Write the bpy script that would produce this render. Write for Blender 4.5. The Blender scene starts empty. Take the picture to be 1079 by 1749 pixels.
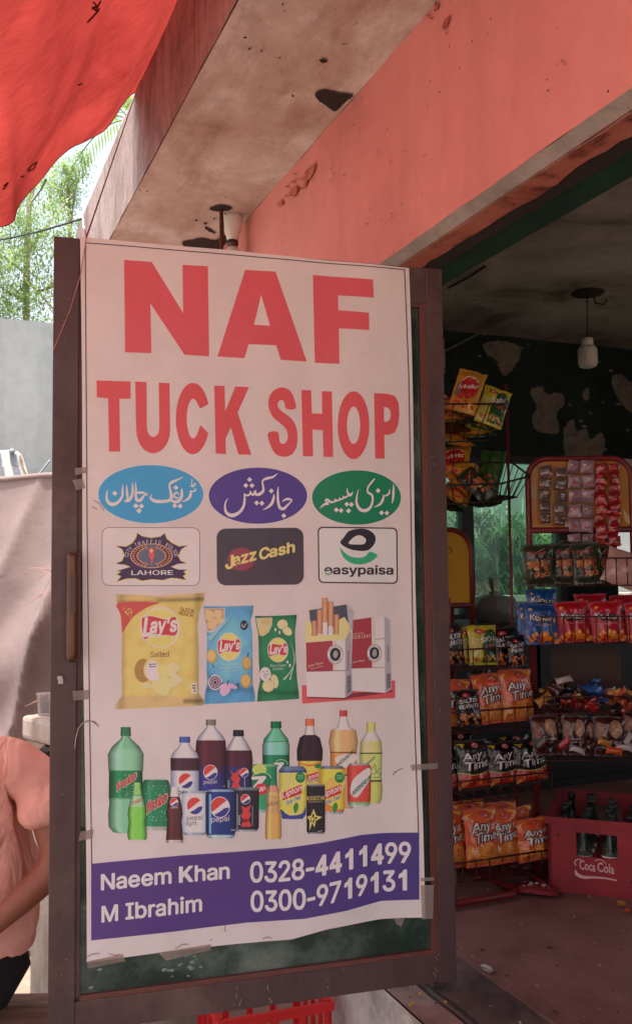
import bpy, bmesh, math, random
from mathutils import Vector, Matrix, noise
from mathutils.geometry import tessellate_polygon
random.seed(7)
S = bpy.context.scene
COL = S.collection
# ------------------------------------------------------------------ camera
FPX = 1590.44
CP = Vector((2.2993, -1.3608, 1.118))
RX = Vector((0.3836675, 0.92340037, -0.01144606)).normalized()
UX = Vector((0.0673817, -0.01563083, 0.99760482)).normalized()
FX = Vector((-0.92100975, 0.3835198, 0.06821733)).normalized()
cam = bpy.data.cameras.new('camera'); camo = bpy.data.objects.new('camera', cam); COL.objects.link(camo)
cam.sensor_fit = 'VERTICAL'; cam.sensor_height = 24.0; cam.lens = FPX / 1749 * 24.0
cam.clip_start = .05; cam.clip_end = 400
camo.matrix_world = Matrix(((RX.x, UX.x, -FX.x, CP.x), (RX.y, UX.y, -FX.y, CP.y), (RX.z, UX.z, -FX.z, CP.z), (0, 0, 0, 1)))
S.camera = camo
# ------------------------------------------------------------------ light
SUN_EL, SUN_AZ = math.radians(74), math.radians(-36)     # azimuth of the direction TOWARDS the sun, from +x counter-clockwise
w = bpy.data.worlds.new("World"); S.world = w; w.use_nodes = True
nt = w.node_tree; nt.nodes.clear()
sky = nt.nodes.new('ShaderNodeTexSky'); sky.sky_type = 'NISHITA'; sky.sun_disc = False
sky.sun_elevation = SUN_EL; sky.sun_rotation = math.pi / 2 - SUN_AZ
sky.air_density = 1.0; sky.dust_density = 7.0; sky.ozone_density = .6
bg = nt.nodes.new('ShaderNodeBackground'); bg.inputs[1].default_value = 0.15
wo = nt.nodes.new('ShaderNodeOutputWorld')
veil = nt.nodes.new('ShaderNodeMix'); veil.data_type = 'RGBA'; veil.inputs[0].default_value = .45; veil.inputs[7].default_value = (3.1, 3.12, 3.15, 1)   # even white haze over the whole sky
nt.links.new(sky.outputs[0], veil.inputs[6]); nt.links.new(veil.outputs[2], bg.inputs[0]); nt.links.new(bg.outputs[0], wo.inputs[0])
sun = bpy.data.lights.new('sun', 'SUN'); sun.energy = 2.0; sun.angle = math.radians(.55); sun.color = (1, .95, .87)
suno = bpy.data.objects.new('sun', sun); COL.objects.link(suno)
sd = Vector((math.cos(SUN_AZ) * math.cos(SUN_EL), math.sin(SUN_AZ) * math.cos(SUN_EL), math.sin(SUN_EL)))
suno.rotation_euler = sd.to_track_quat('Z', 'Y').to_euler()
vs = S.view_settings
vs.view_transform = 'Standard'; vs.look = 'None'; vs.gamma = 1; vs.use_curve_mapping = False; vs.exposure = 1.74

# ------------------------------------------------------------------ helpers
def lin(c):
    return tuple(((v / 255) / 12.92 if v / 255 <= .04045 else ((v / 255 + .055) / 1.055) ** 2.4) for v in c)
def L4(c): return lin(c) + (1,)
def ray(x, y): return FX + RX * ((x - 539.5) / FPX) - UX * ((y - 874.5) / FPX)
def hit(x, y, n, d):
    r = ray(x, y); n = Vector(n); return CP + r * ((d - n.dot(CP)) / n.dot(r))
def hx(x, y, d): return hit(x, y, (1, 0, 0), d)
def hy(x, y, d): return hit(x, y, (0, 1, 0), d)
def hz(x, y, d): return hit(x, y, (0, 0, 1), d)
def atdepth(x, y, d): return CP + ray(x, y) * d
def lerp(a, b, t): return a + (b - a) * t
def plerp(pts, t):
    """polyline lookup: pts [(t, value...)]"""
    if t <= pts[0][0]: return pts[0][1:]
    for a, b in zip(pts, pts[1:]):
        if t <= b[0]:
            k = (t - a[0]) / (b[0] - a[0]); return tuple(lerp(p, q, k) for p, q in zip(a[1:], b[1:]))
    return pts[-1][1:]
def nz(x, y, z=0.0): return noise.noise(Vector((x, y, z)))

class N:
    """tiny node helper"""
    def __init__(s, name, rough=.6, metal=0.0, spec=.5):
        s.m = bpy.data.materials.new(name); s.m.use_nodes = True
        s.t = s.m.node_tree; s.b = s.t.nodes['Principled BSDF']; s.out = s.t.nodes['Material Output']
        s.b.inputs['Roughness'].default_value = rough; s.b.inputs['Metallic'].default_value = metal
        s.b.inputs['Specular IOR Level'].default_value = spec
        s.co = None
    def n(s, ty, **k):
        x = s.t.nodes.new(ty)
        for a, v in k.items():
            if a.startswith('_'): x.inputs[a[1:].replace('_', ' ')].default_value = v
            else: setattr(x, a, v)
        return x
    def l(s, a, b): s.t.links.new(a, b)
    def coord(s, scale=(1, 1, 1), obj=True):
        c = s.n('ShaderNodeTexCoord'); m = s.n('ShaderNodeMapping'); m.inputs['Scale'].default_value = scale
        s.l(c.outputs['Object'] if obj else c.outputs['Generated'], m.inputs[0]); return m.outputs[0]
    def noise(s, scale, detail=6, rough=.6, st=(1, 1, 1), dist=0.0):
        x = s.n('ShaderNodeTexNoise'); x.inputs['Scale'].default_value = scale; x.inputs['Detail'].default_value = detail
        x.inputs['Roughness'].default_value = rough; x.inputs['Distortion'].default_value = dist
        s.l(s.coord(st), x.inputs['Vector']); return x.outputs['Fac']
    def ramp(s, fac, stops):
        r = s.n('ShaderNodeValToRGB'); e = r.color_ramp.elements
        while len(e) < len(stops): e.new(.5)
        for q, (p, c) in zip(e, stops): q.position = p; q.color = c if len(c) == 4 else tuple(c) + (1,)
        s.l(fac, r.inputs[0]); return r.outputs[0]
    def mix(s, fac, a, b, mode='MIX'):
        x = s.n('ShaderNodeMix', data_type='RGBA', blend_type=mode)
        for sock, v in ((x.inputs[0], fac), (x.inputs[6], a), (x.inputs[7], b)):
            if isinstance(v, (int, float)): sock.default_value = v
            elif isinstance(v, tuple): sock.default_value = v if len(v) == 4 else v + (1,)
            else: s.l(v, sock)
        return x.outputs[2]
    def bump(s, h, st=.3, dist=.01):
        b = s.n('ShaderNodeBump'); b.inputs['Strength'].default_value = st; b.inputs['Distance'].default_value = dist
        s.l(h, b.inputs['Height']); s.l(b.outputs[0], s.b.inputs['Normal']); return b
    def base(s, c):
        if isinstance(c, tuple): s.b.inputs['Base Color'].default_value = c if len(c) == 4 else c + (1,)
        else: s.l(c, s.b.inputs['Base Color'])

def simple(name, rgb, rough=.6, metal=0.0, var=.25, scale=18, bump=.15, bd=.004, spec=.5):
    k = N(name, rough, metal, spec); c = lin(rgb)
    f = k.noise(scale, 7, .65)
    k.base(k.ramp(f, [(.3, tuple(v * (1 - var) for v in c)), (.7, tuple(min(1, v * (1 + var)) for v in c))]))
    if bump: k.bump(k.noise(scale * 4, 5), bump, bd)
    return k.m

def wall_mat(name, main, stops, rough=.9, scale=2.2, streak=None, bump=.35, spots=None, mul=.35, stain=None):
    """plaster: two noise scales between given colours, optional streaks and dark specks"""
    k = N(name, rough, 0, .25)
    c = k.ramp(k.noise(scale, 9, .62, dist=.4), [(p, lin(q)) for p, q in stops])
    f2 = k.noise(scale * 9, 6, .7)
    c = k.mix(k.ramp(f2, [(.35, (0, 0, 0)), (.75, (1, 1, 1))]), c, lin(main), 'MIX') if False else c
    c = k.mix(mul, c, k.ramp(f2, [(.3, (.55, .55, .55)), (.7, (1.0, 1.0, 1.0))]), 'MULTIPLY')
    if streak:
        st, col, amt = streak
        f = k.ramp(k.noise(1.0, 8, .7, st=st), [(.48, (0, 0, 0)), (.66, (amt, amt, amt))])
        c = k.mix(f, c, lin(col))
    if stain:
        (ctr, rad, col, amt), so_ = stain, k.n('ShaderNodeTexCoord')
        d = k.n('ShaderNodeVectorMath', operation='DISTANCE'); k.l(so_.outputs['Object'], d.inputs[0]); d.inputs[1].default_value = ctr
        a = k.n('ShaderNodeMath', operation='DIVIDE'); k.l(d.outputs['Value'], a.inputs[0]); a.inputs[1].default_value = rad
        b = k.n('ShaderNodeMath', operation='ADD'); k.l(a.outputs[0], b.inputs[0])
        n_ = k.ramp(k.noise(7, 8, .65), [(.2, (0, 0, 0)), (.8, (1, 1, 1))]); k.l(n_, b.inputs[1])
        c = k.mix(k.ramp(b.outputs[0], [(.95, (amt,) * 3), (1.12, (0, 0, 0))]), c, lin(col))
    if spots:
        sc, col, th = spots
        v = k.n('ShaderNodeTexVoronoi'); v.inputs['Scale'].default_value = sc; v.inputs['Randomness'].default_value = 1
        k.l(k.coord(), v.inputs['Vector'])
        a = k.ramp(v.outputs['Distance'], [(th * .6, (1, 1, 1)), (th, (0, 0, 0))])
        b = k.ramp(k.noise(3.3, 3, .6), [(.55, (0, 0, 0)), (.62, (1, 1, 1))])
        c = k.mix(k.mix(1.0, a, b, 'MULTIPLY'), c, lin(col))
    k.base(c)
    k.bump(k.noise(scale * 14, 8, .7), bump, .006)
    return k.m

def vcol_mat(name, rough=.5, spec=.5, bump=0, coat=0, mottling=.12, bscale=26, bdist=.01):
    k = N(name, rough, 0, spec)
    a = k.n('ShaderNodeAttribute', attribute_name='Col')
    f = k.noise(60, 4)
    c = k.mix(mottling, a.outputs['Color'], k.ramp(f, [(.3, (.6, .6, .6)), (.7, (1, 1, 1))]), 'MULTIPLY')
    k.base(c)
    if coat: k.b.inputs['Coat Weight'].default_value = coat; k.b.inputs['Coat Roughness'].default_value = .15
    if bump: k.bump(k.noise(bscale, 4, .55), bump, bdist)
    return k.m

# ---- objects
def setp(o, label=None, cat=None, group=None, kind=None):
    if label: o['label'] = label
    if cat: o['category'] = cat
    if group: o['group'] = group
    if kind: o['kind'] = kind
    return o
def empty(name, loc=(0, 0, 0), rz=0, label=None, cat=None, group=None):
    o = bpy.data.objects.new(name, None); COL.objects.link(o); o.location = loc; o.rotation_euler = (0, 0, rz)
    o.empty_display_size = .1
    return setp(o, label, cat, group)
def put(name, me, parent=None, loc=(0, 0, 0), rot=(0, 0, 0), sc=(1, 1, 1)):
    o = bpy.data.objects.new(name, me); COL.objects.link(o); o.parent = parent
    o.location = loc; o.rotation_euler = rot; o.scale = sc; return o

class MB:
    """mesh builder in world (or local) coordinates with per-face colour"""
    def __init__(s): s.v = []; s.f = []; s.c = []; s.smooth = []
    def face(s, pts, col=None, smooth=False):
        i = len(s.v); s.v += [tuple(p) for p in pts]; s.f.append(tuple(range(i, i + len(pts)))); s.c.append(col); s.smooth.append(smooth)
    def box(s, a, b, col=None, M=None):
        x0, y0, z0 = a; x1, y1, z1 = b
        P = [Vector(q) for q in ((x0, y0, z0), (x1, y0, z0), (x1, y1, z0), (x0, y1, z0), (x0, y0, z1), (x1, y0, z1), (x1, y1, z1), (x0, y1, z1))]
        if M: P = [M @ p for p in P]
        i = len(s.v); s.v += [tuple(p) for p in P]
        for q in ((0, 3, 2, 1), (4, 5, 6, 7), (0, 1, 5, 4), (1, 2, 6, 5), (2, 3, 7, 6), (3, 0, 4, 7)):
            s.f.append(tuple(i + k for k in q)); s.c.append(col); s.smooth.append(False)
    def grid(s, fn, nu, nv, col=None, smooth=True, closed_u=False):
        """fn(u,v)->point; col may be fn(u,v)->lin rgb"""
        i = len(s.v); 
        for b in range(nv + 1):
            for a in range(nu + 1): s.v.append(tuple(fn(a / nu, b / nv)))
        for b in range(nv):
            for a in range(nu):
                q = i + b * (nu + 1) + a
                s.f.append((q, q + 1, q + nu + 2, q + nu + 1)); s.smooth.append(smooth)
                if callable(col): s.c.append([col(a / nu, b / nv), col((a + 1) / nu, b / nv), col((a + 1) / nu, (b + 1) / nv), col(a / nu, (b + 1) / nv)])
                else: s.c.append(col)
    def tube(s, pts, r, n=6, col=None, cap=True, closed=False):
        pts = [Vector(p) for p in pts]; m = len(pts)
        rr = r if isinstance(r, (list, tuple)) else [r] * m
        i0 = len(s.v); up = Vector((0, 0, 1)); prev = None
        for k, p in enumerate(pts):
            a = pts[(k - 1) % m] if (k > 0 or closed) else pts[0]; b = pts[(k + 1) % m] if (k < m - 1 or closed) else pts[-1]
            t = (b - a); t = t.normalized() if t.length > 1e-9 else Vector((0, 0, 1))
            if prev is None:
                u = t.cross(up if abs(t.z) < .9 else Vector((1, 0, 0))).normalized()
            else: u = (prev - t * prev.dot(t)).normalized()
            prev = u; w_ = t.cross(u)
            for j in range(n):
                an = 2 * math.pi * j / n
                s.v.append(tuple(p + (u * math.cos(an) + w_ * math.sin(an)) * rr[k]))
        for k in range(m if closed else m - 1):
            k2 = (k + 1) % m
            for j in range(n):
                s.f.append((i0 + k * n + j, i0 + k * n + (j + 1) % n, i0 + k2 * n + (j + 1) % n, i0 + k2 * n + j)); s.c.append(col); s.smooth.append(True)
        if cap and not closed:
            s.f.append(tuple(i0 + j for j in range(n))[::-1]); s.c.append(col); s.smooth.append(False)
            s.f.append(tuple(i0 + (m - 1) * n + j for j in range(n))); s.c.append(col); s.smooth.append(False)
    def lathe(s, prof, n=20, M=None, col=None):
        """prof [(r,z)] about z"""
        i0 = len(s.v)
        for r, z in prof:
            for j in range(n):
                an = 2 * math.pi * j / n; p = Vector((r * math.cos(an), r * math.sin(an), z))
                s.v.append(tuple(M @ p if M else p))
        for k in range(len(prof) - 1):
            for j in range(n):
                s.f.append((i0 + k * n + j, i0 + k * n + (j + 1) % n, i0 + (k + 1) * n + (j + 1) % n, i0 + (k + 1) * n + j))
                s.c.append(col(prof[k][1]) if callable(col) else col); s.smooth.append(True)
        s.f.append(tuple(i0 + j for j in range(n))[::-1]); s.c.append(col(prof[0][1]) if callable(col) else col); s.smooth.append(False)
        q = i0 + (len(prof) - 1) * n
        s.f.append(tuple(q + j for j in range(n))); s.c.append(col(prof[-1][1]) if callable(col) else col); s.smooth.append(False)
    def mesh(s, name, mat=None, merge=False, bevel=0):
        me = bpy.data.meshes.new(name); me.from_pydata(s.v, [], s.f); me.update()
        me.polygons.foreach_set('use_smooth', s.smooth)
        if any(c is not None for c in s.c):
            at = me.color_attributes.new('Col', 'FLOAT_COLOR', 'CORNER'); d = []
            for f, c in zip(s.f, s.c):
                if c is None: c = (.5, .5, .5)
                if isinstance(c, list):
                    for q in c: d += [q[0], q[1], q[2], 1]
                else: d += [c[0], c[1], c[2], 1] * len(f)
            at.data.foreach_set('color', d)
        if merge or bevel:
            bm = bmesh.new(); bm.from_mesh(me)
            bmesh.ops.remove_doubles(bm, verts=bm.verts, dist=1e-5)
            if bevel: bmesh.ops.bevel(bm, geom=[e for e in bm.edges if len(e.link_faces) == 2 and e.calc_face_angle(0) > .6], offset=bevel, segments=2, affect='EDGES', profile=.6)
            bm.to_mesh(me); bm.free()
        if mat: me.materials.append(mat)
        return me
    def build(s, name, mat, parent=None, **k):
        loc = k.pop('loc', (0, 0, 0)); rot = k.pop('rot', (0, 0, 0))
        return put(name, s.mesh(name, mat, **k), parent, loc, rot)
def boxo(name, a, b, mat, parent=None, bevel=0, **k):
    m = MB(); m.box(a, b); return m.build(name, mat, parent, bevel=bevel, **k)

# ---- lettering
_fonts = {}
def font(which):
    if which in _fonts: return _fonts[which]
    f = None
    if which == 'inter':
        try: f = bpy.data.fonts.load(bpy.utils.system_resource('DATAFILES') + '/fonts/Inter.woff2')
        except Exception: f = None
    _fonts[which] = f; return f
_txt = {}
def textgeo(body, off=0.0, which='inter', res=3):
    """-> (list of triangles of 2D points with cap height 1, width)"""
    key = (body, off, which)
    if key in _txt: return _txt[key]
    c = bpy.data.curves.new('t', 'FONT'); c.body = body; c.offset = off; c.resolution_u = res
    if font(which): c.font = font(which)
    o = bpy.data.objects.new('t', c); COL.objects.link(o)
    dg = bpy.context.evaluated_depsgraph_get(); me = bpy.data.meshes.new_from_object(o.evaluated_get(dg))
    me.calc_loop_triangles()
    v = [tuple(p.co[:2]) for p in me.vertices]; tr = [[v[i] for i in t.vertices] for t in me.loop_triangles]
    bpy.data.objects.remove(o); bpy.data.curves.remove(c); bpy.data.meshes.remove(me)
    if key[0] != 'H':
        hh = capheight(which); base = 0
    else: hh = 1
    xs = [p[0] for t in tr for p in t]
    x0, x1 = (min(xs), max(xs)) if xs else (0, 1)
    out = ([[((p[0] - x0) / hh, p[1] / hh) for p in t] for t in tr], (x1 - x0) / hh)
    _txt[key] = out; return out
OV = {'1': ([(.24, 0), (.42, 0), (.42, 1), (.28, 1), (.19, .86), (0, .76), (0, .62), (.24, .72)], [], .46, .12),
      '4': ([(.40, 0), (.57, 0), (.57, .23), (.69, .23), (.69, .37), (.57, .37), (.57, 1), (.41, 1), (0, .38), (0, .23), (.40, .23)], [(.40, .37), (.40, .72), (.17, .37)], .69, .0),
      'K': ([(0, 0), (.17, 0), (.17, .30), (.31, .45), (.62, 0), (.83, 0), (.44, .59), (.81, 1), (.60, 1), (.17, .53), (.17, 1), (0, 1)], [], .83, .0)}
_lay = {}
def layout(body, which='inter'):
    if which != 'inter' or not font('inter') or not any(ch in OV for ch in body): return textgeo(body, 0, which)
    if body in _lay: return _lay[body]
    x = 0; out = []
    for ch in body:
        if ch == ' ': x += .38; continue
        if ch in OV:
            o, h, wd, sb = OV[ch]; lp = [[Vector((a, b, 0)) for a, b in q] for q in ([o] + ([h] if h else []))]; fl = [q for l in lp for q in l]
            tr = [[(fl[i].x, fl[i].y) for i in t] for t in tessellate_polygon(lp)]; x += sb
        else: tr, wd = textgeo(ch, 0, which); sb = 0
        out += [[(q[0] + x, q[1]) for q in t] for t in tr]; x += wd + .15 + sb
    _lay[body] = (out, x - .15); return _lay[body]
_cap = {}
def capheight(which):
    if which not in _cap:
        c = textgeo('H', 0, which); _cap[which] = max(p[1] for t in c[0] for p in t)
    return _cap[which]

def boldset(b):
    if b < .012: return [(0, 0)]
    n = 6 if b < .05 else 10; b *= 1.35
    return [(b * math.cos(i * 6.2832 / n), b * math.sin(i * 6.2832 / n)) for i in range(n)] + ([(0, 0)] if b > .05 else [])

class Canvas:
    """flat print: coloured polygons stacked in hair-thin layers on a surface"""
    def __init__(s, base=.0004, step=.00003, maxlen=16, cfn=lin): s.t = []; s.k = 0; s.base = base; s.step = step; s.ml = maxlen; s.cf = cfn
    def _tri(s, p, col, depth=0):
        e = [(p[0][0] - p[1][0]) ** 2 + (p[0][1] - p[1][1]) ** 2, (p[1][0] - p[2][0]) ** 2 + (p[1][1] - p[2][1]) ** 2, (p[2][0] - p[0][0]) ** 2 + (p[2][1] - p[0][1]) ** 2]
        m = max(e)
        if m > s.ml ** 2 and depth < 12:
            i = e.index(m); a, b, c = p[i], p[(i + 1) % 3], p[(i + 2) % 3]; h = ((a[0] + b[0]) / 2, (a[1] + b[1]) / 2)
            s._tri((a, h, c), col, depth + 1); s._tri((h, b, c), col, depth + 1); return
        cs = [s.cf(col(*q)) if callable(col) else None for q in p]
        s.t.append((p, cs if callable(col) else s._cc(col, p), s.k))
    def _cc(s, col, p):
        return [s.cf(col)] * 3
    def poly(s, pts, col, holes=()):
        s.k += 1
        loops = [[Vector((q[0], q[1], 0)) for q in lp] for lp in [pts] + list(holes)]
        flat = [q for lp in loops for q in lp]
        for t in tessellate_polygon(loops): s._tri(tuple((flat[i].x, flat[i].y) for i in t), col)
    def smooth(s, pts, col, n=5, holes=()):
        s.poly(spline(pts, n), col, [spline(h, n) for h in holes])
    def ell(s, cx, cy, rx, ry, col, n=28, a0=0, a1=360, rot=0):
        P = []
        cr, sr = math.cos(math.radians(rot)), math.sin(math.radians(rot))
        for i in range(n + (0 if a1 - a0 == 360 else 1)):
            a = math.radians(a0 + (a1 - a0) * i / n); x, y = rx * math.cos(a), ry * math.sin(a)
            P.append((cx + x * cr - y * sr, cy + x * sr + y * cr))
        s.poly(P, col)
    def line(s, pts, wd, col, closed=False):
        s.k += 1; m = len(pts)
        for i in range(m if closed else m - 1):
            a, b = pts[i], pts[(i + 1) % m]; dx, dy = b[0] - a[0], b[1] - a[1]; L = math.hypot(dx, dy) or 1
            wa = wd[i] if isinstance(wd, list) else wd; wb = wd[(i + 1) % m] if isinstance(wd, list) else wd
            nx, ny = -dy / L / 2, dx / L / 2; ex, ey = dx / L * min(wa, wb) * .25, dy / L * min(wa, wb) * .25
            q = [(a[0] - ex + nx * wa, a[1] - ey + ny * wa), (a[0] - ex - nx * wa, a[1] - ey - ny * wa), (b[0] + ex - nx * wb, b[1] + ey - ny * wb), (b[0] + ex + nx * wb, b[1] + ey + ny * wb)]
            s._tri((q[0], q[1], q[2]), col); s._tri((q[0], q[2], q[3]), col)
    def stroke(s, pts, col, n=6):
        """pts (x,y,w): smooth pen stroke"""
        P = spline3(pts, n); s.k += 1
        Lf, Rt = [], []
        for i, p in enumerate(P):
            a = P[max(0, i - 1)]; b = P[min(len(P) - 1, i + 1)]; dx, dy = b[0] - a[0], b[1] - a[1]; L = math.hypot(dx, dy) or 1
            Lf.append((p[0] - dy / L * p[2] / 2, p[1] + dx / L * p[2] / 2)); Rt.append((p[0] + dy / L * p[2] / 2, p[1] - dx / L * p[2] / 2))
        for i in range(len(P) - 1):
            s._tri((Lf[i], Rt[i], Rt[i + 1]), col); s._tri((Lf[i], Rt[i + 1], Lf[i + 1]), col)
    def prof(s, cx, prof, colfn, n=10, rows=2):
        """vertical body: prof [(y, halfwidth)]; colfn(s in -1..1, y)"""
        s.k += 1
        P = []
        for (ya, ha), (yb, hb) in zip(prof, prof[1:]):
            for r in range(rows): P.append((lerp(ya, yb, r / rows), lerp(ha, hb, r / rows)))
        P.append(prof[-1])
        for (ya, ha), (yb, hb) in zip(P, P[1:]):
            for i in range(n):
                a, b = -1 + 2 * i / n, -1 + 2 * (i + 1) / n
                q = [(cx + a * ha, ya), (cx + b * ha, ya), (cx + b * hb, yb), (cx + a * hb, yb)]
                cc = [s.cf(colfn(a, ya)), s.cf(colfn(b, ya)), s.cf(colfn(b, yb)), s.cf(colfn(a, yb))]
                s.t.append(((q[0], q[1], q[2]), cc[:3], s.k)); s.t.append(((q[0], q[2], q[3]), [cc[0], cc[2], cc[3]], s.k))
    def text(s, body, base, h, col, bold=.02, which='inter', shear=0.0, down=True, sub=0, span=None):
        """base: list of (x,y) baseline points; the text fills it end to end (or span of it)"""
        tr, wd = layout(body, which); s.k += 1
        L = [0]
        for a, b in zip(base, base[1:]): L.append(L[-1] + math.hypot(b[0] - a[0], b[1] - a[1]))
        def mp(u, v):
            d = u / wd * L[-1]
            for i in range(len(base) - 1):
                if d <= L[i + 1] or i == len(base) - 2:
                    k = (d - L[i]) / ((L[i + 1] - L[i]) or 1); a, b = base[i], base[i + 1]; break
            dx, dy = (b[0] - a[0]), (b[1] - a[1]); ll = math.hypot(dx, dy) or 1
            x, y = a[0] + dx * k, a[1] + dy * k
            hh = h(u / wd) if callable(h) else h
            sg = -1 if down else 1
            # letters stay upright, sheared along the baseline
            return (x + shear * v * hh, y + sg * v * hh)
        for du, dv in boldset(bold):
            s.k += .4
            for t in tr: s._tri(tuple(mp(p[0] + du, p[1] + dv) for p in t), col)
    def textrot(s, body, cx, cy, wpx, h, ang, col, bold=.02, which='inter', down=True):
        """straight text centred at cx,cy, rotated by ang degrees (clockwise on the photo)"""
        tr, wd = layout(body, which); s.k += 1
        c, sn = math.cos(math.radians(ang)), math.sin(math.radians(ang)); sg = -1 if down else 1
        for t in tr:
            P = []
            for u, v in t:
                x = (u / wd - .5) * wpx; y = sg * (v - .5) * h
                P.append((cx + x * c - y * sn, cy + x * sn + y * c))
            s._tri(tuple(P), col)
    def emit(s, mb, mp):
        for p, c, k in s.t:
            off = s.base + k * s.step
            mb.face([mp(q[0], q[1], off) for q in p], list(c))
    def build(s, name, mp, mat, parent=None):
        mb = MB(); s.emit(mb, mp); return mb.build(name, mat, parent)

def spline(pts, n=5):
    out = []; m = len(pts)
    for i in range(m):
        p0, p1, p2, p3 = pts[i - 1], pts[i], pts[(i + 1) % m], pts[(i + 2) % m]
        for j in range(n):
            t = j / n
            out.append(tuple(.5 * (2 * p1[k] + (p2[k] - p0[k]) * t + (2 * p0[k] - 5 * p1[k] + 4 * p2[k] - p3[k]) * t * t + (3 * p1[k] - p0[k] - 3 * p2[k] + p3[k]) * t ** 3) for k in range(2)))
    return out
def spline3(pts, n=6, dim=None):
    out = []; m = len(pts); dim = dim or len(pts[0])
    for i in range(m - 1):
        p0, p1, p2, p3 = pts[max(0, i - 1)], pts[i], pts[i + 1], pts[min(m - 1, i + 2)]
        for j in range(n):
            t = j / n
            out.append(tuple(.5 * (2 * p1[k] + (p2[k] - p0[k]) * t + (2 * p0[k] - 5 * p1[k] + 4 * p2[k] - p3[k]) * t * t + (3 * p1[k] - p0[k] - 3 * p2[k] + p3[k]) * t ** 3) for k in range(dim)))
    out.append(tuple(pts[-1])); return out
def rrect(x0, y0, x1, y1, r, n=5):
    P = []
    for cx, cy, a in ((x1 - r, y1 - r, 0), (x0 + r, y1 - r, 90), (x0 + r, y0 + r, 180), (x1 - r, y0 + r, 270)):
        for i in range(n + 1):
            t = math.radians(a + 90 * i / n); P.append((cx + r * math.cos(t), cy + r * math.sin(t)))
    return P
def Z(ox, oy, s): return lambda pts: [(ox + p[0] / s, oy + p[1] / s) + tuple(q / s for q in p[2:]) for p in pts]
# ================================================================== materials
M_ground = simple('ground_dust', (152, 136, 122), .95, var=.3, scale=6, bump=.4)
M_pink = wall_mat('salmon_paint', (214, 124, 104), [(.25, (206, 130, 124)), (.5, (218, 142, 136)), (.75, (226, 152, 145))], scale=1.3,
                  streak=((3.0, 3.0, .9), (176, 120, 104), .35), spots=(26, (60, 34, 30), .12), bump=.3, mul=.14)
SC = hz(437, 268, 2.80) + Vector((0, -.15, .45)); SP = Vector(SC)
M_soffit = wall_mat('stained_soffit', (170, 140, 124), [(.27, (158, 132, 118)), (.40, (192, 168, 156)), (.52, (204, 188, 178)), (.62, (222, 212, 206)), (.8, (204, 194, 188))], scale=2.6,
                    streak=((2.2, 7, 2), (150, 112, 90), .45), spots=(17, (70, 48, 40), .13), bump=.6, mul=.22, stain=((SC.x, SC.y, SC.z), .17, (120, 84, 60), .75))
M_fascia = wall_mat('rough_fascia', (150, 132, 122), [(.3, (136, 112, 106)), (.5, (172, 152, 146)), (.72, (190, 174, 168))], scale=3.2,
                    streak=((30, 30, 3.5), (88, 70, 66), .5), bump=.9)
M_bare = wall_mat('bare_plaster', (140, 124, 116), [(.3, (112, 98, 92)), (.6, (146, 130, 122))], scale=7, bump=.5)
M_greyedge = wall_mat('grey_cement_edge', (190, 176, 168), [(.3, (160, 146, 138)), (.6, (196, 184, 176))], scale=8, bump=.4)
M_chip = wall_mat('chipped_plaster', (180, 96, 78), [(.35, (120, 62, 50)), (.5, (196, 112, 92)), (.7, (206, 130, 110))], scale=9, bump=.8)
M_hole = simple('dark_cavity', (46, 34, 30), .95, scale=30, bump=.6)
M_greenb = wall_mat('green_paint', (34, 66, 54), [(.3, (26, 54, 44)), (.7, (40, 78, 62))], scale=5, bump=.3)
M_greenw = wall_mat('dark_green_wall', (24, 36, 34), [(.3, (34, 44, 43)), (.55, (48, 62, 59)), (.8, (60, 74, 70))], scale=2.5, bump=.3)
M_ceil = wall_mat('mouldy_ceiling', (120, 112, 104), [(.3, (110, 100, 92)), (.42, (168, 160, 152)), (.62, (204, 198, 190)), (.8, (180, 172, 164))], scale=1.7,
                  spots=(9, (46, 38, 36), .14), bump=.35)
M_peel = wall_mat('peeled_patch', (150, 140, 130), [(.3, (120, 110, 102)), (.7, (160, 150, 140))], scale=12, bump=.5)
M_inwall = wall_mat('interior_paint', (70, 84, 78), [(.3, (46, 60, 56)), (.7, (84, 96, 90))], scale=3)
M_lightwall = wall_mat('pale_bounce_paint', (190, 190, 176), [(.3, (170, 170, 158)), (.7, (196, 196, 184))], scale=3)  # unseen walls given a pale colour to bounce light into the shop
M_step = wall_mat('step_cement', (158, 128, 116), [(.3, (120, 100, 92)), (.5, (162, 138, 128)), (.75, (188, 166, 156))], scale=6, bump=.5, spots=(22, (86, 66, 60), .1))
M_riser = wall_mat('limewashed_riser', (200, 190, 182), [(.3, (150, 138, 130)), (.55, (198, 188, 182)), (.8, (212, 204, 198))], scale=8, bump=.6)
M_thresh = wall_mat('threshold_cement', (104, 92, 88), [(.35, (66, 60, 60)), (.5, (96, 84, 80)), (.75, (130, 112, 106))], scale=5, bump=.4)
M_floor = wall_mat('red_floor', (112, 66, 60), [(.28, (84, 60, 56)), (.45, (124, 92, 86)), (.6, (138, 104, 96)), (.78, (166, 136, 126))], scale=2.4, bump=.5, rough=.65, spots=(30, (60, 46, 44), .12))
M_bwall = wall_mat('limewash_wall', (190, 196, 200), [(.25, (116, 121, 121)), (.5, (144, 149, 150)), (.8, (158, 161, 162))], scale=1.2,
                   streak=((2.6, 2.6, .4), (120, 120, 114), .5), bump=.4)
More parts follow.
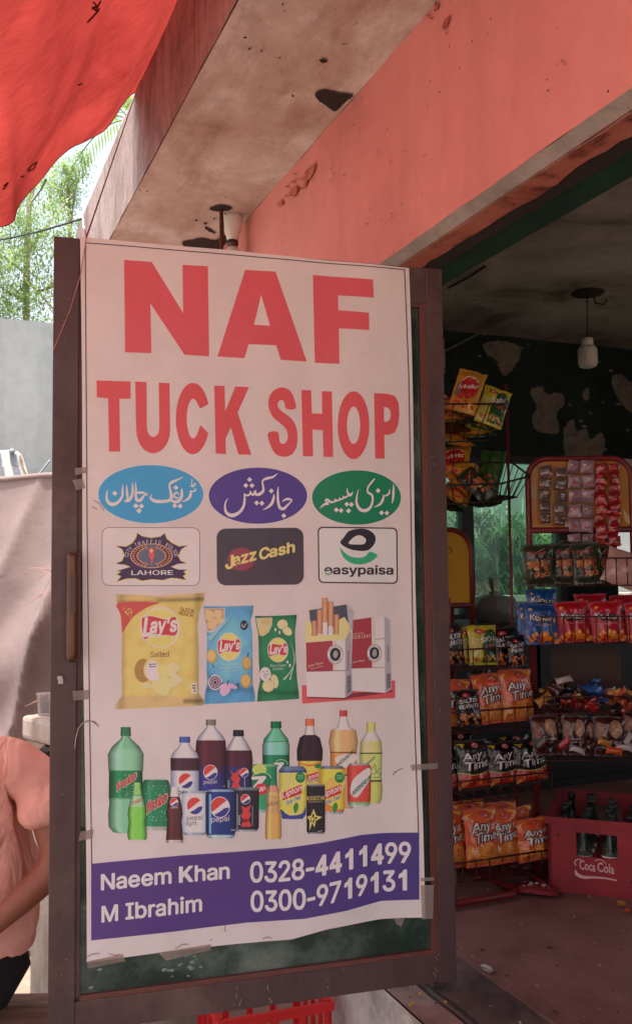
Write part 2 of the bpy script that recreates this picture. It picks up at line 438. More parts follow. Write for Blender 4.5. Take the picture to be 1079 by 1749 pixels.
def alu(name, a, b, dust):
    k = N(name, .45, .15, .5); c = k.ramp(k.noise(3, 9, .7, st=(5, 5, 1)), [(.3, lin(a)), (.7, lin(b))])
    c = k.mix(k.ramp(k.noise(2.2, 9, .75, dist=.6), [(.52, (0, 0, 0)), (.72, (.55, .55, .55))]), c, lin(dust))
    v = k.n('ShaderNodeTexVoronoi'); v.inputs['Scale'].default_value = 55; k.l(k.coord(), v.inputs['Vector'])
    c = k.mix(k.mix(1.0, k.ramp(v.outputs['Distance'], [(.06, (1, 1, 1)), (.1, (0, 0, 0))]), k.ramp(k.noise(6, 3), [(.5, (0, 0, 0)), (.6, (1, 1, 1))]), 'MULTIPLY'), c, lin((170, 150, 140)))
    k.base(c); k.l(k.ramp(k.noise(4, 6, .7), [(.3, (.35,) * 3), (.7, (.65,) * 3)]), k.b.inputs['Roughness']); k.bump(k.noise(40, 6), .12, .002); return k.m
M_alu = alu('brown_anodised', (74, 56, 56), (92, 72, 72), (128, 108, 98))
M_alu2 = simple('brown_bead', (112, 72, 64), .4, .25, var=.12, scale=30, bump=.05)
M_bronze = simple('bronze_grip', (92, 64, 50), .36, .5, var=.12, scale=20, bump=.02)
M_steel = simple('dull_steel', (150, 146, 142), .35, .8, var=.1, bump=.02)
M_rust = simple('rusty_iron', (86, 44, 34), .8, .3, var=.4, scale=80, bump=.5)
M_white = simple('white_plastic', (222, 216, 208), .4, var=.05, bump=.03)
M_maroon = simple('maroon_enamel', (112, 28, 32), .4, .0, var=.15, scale=30, bump=.05)
M_wire = simple('red_brown_wire', (72, 26, 26), .45, .3, var=.2, bump=0)
M_blackwire = simple('black_cable', (24, 22, 24), .6, bump=0)
M_dark = simple('dark_plastic', (34, 30, 30), .5, bump=.05)
M_print = vcol_mat('printed_vinyl', .42, .35, mottling=.10, bump=.4, bscale=4, bdist=.02)
M_film = vcol_mat('snack_film', .26, .6, bump=.6, coat=.3, mottling=.2)
M_paint = vcol_mat('coloured_plastic', .4, .5, mottling=.15)

def glass_mat(name, tint, rough=.05, gloss=.12, haze=0.0, hz_col=(120, 160, 140)):
    k = N(name); k.t.nodes.remove(k.b)
    tr = k.n('ShaderNodeBsdfTransparent'); tr.inputs[0].default_value = L4(tint)
    gl = k.n('ShaderNodeBsdfGlossy'); gl.inputs['Roughness'].default_value = rough
    fr = k.n('ShaderNodeFresnel'); fr.inputs[0].default_value = 1.5
    m = k.n('ShaderNodeMixShader'); k.l(fr.outputs[0], m.inputs[0]); k.l(tr.outputs[0], m.inputs[1]); k.l(gl.outputs[0], m.inputs[2])
    last = m.outputs[0]
    if haze:
        d = k.n('ShaderNodeBsdfTranslucent'); d.inputs[0].default_value = L4(hz_col)
        d2 = k.n('ShaderNodeBsdfDiffuse'); d2.inputs[0].default_value = L4(hz_col)
        a = k.n('ShaderNodeMixShader'); a.inputs[0].default_value = .5; k.l(d.outputs[0], a.inputs[1]); k.l(d2.outputs[0], a.inputs[2])
        f = k.ramp(k.noise(4, 8, .7), [(.3, (haze * .5,) * 3), (.7, (haze * 1.5,) * 3)])
        m2 = k.n('ShaderNodeMixShader'); k.l(f, m2.inputs[0]); k.l(last, m2.inputs[1]); k.l(a.outputs[0], m2.inputs[2]); last = m2.outputs[0]
    k.l(last, k.out.inputs[0]); return k.m
M_wglass = glass_mat('green_window_glass', (170, 226, 200), .03, haze=.2, hz_col=(150, 205, 180))
M_clear = glass_mat('clear_plastic', (215, 215, 215), .15, haze=.25, hz_col=(210, 200, 205))
M_sach = glass_mat('clear_sachet', (200, 185, 195), .25, haze=.45, hz_col=(170, 140, 150))

def thin_mat(name, rgb, trans, back=.5, rough=.8, var=.15, scale=14, st=(1, 1, 1), bump=.2, fold=None):
    """cloth or leaf: diffuse + translucent"""
    k = N(name); k.t.nodes.remove(k.b)
    f = k.noise(scale, 7, .65, st=st)
    c1 = k.ramp(f, [(.3, tuple(v * (1 - var) for v in lin(rgb))), (.7, tuple(v * (1 + var) for v in lin(rgb)))])
    c2 = k.ramp(f, [(.3, tuple(v * (1 - var) for v in lin(trans))), (.7, tuple(min(1, v * (1 + var)) for v in lin(trans)))])
    d = k.n('ShaderNodeBsdfDiffuse'); t = k.n('ShaderNodeBsdfTranslucent'); m = k.n('ShaderNodeMixShader'); m.inputs[0].default_value = back
    k.l(c1, d.inputs[0]); k.l(c2, t.inputs[0]); k.l(d.outputs[0], m.inputs[1]); k.l(t.outputs[0], m.inputs[2])
    if bump:
        b = k.n('ShaderNodeBump'); b.inputs['Strength'].default_value = bump; b.inputs['Distance'].default_value = .01
        k.l(k.noise(scale * 3, 5, .6, st=st), b.inputs['Height']); k.l(b.outputs[0], d.inputs['Normal']); k.l(b.outputs[0], t.inputs['Normal'])
    k.l(m.outputs[0], k.out.inputs[0]); return k.m
def tarp_mat():
    k = N('red_tarpaulin'); k.t.nodes.remove(k.b)
    big = k.ramp(k.noise(1.6, 6, .6, st=(1, 2.2, 1), dist=.5), [(.3, (.6, .5, .48)), (.5, (.95, .92, .9)), (.72, (1.25, 1.25, 1.2))])
    fine = k.ramp(k.noise(7, 8, .75, st=(5, .9, 2)), [(.3, (.84, .8, .8)), (.65, (1.08, 1.08, 1.08))])
    f = k.mix(1.0, big, fine, 'MULTIPLY')
    d = k.n('ShaderNodeBsdfDiffuse'); t = k.n('ShaderNodeBsdfTranslucent'); m = k.n('ShaderNodeMixShader'); m.inputs[0].default_value = .5
    k.l(k.mix(1.0, L4((140, 48, 44)), f, 'MULTIPLY'), d.inputs[0]); k.l(k.mix(1.0, L4((154, 57, 52)), f, 'MULTIPLY'), t.inputs[0]); k.l(d.outputs[0], m.inputs[1]); k.l(t.outputs[0], m.inputs[2])
    b = k.n('ShaderNodeBump'); b.inputs['Strength'].default_value = .7; b.inputs['Distance'].default_value = .012; k.l(k.noise(16, 8, .7, st=(4, 1, 1)), b.inputs['Height']); k.l(b.outputs[0], d.inputs['Normal']); k.l(b.outputs[0], t.inputs['Normal'])
    k.l(m.outputs[0], k.out.inputs[0]); return k.m
M_tarp = tarp_mat()
M_cloth = thin_mat('grey_sheet', (146, 132, 130), (124, 108, 106), back=.12, var=.1, scale=5, bump=.35)
M_leaf = thin_mat('leaf_light', (98, 122, 80), (156, 184, 112), back=.55, var=.3, scale=3, bump=0)
M_leaf2 = thin_mat('leaf_dark', (62, 84, 58), (104, 140, 92), back=.45, var=.35, scale=3, bump=0)
M_bark = simple('bark', (150, 138, 122), .95, var=.3, scale=14, bump=.6)

# ================================================================== ground and setting
ZG = -.45
g = MB(); g.face([(-150, -150, ZG), (150, -150, ZG), (150, 150, ZG), (-150, 150, ZG)])
setp(g.build('ground', M_ground), kind='structure')

shop = empty('shop_building', (0, .15, ZG), label='salmon pink plastered shop with stained concrete canopy over a wide dark doorway', cat='building')
def P(name, mb, mat, **k):
    """part given in world coordinates, parented to the shop"""
    me = mb.mesh(name, mat, **k); return put(name, me, shop, (0, -.15, -ZG))
ZL, ZC, TH = 2.142, 2.80, .30
XJ, XR, XE, YB = -.80, 3.0, -3.2, 4.2  # doorway run on to the right, out of view, to brighten the interior
def wallgrid(mb, x0, x1, z0, z1, y=0.0, nx=60, nz_=24, amp=.004):
    mb.grid(lambda u, v: (lerp(x0, x1, u), y + amp * nz(lerp(x0, x1, u) * 3, lerp(z0, z1, v) * 3, 1.7) * 2, lerp(z0, z1, v)), nx, nz_)
m = MB(); wallgrid(m, -3.4, 4.9, ZL, ZC); P('front_wall', m, M_pink)
m = MB(); m.box((-3.4, .005, ZL + .006), (4.9, TH, ZC)); P('lintel', m, M_bare)
m = MB(); m.box((-3.4, 0, ZG), (XJ, TH, ZL + .004)); m.box((XR, 0, ZG), (4.9, TH, ZL + .004)); P('front_pier', m, M_pink)
# underside of the lintel: bare outer strip, chipped paint, steel track, green inner beam
def strip(mb, y0, y1, z, jag0=0, jag1=0, seed=0, x0=XJ, x1=XR, n=150):
    a, b = [], []
    for i in range(n + 1):
        x = lerp(x0, x1, i / n)
        a.append((x, y0 + jag0 * (nz(x * 5, seed) + .6 * nz(x * 19, seed + 3)), z)); b.append((x, y1 + jag1 * (nz(x * 5, seed + 9) + .6 * nz(x * 17, seed + 5)), z))
    for i in range(n): mb.face([a[i], a[i + 1], b[i + 1], b[i]])
m = MB(); nn = 150
for i in range(nn):
    xs_ = [lerp(XJ, XR, (i + q) / nn) for q in (0, 1)]; m.face([(xs_[0], -.002 + .003 * nz(xs_[0] * 8, 2), ZL + .006 * nz(xs_[0] * 6, 1)), (xs_[1], -.002 + .003 * nz(xs_[1] * 8, 2), ZL + .006 * nz(xs_[1] * 6, 1)), (xs_[1], .05 + .006 * nz(xs_[1] * 7, 5), ZL - .016), (xs_[0], .05 + .006 * nz(xs_[0] * 7, 5), ZL - .016)])
P('lintel_edge', m, M_greyedge)
m = MB(); strip(m, .042, .125, ZL - .0155, 0, .02, 5); P('chipped_strip', m, M_chip)
m = MB(); m.box((XJ, .115, ZL - .012), (XR, .185, ZL + .003)); P('header_track', m, M_hole)
m = MB(); m.box((XJ, .187, ZL - .004), (XR, TH + .002, ZL + .003)); P('green_beam', m, M_greenb)
YE, ZF = -.5483, 3.245
m = MB(); m.grid(lambda u, v: (lerp(-3.4, 4.9, u), lerp(YE, 0, v), ZC + .005 * nz(lerp(-3.4, 4.9, u) * 2, v * 2)), 60, 12); P('canopy_soffit', m, M_soffit)
def fz(x): return ZF + .012 * nz(x * 2.3, 4) + .006 * nz(x * 9, 2)
m = MB(); m.grid(lambda u, v: (lerp(-3.4, 4.9, u), YE - .004 * (nz(lerp(-3.4, 4.9, u) * 6, v * 3) + 1), lerp(ZC, fz(lerp(-3.4, 4.9, u)), v)), 120, 8)
m.grid(lambda u, v: (lerp(-3.4, 4.9, u), lerp(YE, YE + .09, v), fz(lerp(-3.4, 4.9, u))), 120, 1)
m.box((-3.4, YE + .002, ZC + .002), (4.9, YE + .09, ZF - .03)); P('canopy_fascia', m, M_fascia)
m = MB(); m.box((-3.4, YE + .01, ZC + .02), (4.9, YB + .2, ZC + .13)); P('roof_slab', m, M_bare)
m = MB(); m.grid(lambda u, v: (lerp(XE, XR + 1.8, u), lerp(TH, YB, v), ZC + .012 * nz(u * 5, v * 5)), 40, 30); P('ceiling', m, M_ceil)
m = MB()
for a_, b_, c_, d_ in ((XE - .15, -.4, ZG, ZC + .02), (2.8, 4.9, ZG, ZC + .02), (-.4, 2.8, ZG, .8), (-.4, 2.8, 2.3, ZC + .02)): m.box((a_, YB, c_), (b_, YB + .15, d_))  # gap in this unseen wall added to let daylight into the shop
P('back_wall', m, M_lightwall)
m = MB(); m.box((XR + 1.6, TH, ZG), (XR + 1.75, YB, ZC + .02)); P('side_wall', m, M_lightwall)
# end wall with its window and a second opening further in
wy0, wy1, wz0, wz1 = 1.30, 2.86, .80, 1.945
w2y0, w2y1, w2z0, w2z1 = 3.33, 3.95, .70, 1.55
m = MB()
for (a, b, c_, d) in ((0, wy0, ZG, ZC + .02), (wy0, wy1, ZG, wz0), (wy0, wy1, wz1, ZC + .02), (wy1, w2y0, ZG, ZC + .02), (w2y0, w2y1, ZG, w2z0), (w2y0, w2y1, w2z1, ZC + .02), (w2y1, YB + .15, ZG, ZC + .02)):
    m.box((XE - .15, a, c_), (XE, b, d))
P('end_wall', m, M_greenw)
win = put('window', (lambda q: (q.box((XE - .05, wy0, wz1 - .05), (XE + .02, wy1, wz1)), q.box((XE - .05, wy0, wz0), (XE + .02, wy1, wz0 + .045)), q.box((XE - .05, wy0, wz0), (XE + .02, wy0 + .05, wz1)), q.box((XE - .05, wy1 - .06, wz0), (XE + .02, wy1, wz1)), q.box((XE - .05, 1.995, wz0), (XE + .03, 2.085, wz1)), q.mesh('window', M_dark))[-1])(MB()), shop, (0, -.15, -ZG))
for a, b in ((wy0 + .05, 1.995), (2.085, wy1 - .06)):
    q = MB(); q.face([(XE - .02, a, wz0 + .045), (XE - .02, b, wz0 + .045), (XE - .02, b, wz1 - .05), (XE - .02, a, wz1 - .05)]); put('pane', q.mesh('pane', M_wglass), win)
# peeled paint on the end wall (irregular bare patches, slightly proud)
def blob(pts, fn, mat, name, n=4, rough=2.0, parentfn=P, seed=0):
    L = spline(pts, n * 3); Q = []
    for i, p in enumerate(L): Q.append((p[0] + rough * (nz(i * .45, seed) + .7 * nz(i * 1.3, seed + 2)), p[1] + rough * (nz(i * .45, seed + 7) + .7 * nz(i * 1.3, seed + 4))))
    mb = MB(); v = [Vector((a, b, 0)) for a, b in Q]
    F = [fn(a, b, 0) for a, b in Q]; Bk = [fn(a, b, 1) for a, b in Q]
    for t in tessellate_polygon([v]): mb.face([F[i] for i in t])
    for i in range(len(Q)): mb.face([F[i], F[(i + 1) % len(Q)], Bk[(i + 1) % len(Q)], Bk[i]])
    return parentfn(name, mb, mat)
ew = lambda a, b, k: tuple(hx(a, b, XE + (.004 if k == 0 else 0)))
for i, pts in enumerate(([(826, 588), (850, 582), (884, 590), (887, 610), (872, 634), (858, 640), (846, 615), (830, 604)],
            [(905, 668), (925, 660), (932, 672), (958, 672), (962, 692), (950, 706), (954, 738), (934, 740), (914, 734), (908, 712), (916, 696)],
            [(962, 735), (978, 716), (984, 736), (1000, 732), (1008, 750), (1026, 738), (1032, 762), (1020, 786), (990, 790), (966, 780)],
            [(1044, 645), (1060, 640), (1079, 660), (1095, 700), (1079, 706), (1060, 688), (1048, 668)],
            [(994, 672), (1003, 662), (1006, 678), (998, 684)], [(1055, 560), (1085, 556), (1100, 574), (1075, 584)])):
    blob(pts, ew, M_peel, 'peeled_patch', seed=i, rough=2.5)
sf = lambda a, b, k: tuple(hz(a, b, ZC - (.006 if k == 0 else -.01)))
for i, pts in enumerate(([(538, 160), (552, 153), (575, 158), (592, 160), (602, 164), (590, 174), (572, 190), (556, 180), (544, 172)],
            [(358, 356), (372, 350), (390, 352), (396, 357), (384, 361), (366, 361)], [(545, 103), (553, 101), (559, 105), (552, 108)],
            [(312, 414), (330, 410), (346, 407), (366, 411), (386, 402), (386, 428), (340, 428), (318, 424)],
            [(350, 388), (356, 390), (368, 398), (362, 398), (352, 392)])):
    blob(pts, sf, M_hole, 'spalled_patch', seed=i + 20, rough=1.6)
rbl = random.Random(77)
def crumbs(fn, mat, name, cx, cy, sx, sy, n, r0, r1):
    for i in range(n):
        x, y, r = cx + rbl.gauss(0, sx), cy + rbl.gauss(0, sy), rbl.uniform(r0, r1); k_ = rbl.randint(5, 8)
        blob([(x + r * rbl.uniform(.5, 1.4) * math.cos(a * 6.283 / k_), y + r * rbl.uniform(.4, .9) * math.sin(a * 6.283 / k_)) for a in range(k_)], fn, mat, name, n=1, rough=.6, seed=i + 100)
crumbs(sf, M_hole, 'spalled_patch', 572, 172, 26, 8, 6, 1, 3); crumbs(sf, M_hole, 'spalled_patch', 370, 380, 30, 16, 7, 1.2, 3); crumbs(sf, M_hole, 'spalled_patch', 500, 60, 70, 40, 8, 1, 2.4)
crumbs(ew, M_peel, 'peeled_patch', 930, 700, 40, 30, 10, 2, 5); crumbs(ew, M_peel, 'peeled_patch', 1000, 750, 36, 30, 10, 2, 5); crumbs(ew, M_peel, 'peeled_patch', 860, 600, 30, 14, 6, 2, 4); crumbs(ew, M_peel, 'peeled_patch', 1060, 680, 22, 30, 8, 2, 6)
# chips high on the pink wall where it meets the soffit
wf = lambda a, b, k: tuple(hy(a, b, -.0095 if k == 0 else -.007))
for i, pts in enumerate(([(520, 296), (530, 284), (537, 280), (536, 292), (524, 312), (519, 322)], [(498, 322), (505, 318), (508, 326), (500, 336), (494, 330)],
            [(474, 346), (481, 342), (482, 350), (475, 352)], [(756, 38), (764, 28), (767, 34), (760, 48), (756, 50)], [(740, 10), (746, 6), (748, 12), (742, 18)])):
    blob(pts, wf, M_chip, 'paint_chip', seed=i + 40, rough=3.0)
crumbs(wf, M_chip, 'paint_chip', 505, 315, 16, 14, 14, 1, 3.2); crumbs(wf, M_hole, 'paint_chip', 610, 250, 50, 40, 16, .7, 1.6); crumbs(wf, M_chip, 'paint_chip', 745, 40, 14, 22, 6, 1.4, 4); crumbs(wf, M_hole, 'paint_chip', 650, 360, 30, 30, 12, .7, 1.6); crumbs(wf, M_hole, 'paint_chip', 950, 110, 10, 30, 8, .8, 2)
# step, threshold, shop floor
YT = .136
m = MB(); m.box((XE, YT, -.1), (XR + 1.6, YB, -.03)); setp(put('shop_floor', m.mesh('shop_floor', M_floor)), kind='structure')
ys = hz(668, 1695, -.05).y
def stepgrid(mb, y0, y1, z, n=60):
    mb.grid(lambda u, v: (lerp(-.62, 1.9, u), lerp(y0, y1, v), z + .006 * nz(lerp(-.62, 1.9, u) * 7, lerp(y0, y1, v) * 7)), n, 10)
m = MB(); stepgrid(m, -.035, YT - .006, -.036); m.box((XJ, -.035, -.2), (XR, YT - .006, -.05)); P('threshold', m, M_thresh)
m = MB(); stepgrid(m, ys, -.05, -.055); m.face([(-.62, ys, ZG), (-.62, ys, -.055), (-.62, -.05, -.055), (-.62, -.05, ZG)]); P('step', m, M_step)
m = MB(); m.grid(lambda u, v: (lerp(-.62, 1.9, u), ys - .01 + .006 * nz(u * 12, v * 4), lerp(ZG, -.052, v)), 60, 8); P('step_riser', m, M_riser)

# boundary wall and the planting between it and the shop
XB = -5.4
m = MB(); m.grid(lambda u, v: (XB + .01 * nz(u * 9, v * 4), lerp(-7, 7, u), lerp(ZG, 3.195, v)), 60, 20); m.box((XB - .2, -7, ZG), (XB - .012, 7, 3.19))
setp(m.build('boundary_wall', M_bwall), 'tall pale limewashed boundary wall below the trees at the left', 'wall')
m = MB(); m.box((XE - 1.4, .9, ZG), (XE - 1.25, 4.8, .88)); m.box((XE - 1.42, .9, .88), (XE - 1.22, 4.8, .93))
setp(m.build('planter_wall', M_riser), 'low whitish garden wall under the bushes beyond the shop window', 'wall')
# ================================================================== the open glass door
DA, DW, DH = .1155, 1.0812, 2.0
DX = Vector((-math.sin(DA), -math.cos(DA), 0)); DN = Vector((math.cos(DA), -math.sin(DA), 0))
door = empty('glass_door', (0, 0, 0), math.atan2(DX.y, DX.x), 'brown aluminium framed dark glass door standing open, almost covered by the shop banner', 'door')
def dl(x, y, n=0.0):
    p = hit(x, y, DN, n); return p.dot(DX), p.z
uR = dl(735, 900)[0]; uRb = dl(724, 900)[0]; uL = dl(133, 900)[0]; uL2 = dl(141, 900)[0]
zB = dl(300, 1690)[1]; zT = dl(715, 517)[1]
T = .045
def dpart(name, a, b, mat, bevel=.002, parent=None): return boxo(name, a, b, mat, parent or door, bevel=bevel)
dpart('stile', (0, -T, 0), (uR, 0, DH), M_alu); dpart('stile', (uL, -T, 0), (DW, 0, DH), M_alu)
dpart('rail', (uR, -T + .001, zT), (uL, -.002, DH), M_alu); dpart('rail', (uR, -T + .001, .004), (uL, -.002, zB), M_alu)
dpart('bead', (uR, -.03, zB), (uRb, -.003, zT), M_alu2, .001); dpart('bead', (uL2, -.03, zB + .012), (uL, -.008, zT), M_alu, .001)
dpart('bead', (uRb, -.03, zB), (uL2, -.004, zB + .012), M_alu2, .001); dpart('bead', (uRb, -.03, zT - .012), (uL2, -.004, zT), M_alu2, .001)
k = N('dark_door_glass', .13, 0, .6)
k.base(k.ramp(k.noise(3, 6, .65), [(.32, lin((22, 38, 34))), (.5, lin((46, 66, 58))), (.68, lin((104, 122, 112)))]))  # paler green-grey mottling puts reflections into the base colour
k.l(k.ramp(k.noise(6, 6, .7), [(.4, (.08,) * 3), (.7, (.35,) * 3)]), k.b.inputs['Roughness']); k.bump(k.noise(11, 3), .12, .01)
M_dglass = k.m
dpart('glass_pane', (uRb, -.024, zB + .012), (uL2, -.018, zT - .012), M_dglass, 0)
# film bubbles trapped low on the glass
def DLw(x, y, n=.0): p = hit(x, y, DN, n); return p
mb = MB(); rb = random.Random(4)
for cx, cy, n_, sx, sy in ((160, 1650, 5, 14, 14), (305, 1650, 16, 28, 40), (285, 1690, 8, 20, 12), (185, 1690, 6, 30, 10), (330, 1655, 9, 14, 34)):
    for i in range(n_):
        x, y = cx + rb.uniform(-sx, sx), cy + rb.uniform(-sy, sy) * .7; u, z = dl(x, y, -.018)
        if z < zB + .02: continue
        r = rb.uniform(.003, .0075)
        mb.lathe([(r, 0), (r * .8, r * .25), (r * .3, r * .4)], 8, Matrix.Translation((u, -.018, z)) @ Matrix.Rotation(-math.pi / 2, 4, 'X') @ Matrix.Diagonal((1.3, .8, 1, 1)))
mb.build('film_bubble', simple('film_bubble', (120, 142, 132), .2, bump=0), door)['kind'] = 'stuff'
# grip, keyhole with a broken tag, hinges
gu0, gz0 = dl(128, 1130, .03); gu, gz1 = dl(126, 945, .03)
hd = put('handle', (lambda q: (q.lathe([(.010, gz0), (.0155, gz0 + .008), (.017, gz0 + .02), (.017, gz1 - .02), (.017, gz1 - .004), (.014, gz1)], 20, Matrix.Translation((gu, .03, 0))), q.mesh('handle', M_bronze))[-1])(MB()), door)
for zz in (gz0 + .02, gz1 - .02):
    q = MB(); q.tube([(gu, 0, zz), (gu, .03, zz)], .008, 10); q.build('mount', M_bronze, hd)
q = MB()
for i in range(5): q.box((gu - .006 + i * .003, .0468, gz0 + .12), (gu - .0048 + i * .003, .0475, gz1 - .05))
q.build('groove', M_alu, hd)
lu, lz = dl(104, 1158)
q = MB(); q.lathe([(.009, 0), (.009, .003), (.005, .005)], 14, Matrix.Translation((lu, 0, lz)) @ Matrix.Rotation(-math.pi / 2, 4, 'X')); q.box((lu - .006, .004, lz - .014), (lu + .006, .006, lz - .002)); q.build('lock', M_steel, door)
for zz in (.25, 1.0, 1.75):
    q = MB(); q.tube([(-.006, -.02, zz - .05), (-.006, -.02, zz + .05)], .007, 10); q.build('hinge', M_alu, door)
# patch of old tape and paint splashes
q = MB(); rb = random.Random(12)
for x, y, hgt, wd in ((405, 1700, 26, 2), (411, 1715, 14, 2), (459, 1692, 16, 2), (462, 1712, 12, 2), (561, 1684, 24, 2), (700, 1690, 10, 3), (745, 1640, 18, 4), (744, 1665, 22, 3)):
    for j in range(4):
        a = dl(x + rb.uniform(-1, 1) * wd, y - hgt / 2 + hgt * j / 5, .0); s_ = rb.uniform(.0005, .0014)
        q.box((a[0] - s_, -.001, a[1] - s_ * 2), (a[0] + s_, .0006, a[1] + s_ * 2))
q.build('paint_splash', simple('dried_splash', (150, 132, 122), .9, bump=0), door)['kind'] = 'stuff'
M_tape = glass_mat('old_clear_tape', (225, 215, 205), .3, haze=.6, hz_col=(206, 192, 184))
fpost = MB(); fpost.box((-.10, -.045, -.03), (-.052, -.004, 1.985)); P('door_post', fpost, M_alu)

# ================================================================== the banner
NB = .0035                                  # banner sheet in front of the door frame
banner = empty('shop_banner', tuple(DN * NB), math.atan2(DX.y, DX.x), 'large white printed vinyl banner with big red capital lettering taped over the open door', 'banner')
RPX = ray
def wave(u, z):
    a = .0038 * math.sin(u * 21 + z * 1.5) * max(0, 1 - u / .55) + .0016 * math.sin(u * 9 + z * 4)
    a += .004 * math.exp(-((z - .12) / .10) ** 2) * math.sin(u * 13 + 1.0) + .0010 * nz(u * 6, z * 3) * 2
    return a + .003
def bmap(x, y, off):
    p = hit(x, y, DN, NB); u, z = p.dot(DX), p.z
    return (u, wave(u, z) + off, z)
topl = [(137, 405), (250, 416), (400, 429), (550, 444), (698, 458)]
botl = [(148, 1642), (277, 1626), (340, 1619), (405, 1611), (450, 1607), (497, 1604), (558, 1587), (650, 1570), (690, 1567), (723, 1565)]
def along(pl, s):
    x = lerp(pl[0][0], pl[-1][0], s); return x, plerp([(p[0], p[1]) for p in pl], x)[0]
def sheet(u, v):
    a, b = along(topl, u), along(botl, u); x = lerp(a[0], b[0], v) + (1.2 * math.sin(v * 9) if u in (0, 1) else 0); y = lerp(a[1], b[1], v); return bmap(x, y, 0)
k = N('white_vinyl', .38, 0, .4)
k.base(k.ramp(k.noise(5, 5, .6), [(.35, lin((222, 218, 216))), (.65, lin((232, 229, 227)))])); k.bump(k.noise(4, 4, .55), .4, .02)
M_vinyl = k.m
m = MB(); m.grid(sheet, 90, 200); put('sheet', m.mesh('sheet', M_vinyl), banner)
def wref(y):
    return plerp([(430, 205, 128, 122), (600, 206, 146, 140), (800, 200, 155, 148), (1100, 196, 158, 154), (1400, 190, 162, 160), (1600, 186, 160, 160)], y)
def pc(y):
    """photo colour -> paint colour of the print, given the light that falls there"""
    W = lin(wref(y))
    def f(c):
        l = lin(c); return tuple(min(.85, .78 * a / b_) for a, b_ in zip(l, W))
    return f
def BC(y, base=.0004, ml=9): return Canvas(base, .00003, ml, pc(y))
def bput(c, name): return c.build(name, bmap, M_print, banner)
RED = (200, 62, 64); PUR = (72, 46, 96)
# thin printed border
c = BC(1000); c.line([(146, 415), (690, 461)], 1.6, (60, 30, 36)); c.line([(146, 415), (149, 900), (157, 1475)], 1.8, (70, 36, 42)); c.line([(690, 461), (697, 640), (700, 800), (706, 1180), (713, 1421)], 1.8, (70, 36, 42)); bput(c, 'border_line')
# NAF
z1 = Z(130, 400, 1.829)
for name, pts, hl in (('letter_n', [(150, 82), (236, 88), (334, 248), (332, 97), (411, 102), (415, 383), (338, 378), (232, 218), (235, 373), (153, 370)], []),
                      ('letter_a', [(527, 113), (622, 118), (720, 398), (639, 393), (624, 348), (538, 344), (525, 388), (441, 383)], [(577, 190), (605, 287), (555, 284)]),
                      ('letter_f', [(739, 128), (925, 143), (927, 200), (817, 192), (818, 238), (912, 247), (913, 301), (819, 295), (821, 406), (745, 402)], [])):
    c = BC(550); c.poly(z1(pts), (203, 60, 64), [z1(hl)] if hl else []); bput(c, name)
# TUCK SHOP
za = Z(150, 630, 3.853); zb = Z(420, 630, 3.853)
def arc(cx, cy, rx, ry, a0, a1, n=14): return [(cx + rx * math.cos(math.radians(lerp(a0, a1, i / n))), cy + ry * math.sin(math.radians(lerp(a0, a1, i / n)))) for i in range(n + 1)]
c = BC(720); c.poly(za([(58, 78), (281, 86), (281, 200), (208, 199), (213, 546), (140, 546), (134, 196), (60, 190)]), RED); bput(c, 'letter_t')
c = BC(720); c.poly(za([(312, 86), (386, 90), (388, 380)] + arc(430, 390, 40, 60, 180, 0)[1:] + [(470, 380), (466, 93), (537, 97), (541, 400)] + arc(430, 405, 111, 152, 0, 180)[1:-1] + [(318, 390)]), RED); bput(c, 'letter_u')
c = BC(720); c.poly(za(arc(690, 329, 112, 234, -24, -336, 36) + [(740, 372)] + arc(692, 329, 42, 130, 42, 300, 26) + [(738, 264)]), RED); bput(c, 'letter_c')
c = BC(720); c.poly(za([(830, 112), (899, 114), (903, 280), (970, 117), (1060, 121), (985, 288), (1075, 566), (990, 564), (940, 385), (905, 462), (908, 562), (841, 558)]), RED); bput(c, 'letter_k')
c = BC(720); c.smooth(zb([(326, 262), (318, 200), (290, 145), (235, 123), (180, 145), (150, 195), (150, 262), (180, 320), (230, 362), (262, 395), (275, 440), (265, 480), (245, 494), (222, 480), (208, 415), (145, 425), (160, 500), (195, 560), (250, 579), (305, 560), (335, 500), (337, 420), (320, 360), (285, 315), (235, 280), (210, 250), (212, 220), (232, 205), (252, 220), (263, 262)]), RED, 4); bput(c, 'letter_s')
c = BC(720); c.poly(zb([(364, 138), (428, 142), (433, 294), (500, 296), (497, 147), (563, 150), (570, 582), (508, 580), (503, 405), (436, 400), (440, 577), (374, 575)]), RED); bput(c, 'letter_h')
c = BC(720); c.poly(zb(arc(703, 373, 103, 223, 0, 360, 40)[:-1]), RED, [zb(arc(703, 373, 43, 123, 0, 360, 32)[:-1])]); bput(c, 'letter_o')
c = BC(720); c.poly(zb([(837, 162), (930, 167), (975, 180), (1000, 225), (1006, 300), (998, 370), (975, 420), (935, 436), (905, 436), (908, 592), (845, 592)]), RED, [zb([(902, 254), (925, 255), (944, 275), (948, 305), (942, 335), (925, 348), (903, 350)])]); bput(c, 'letter_p')
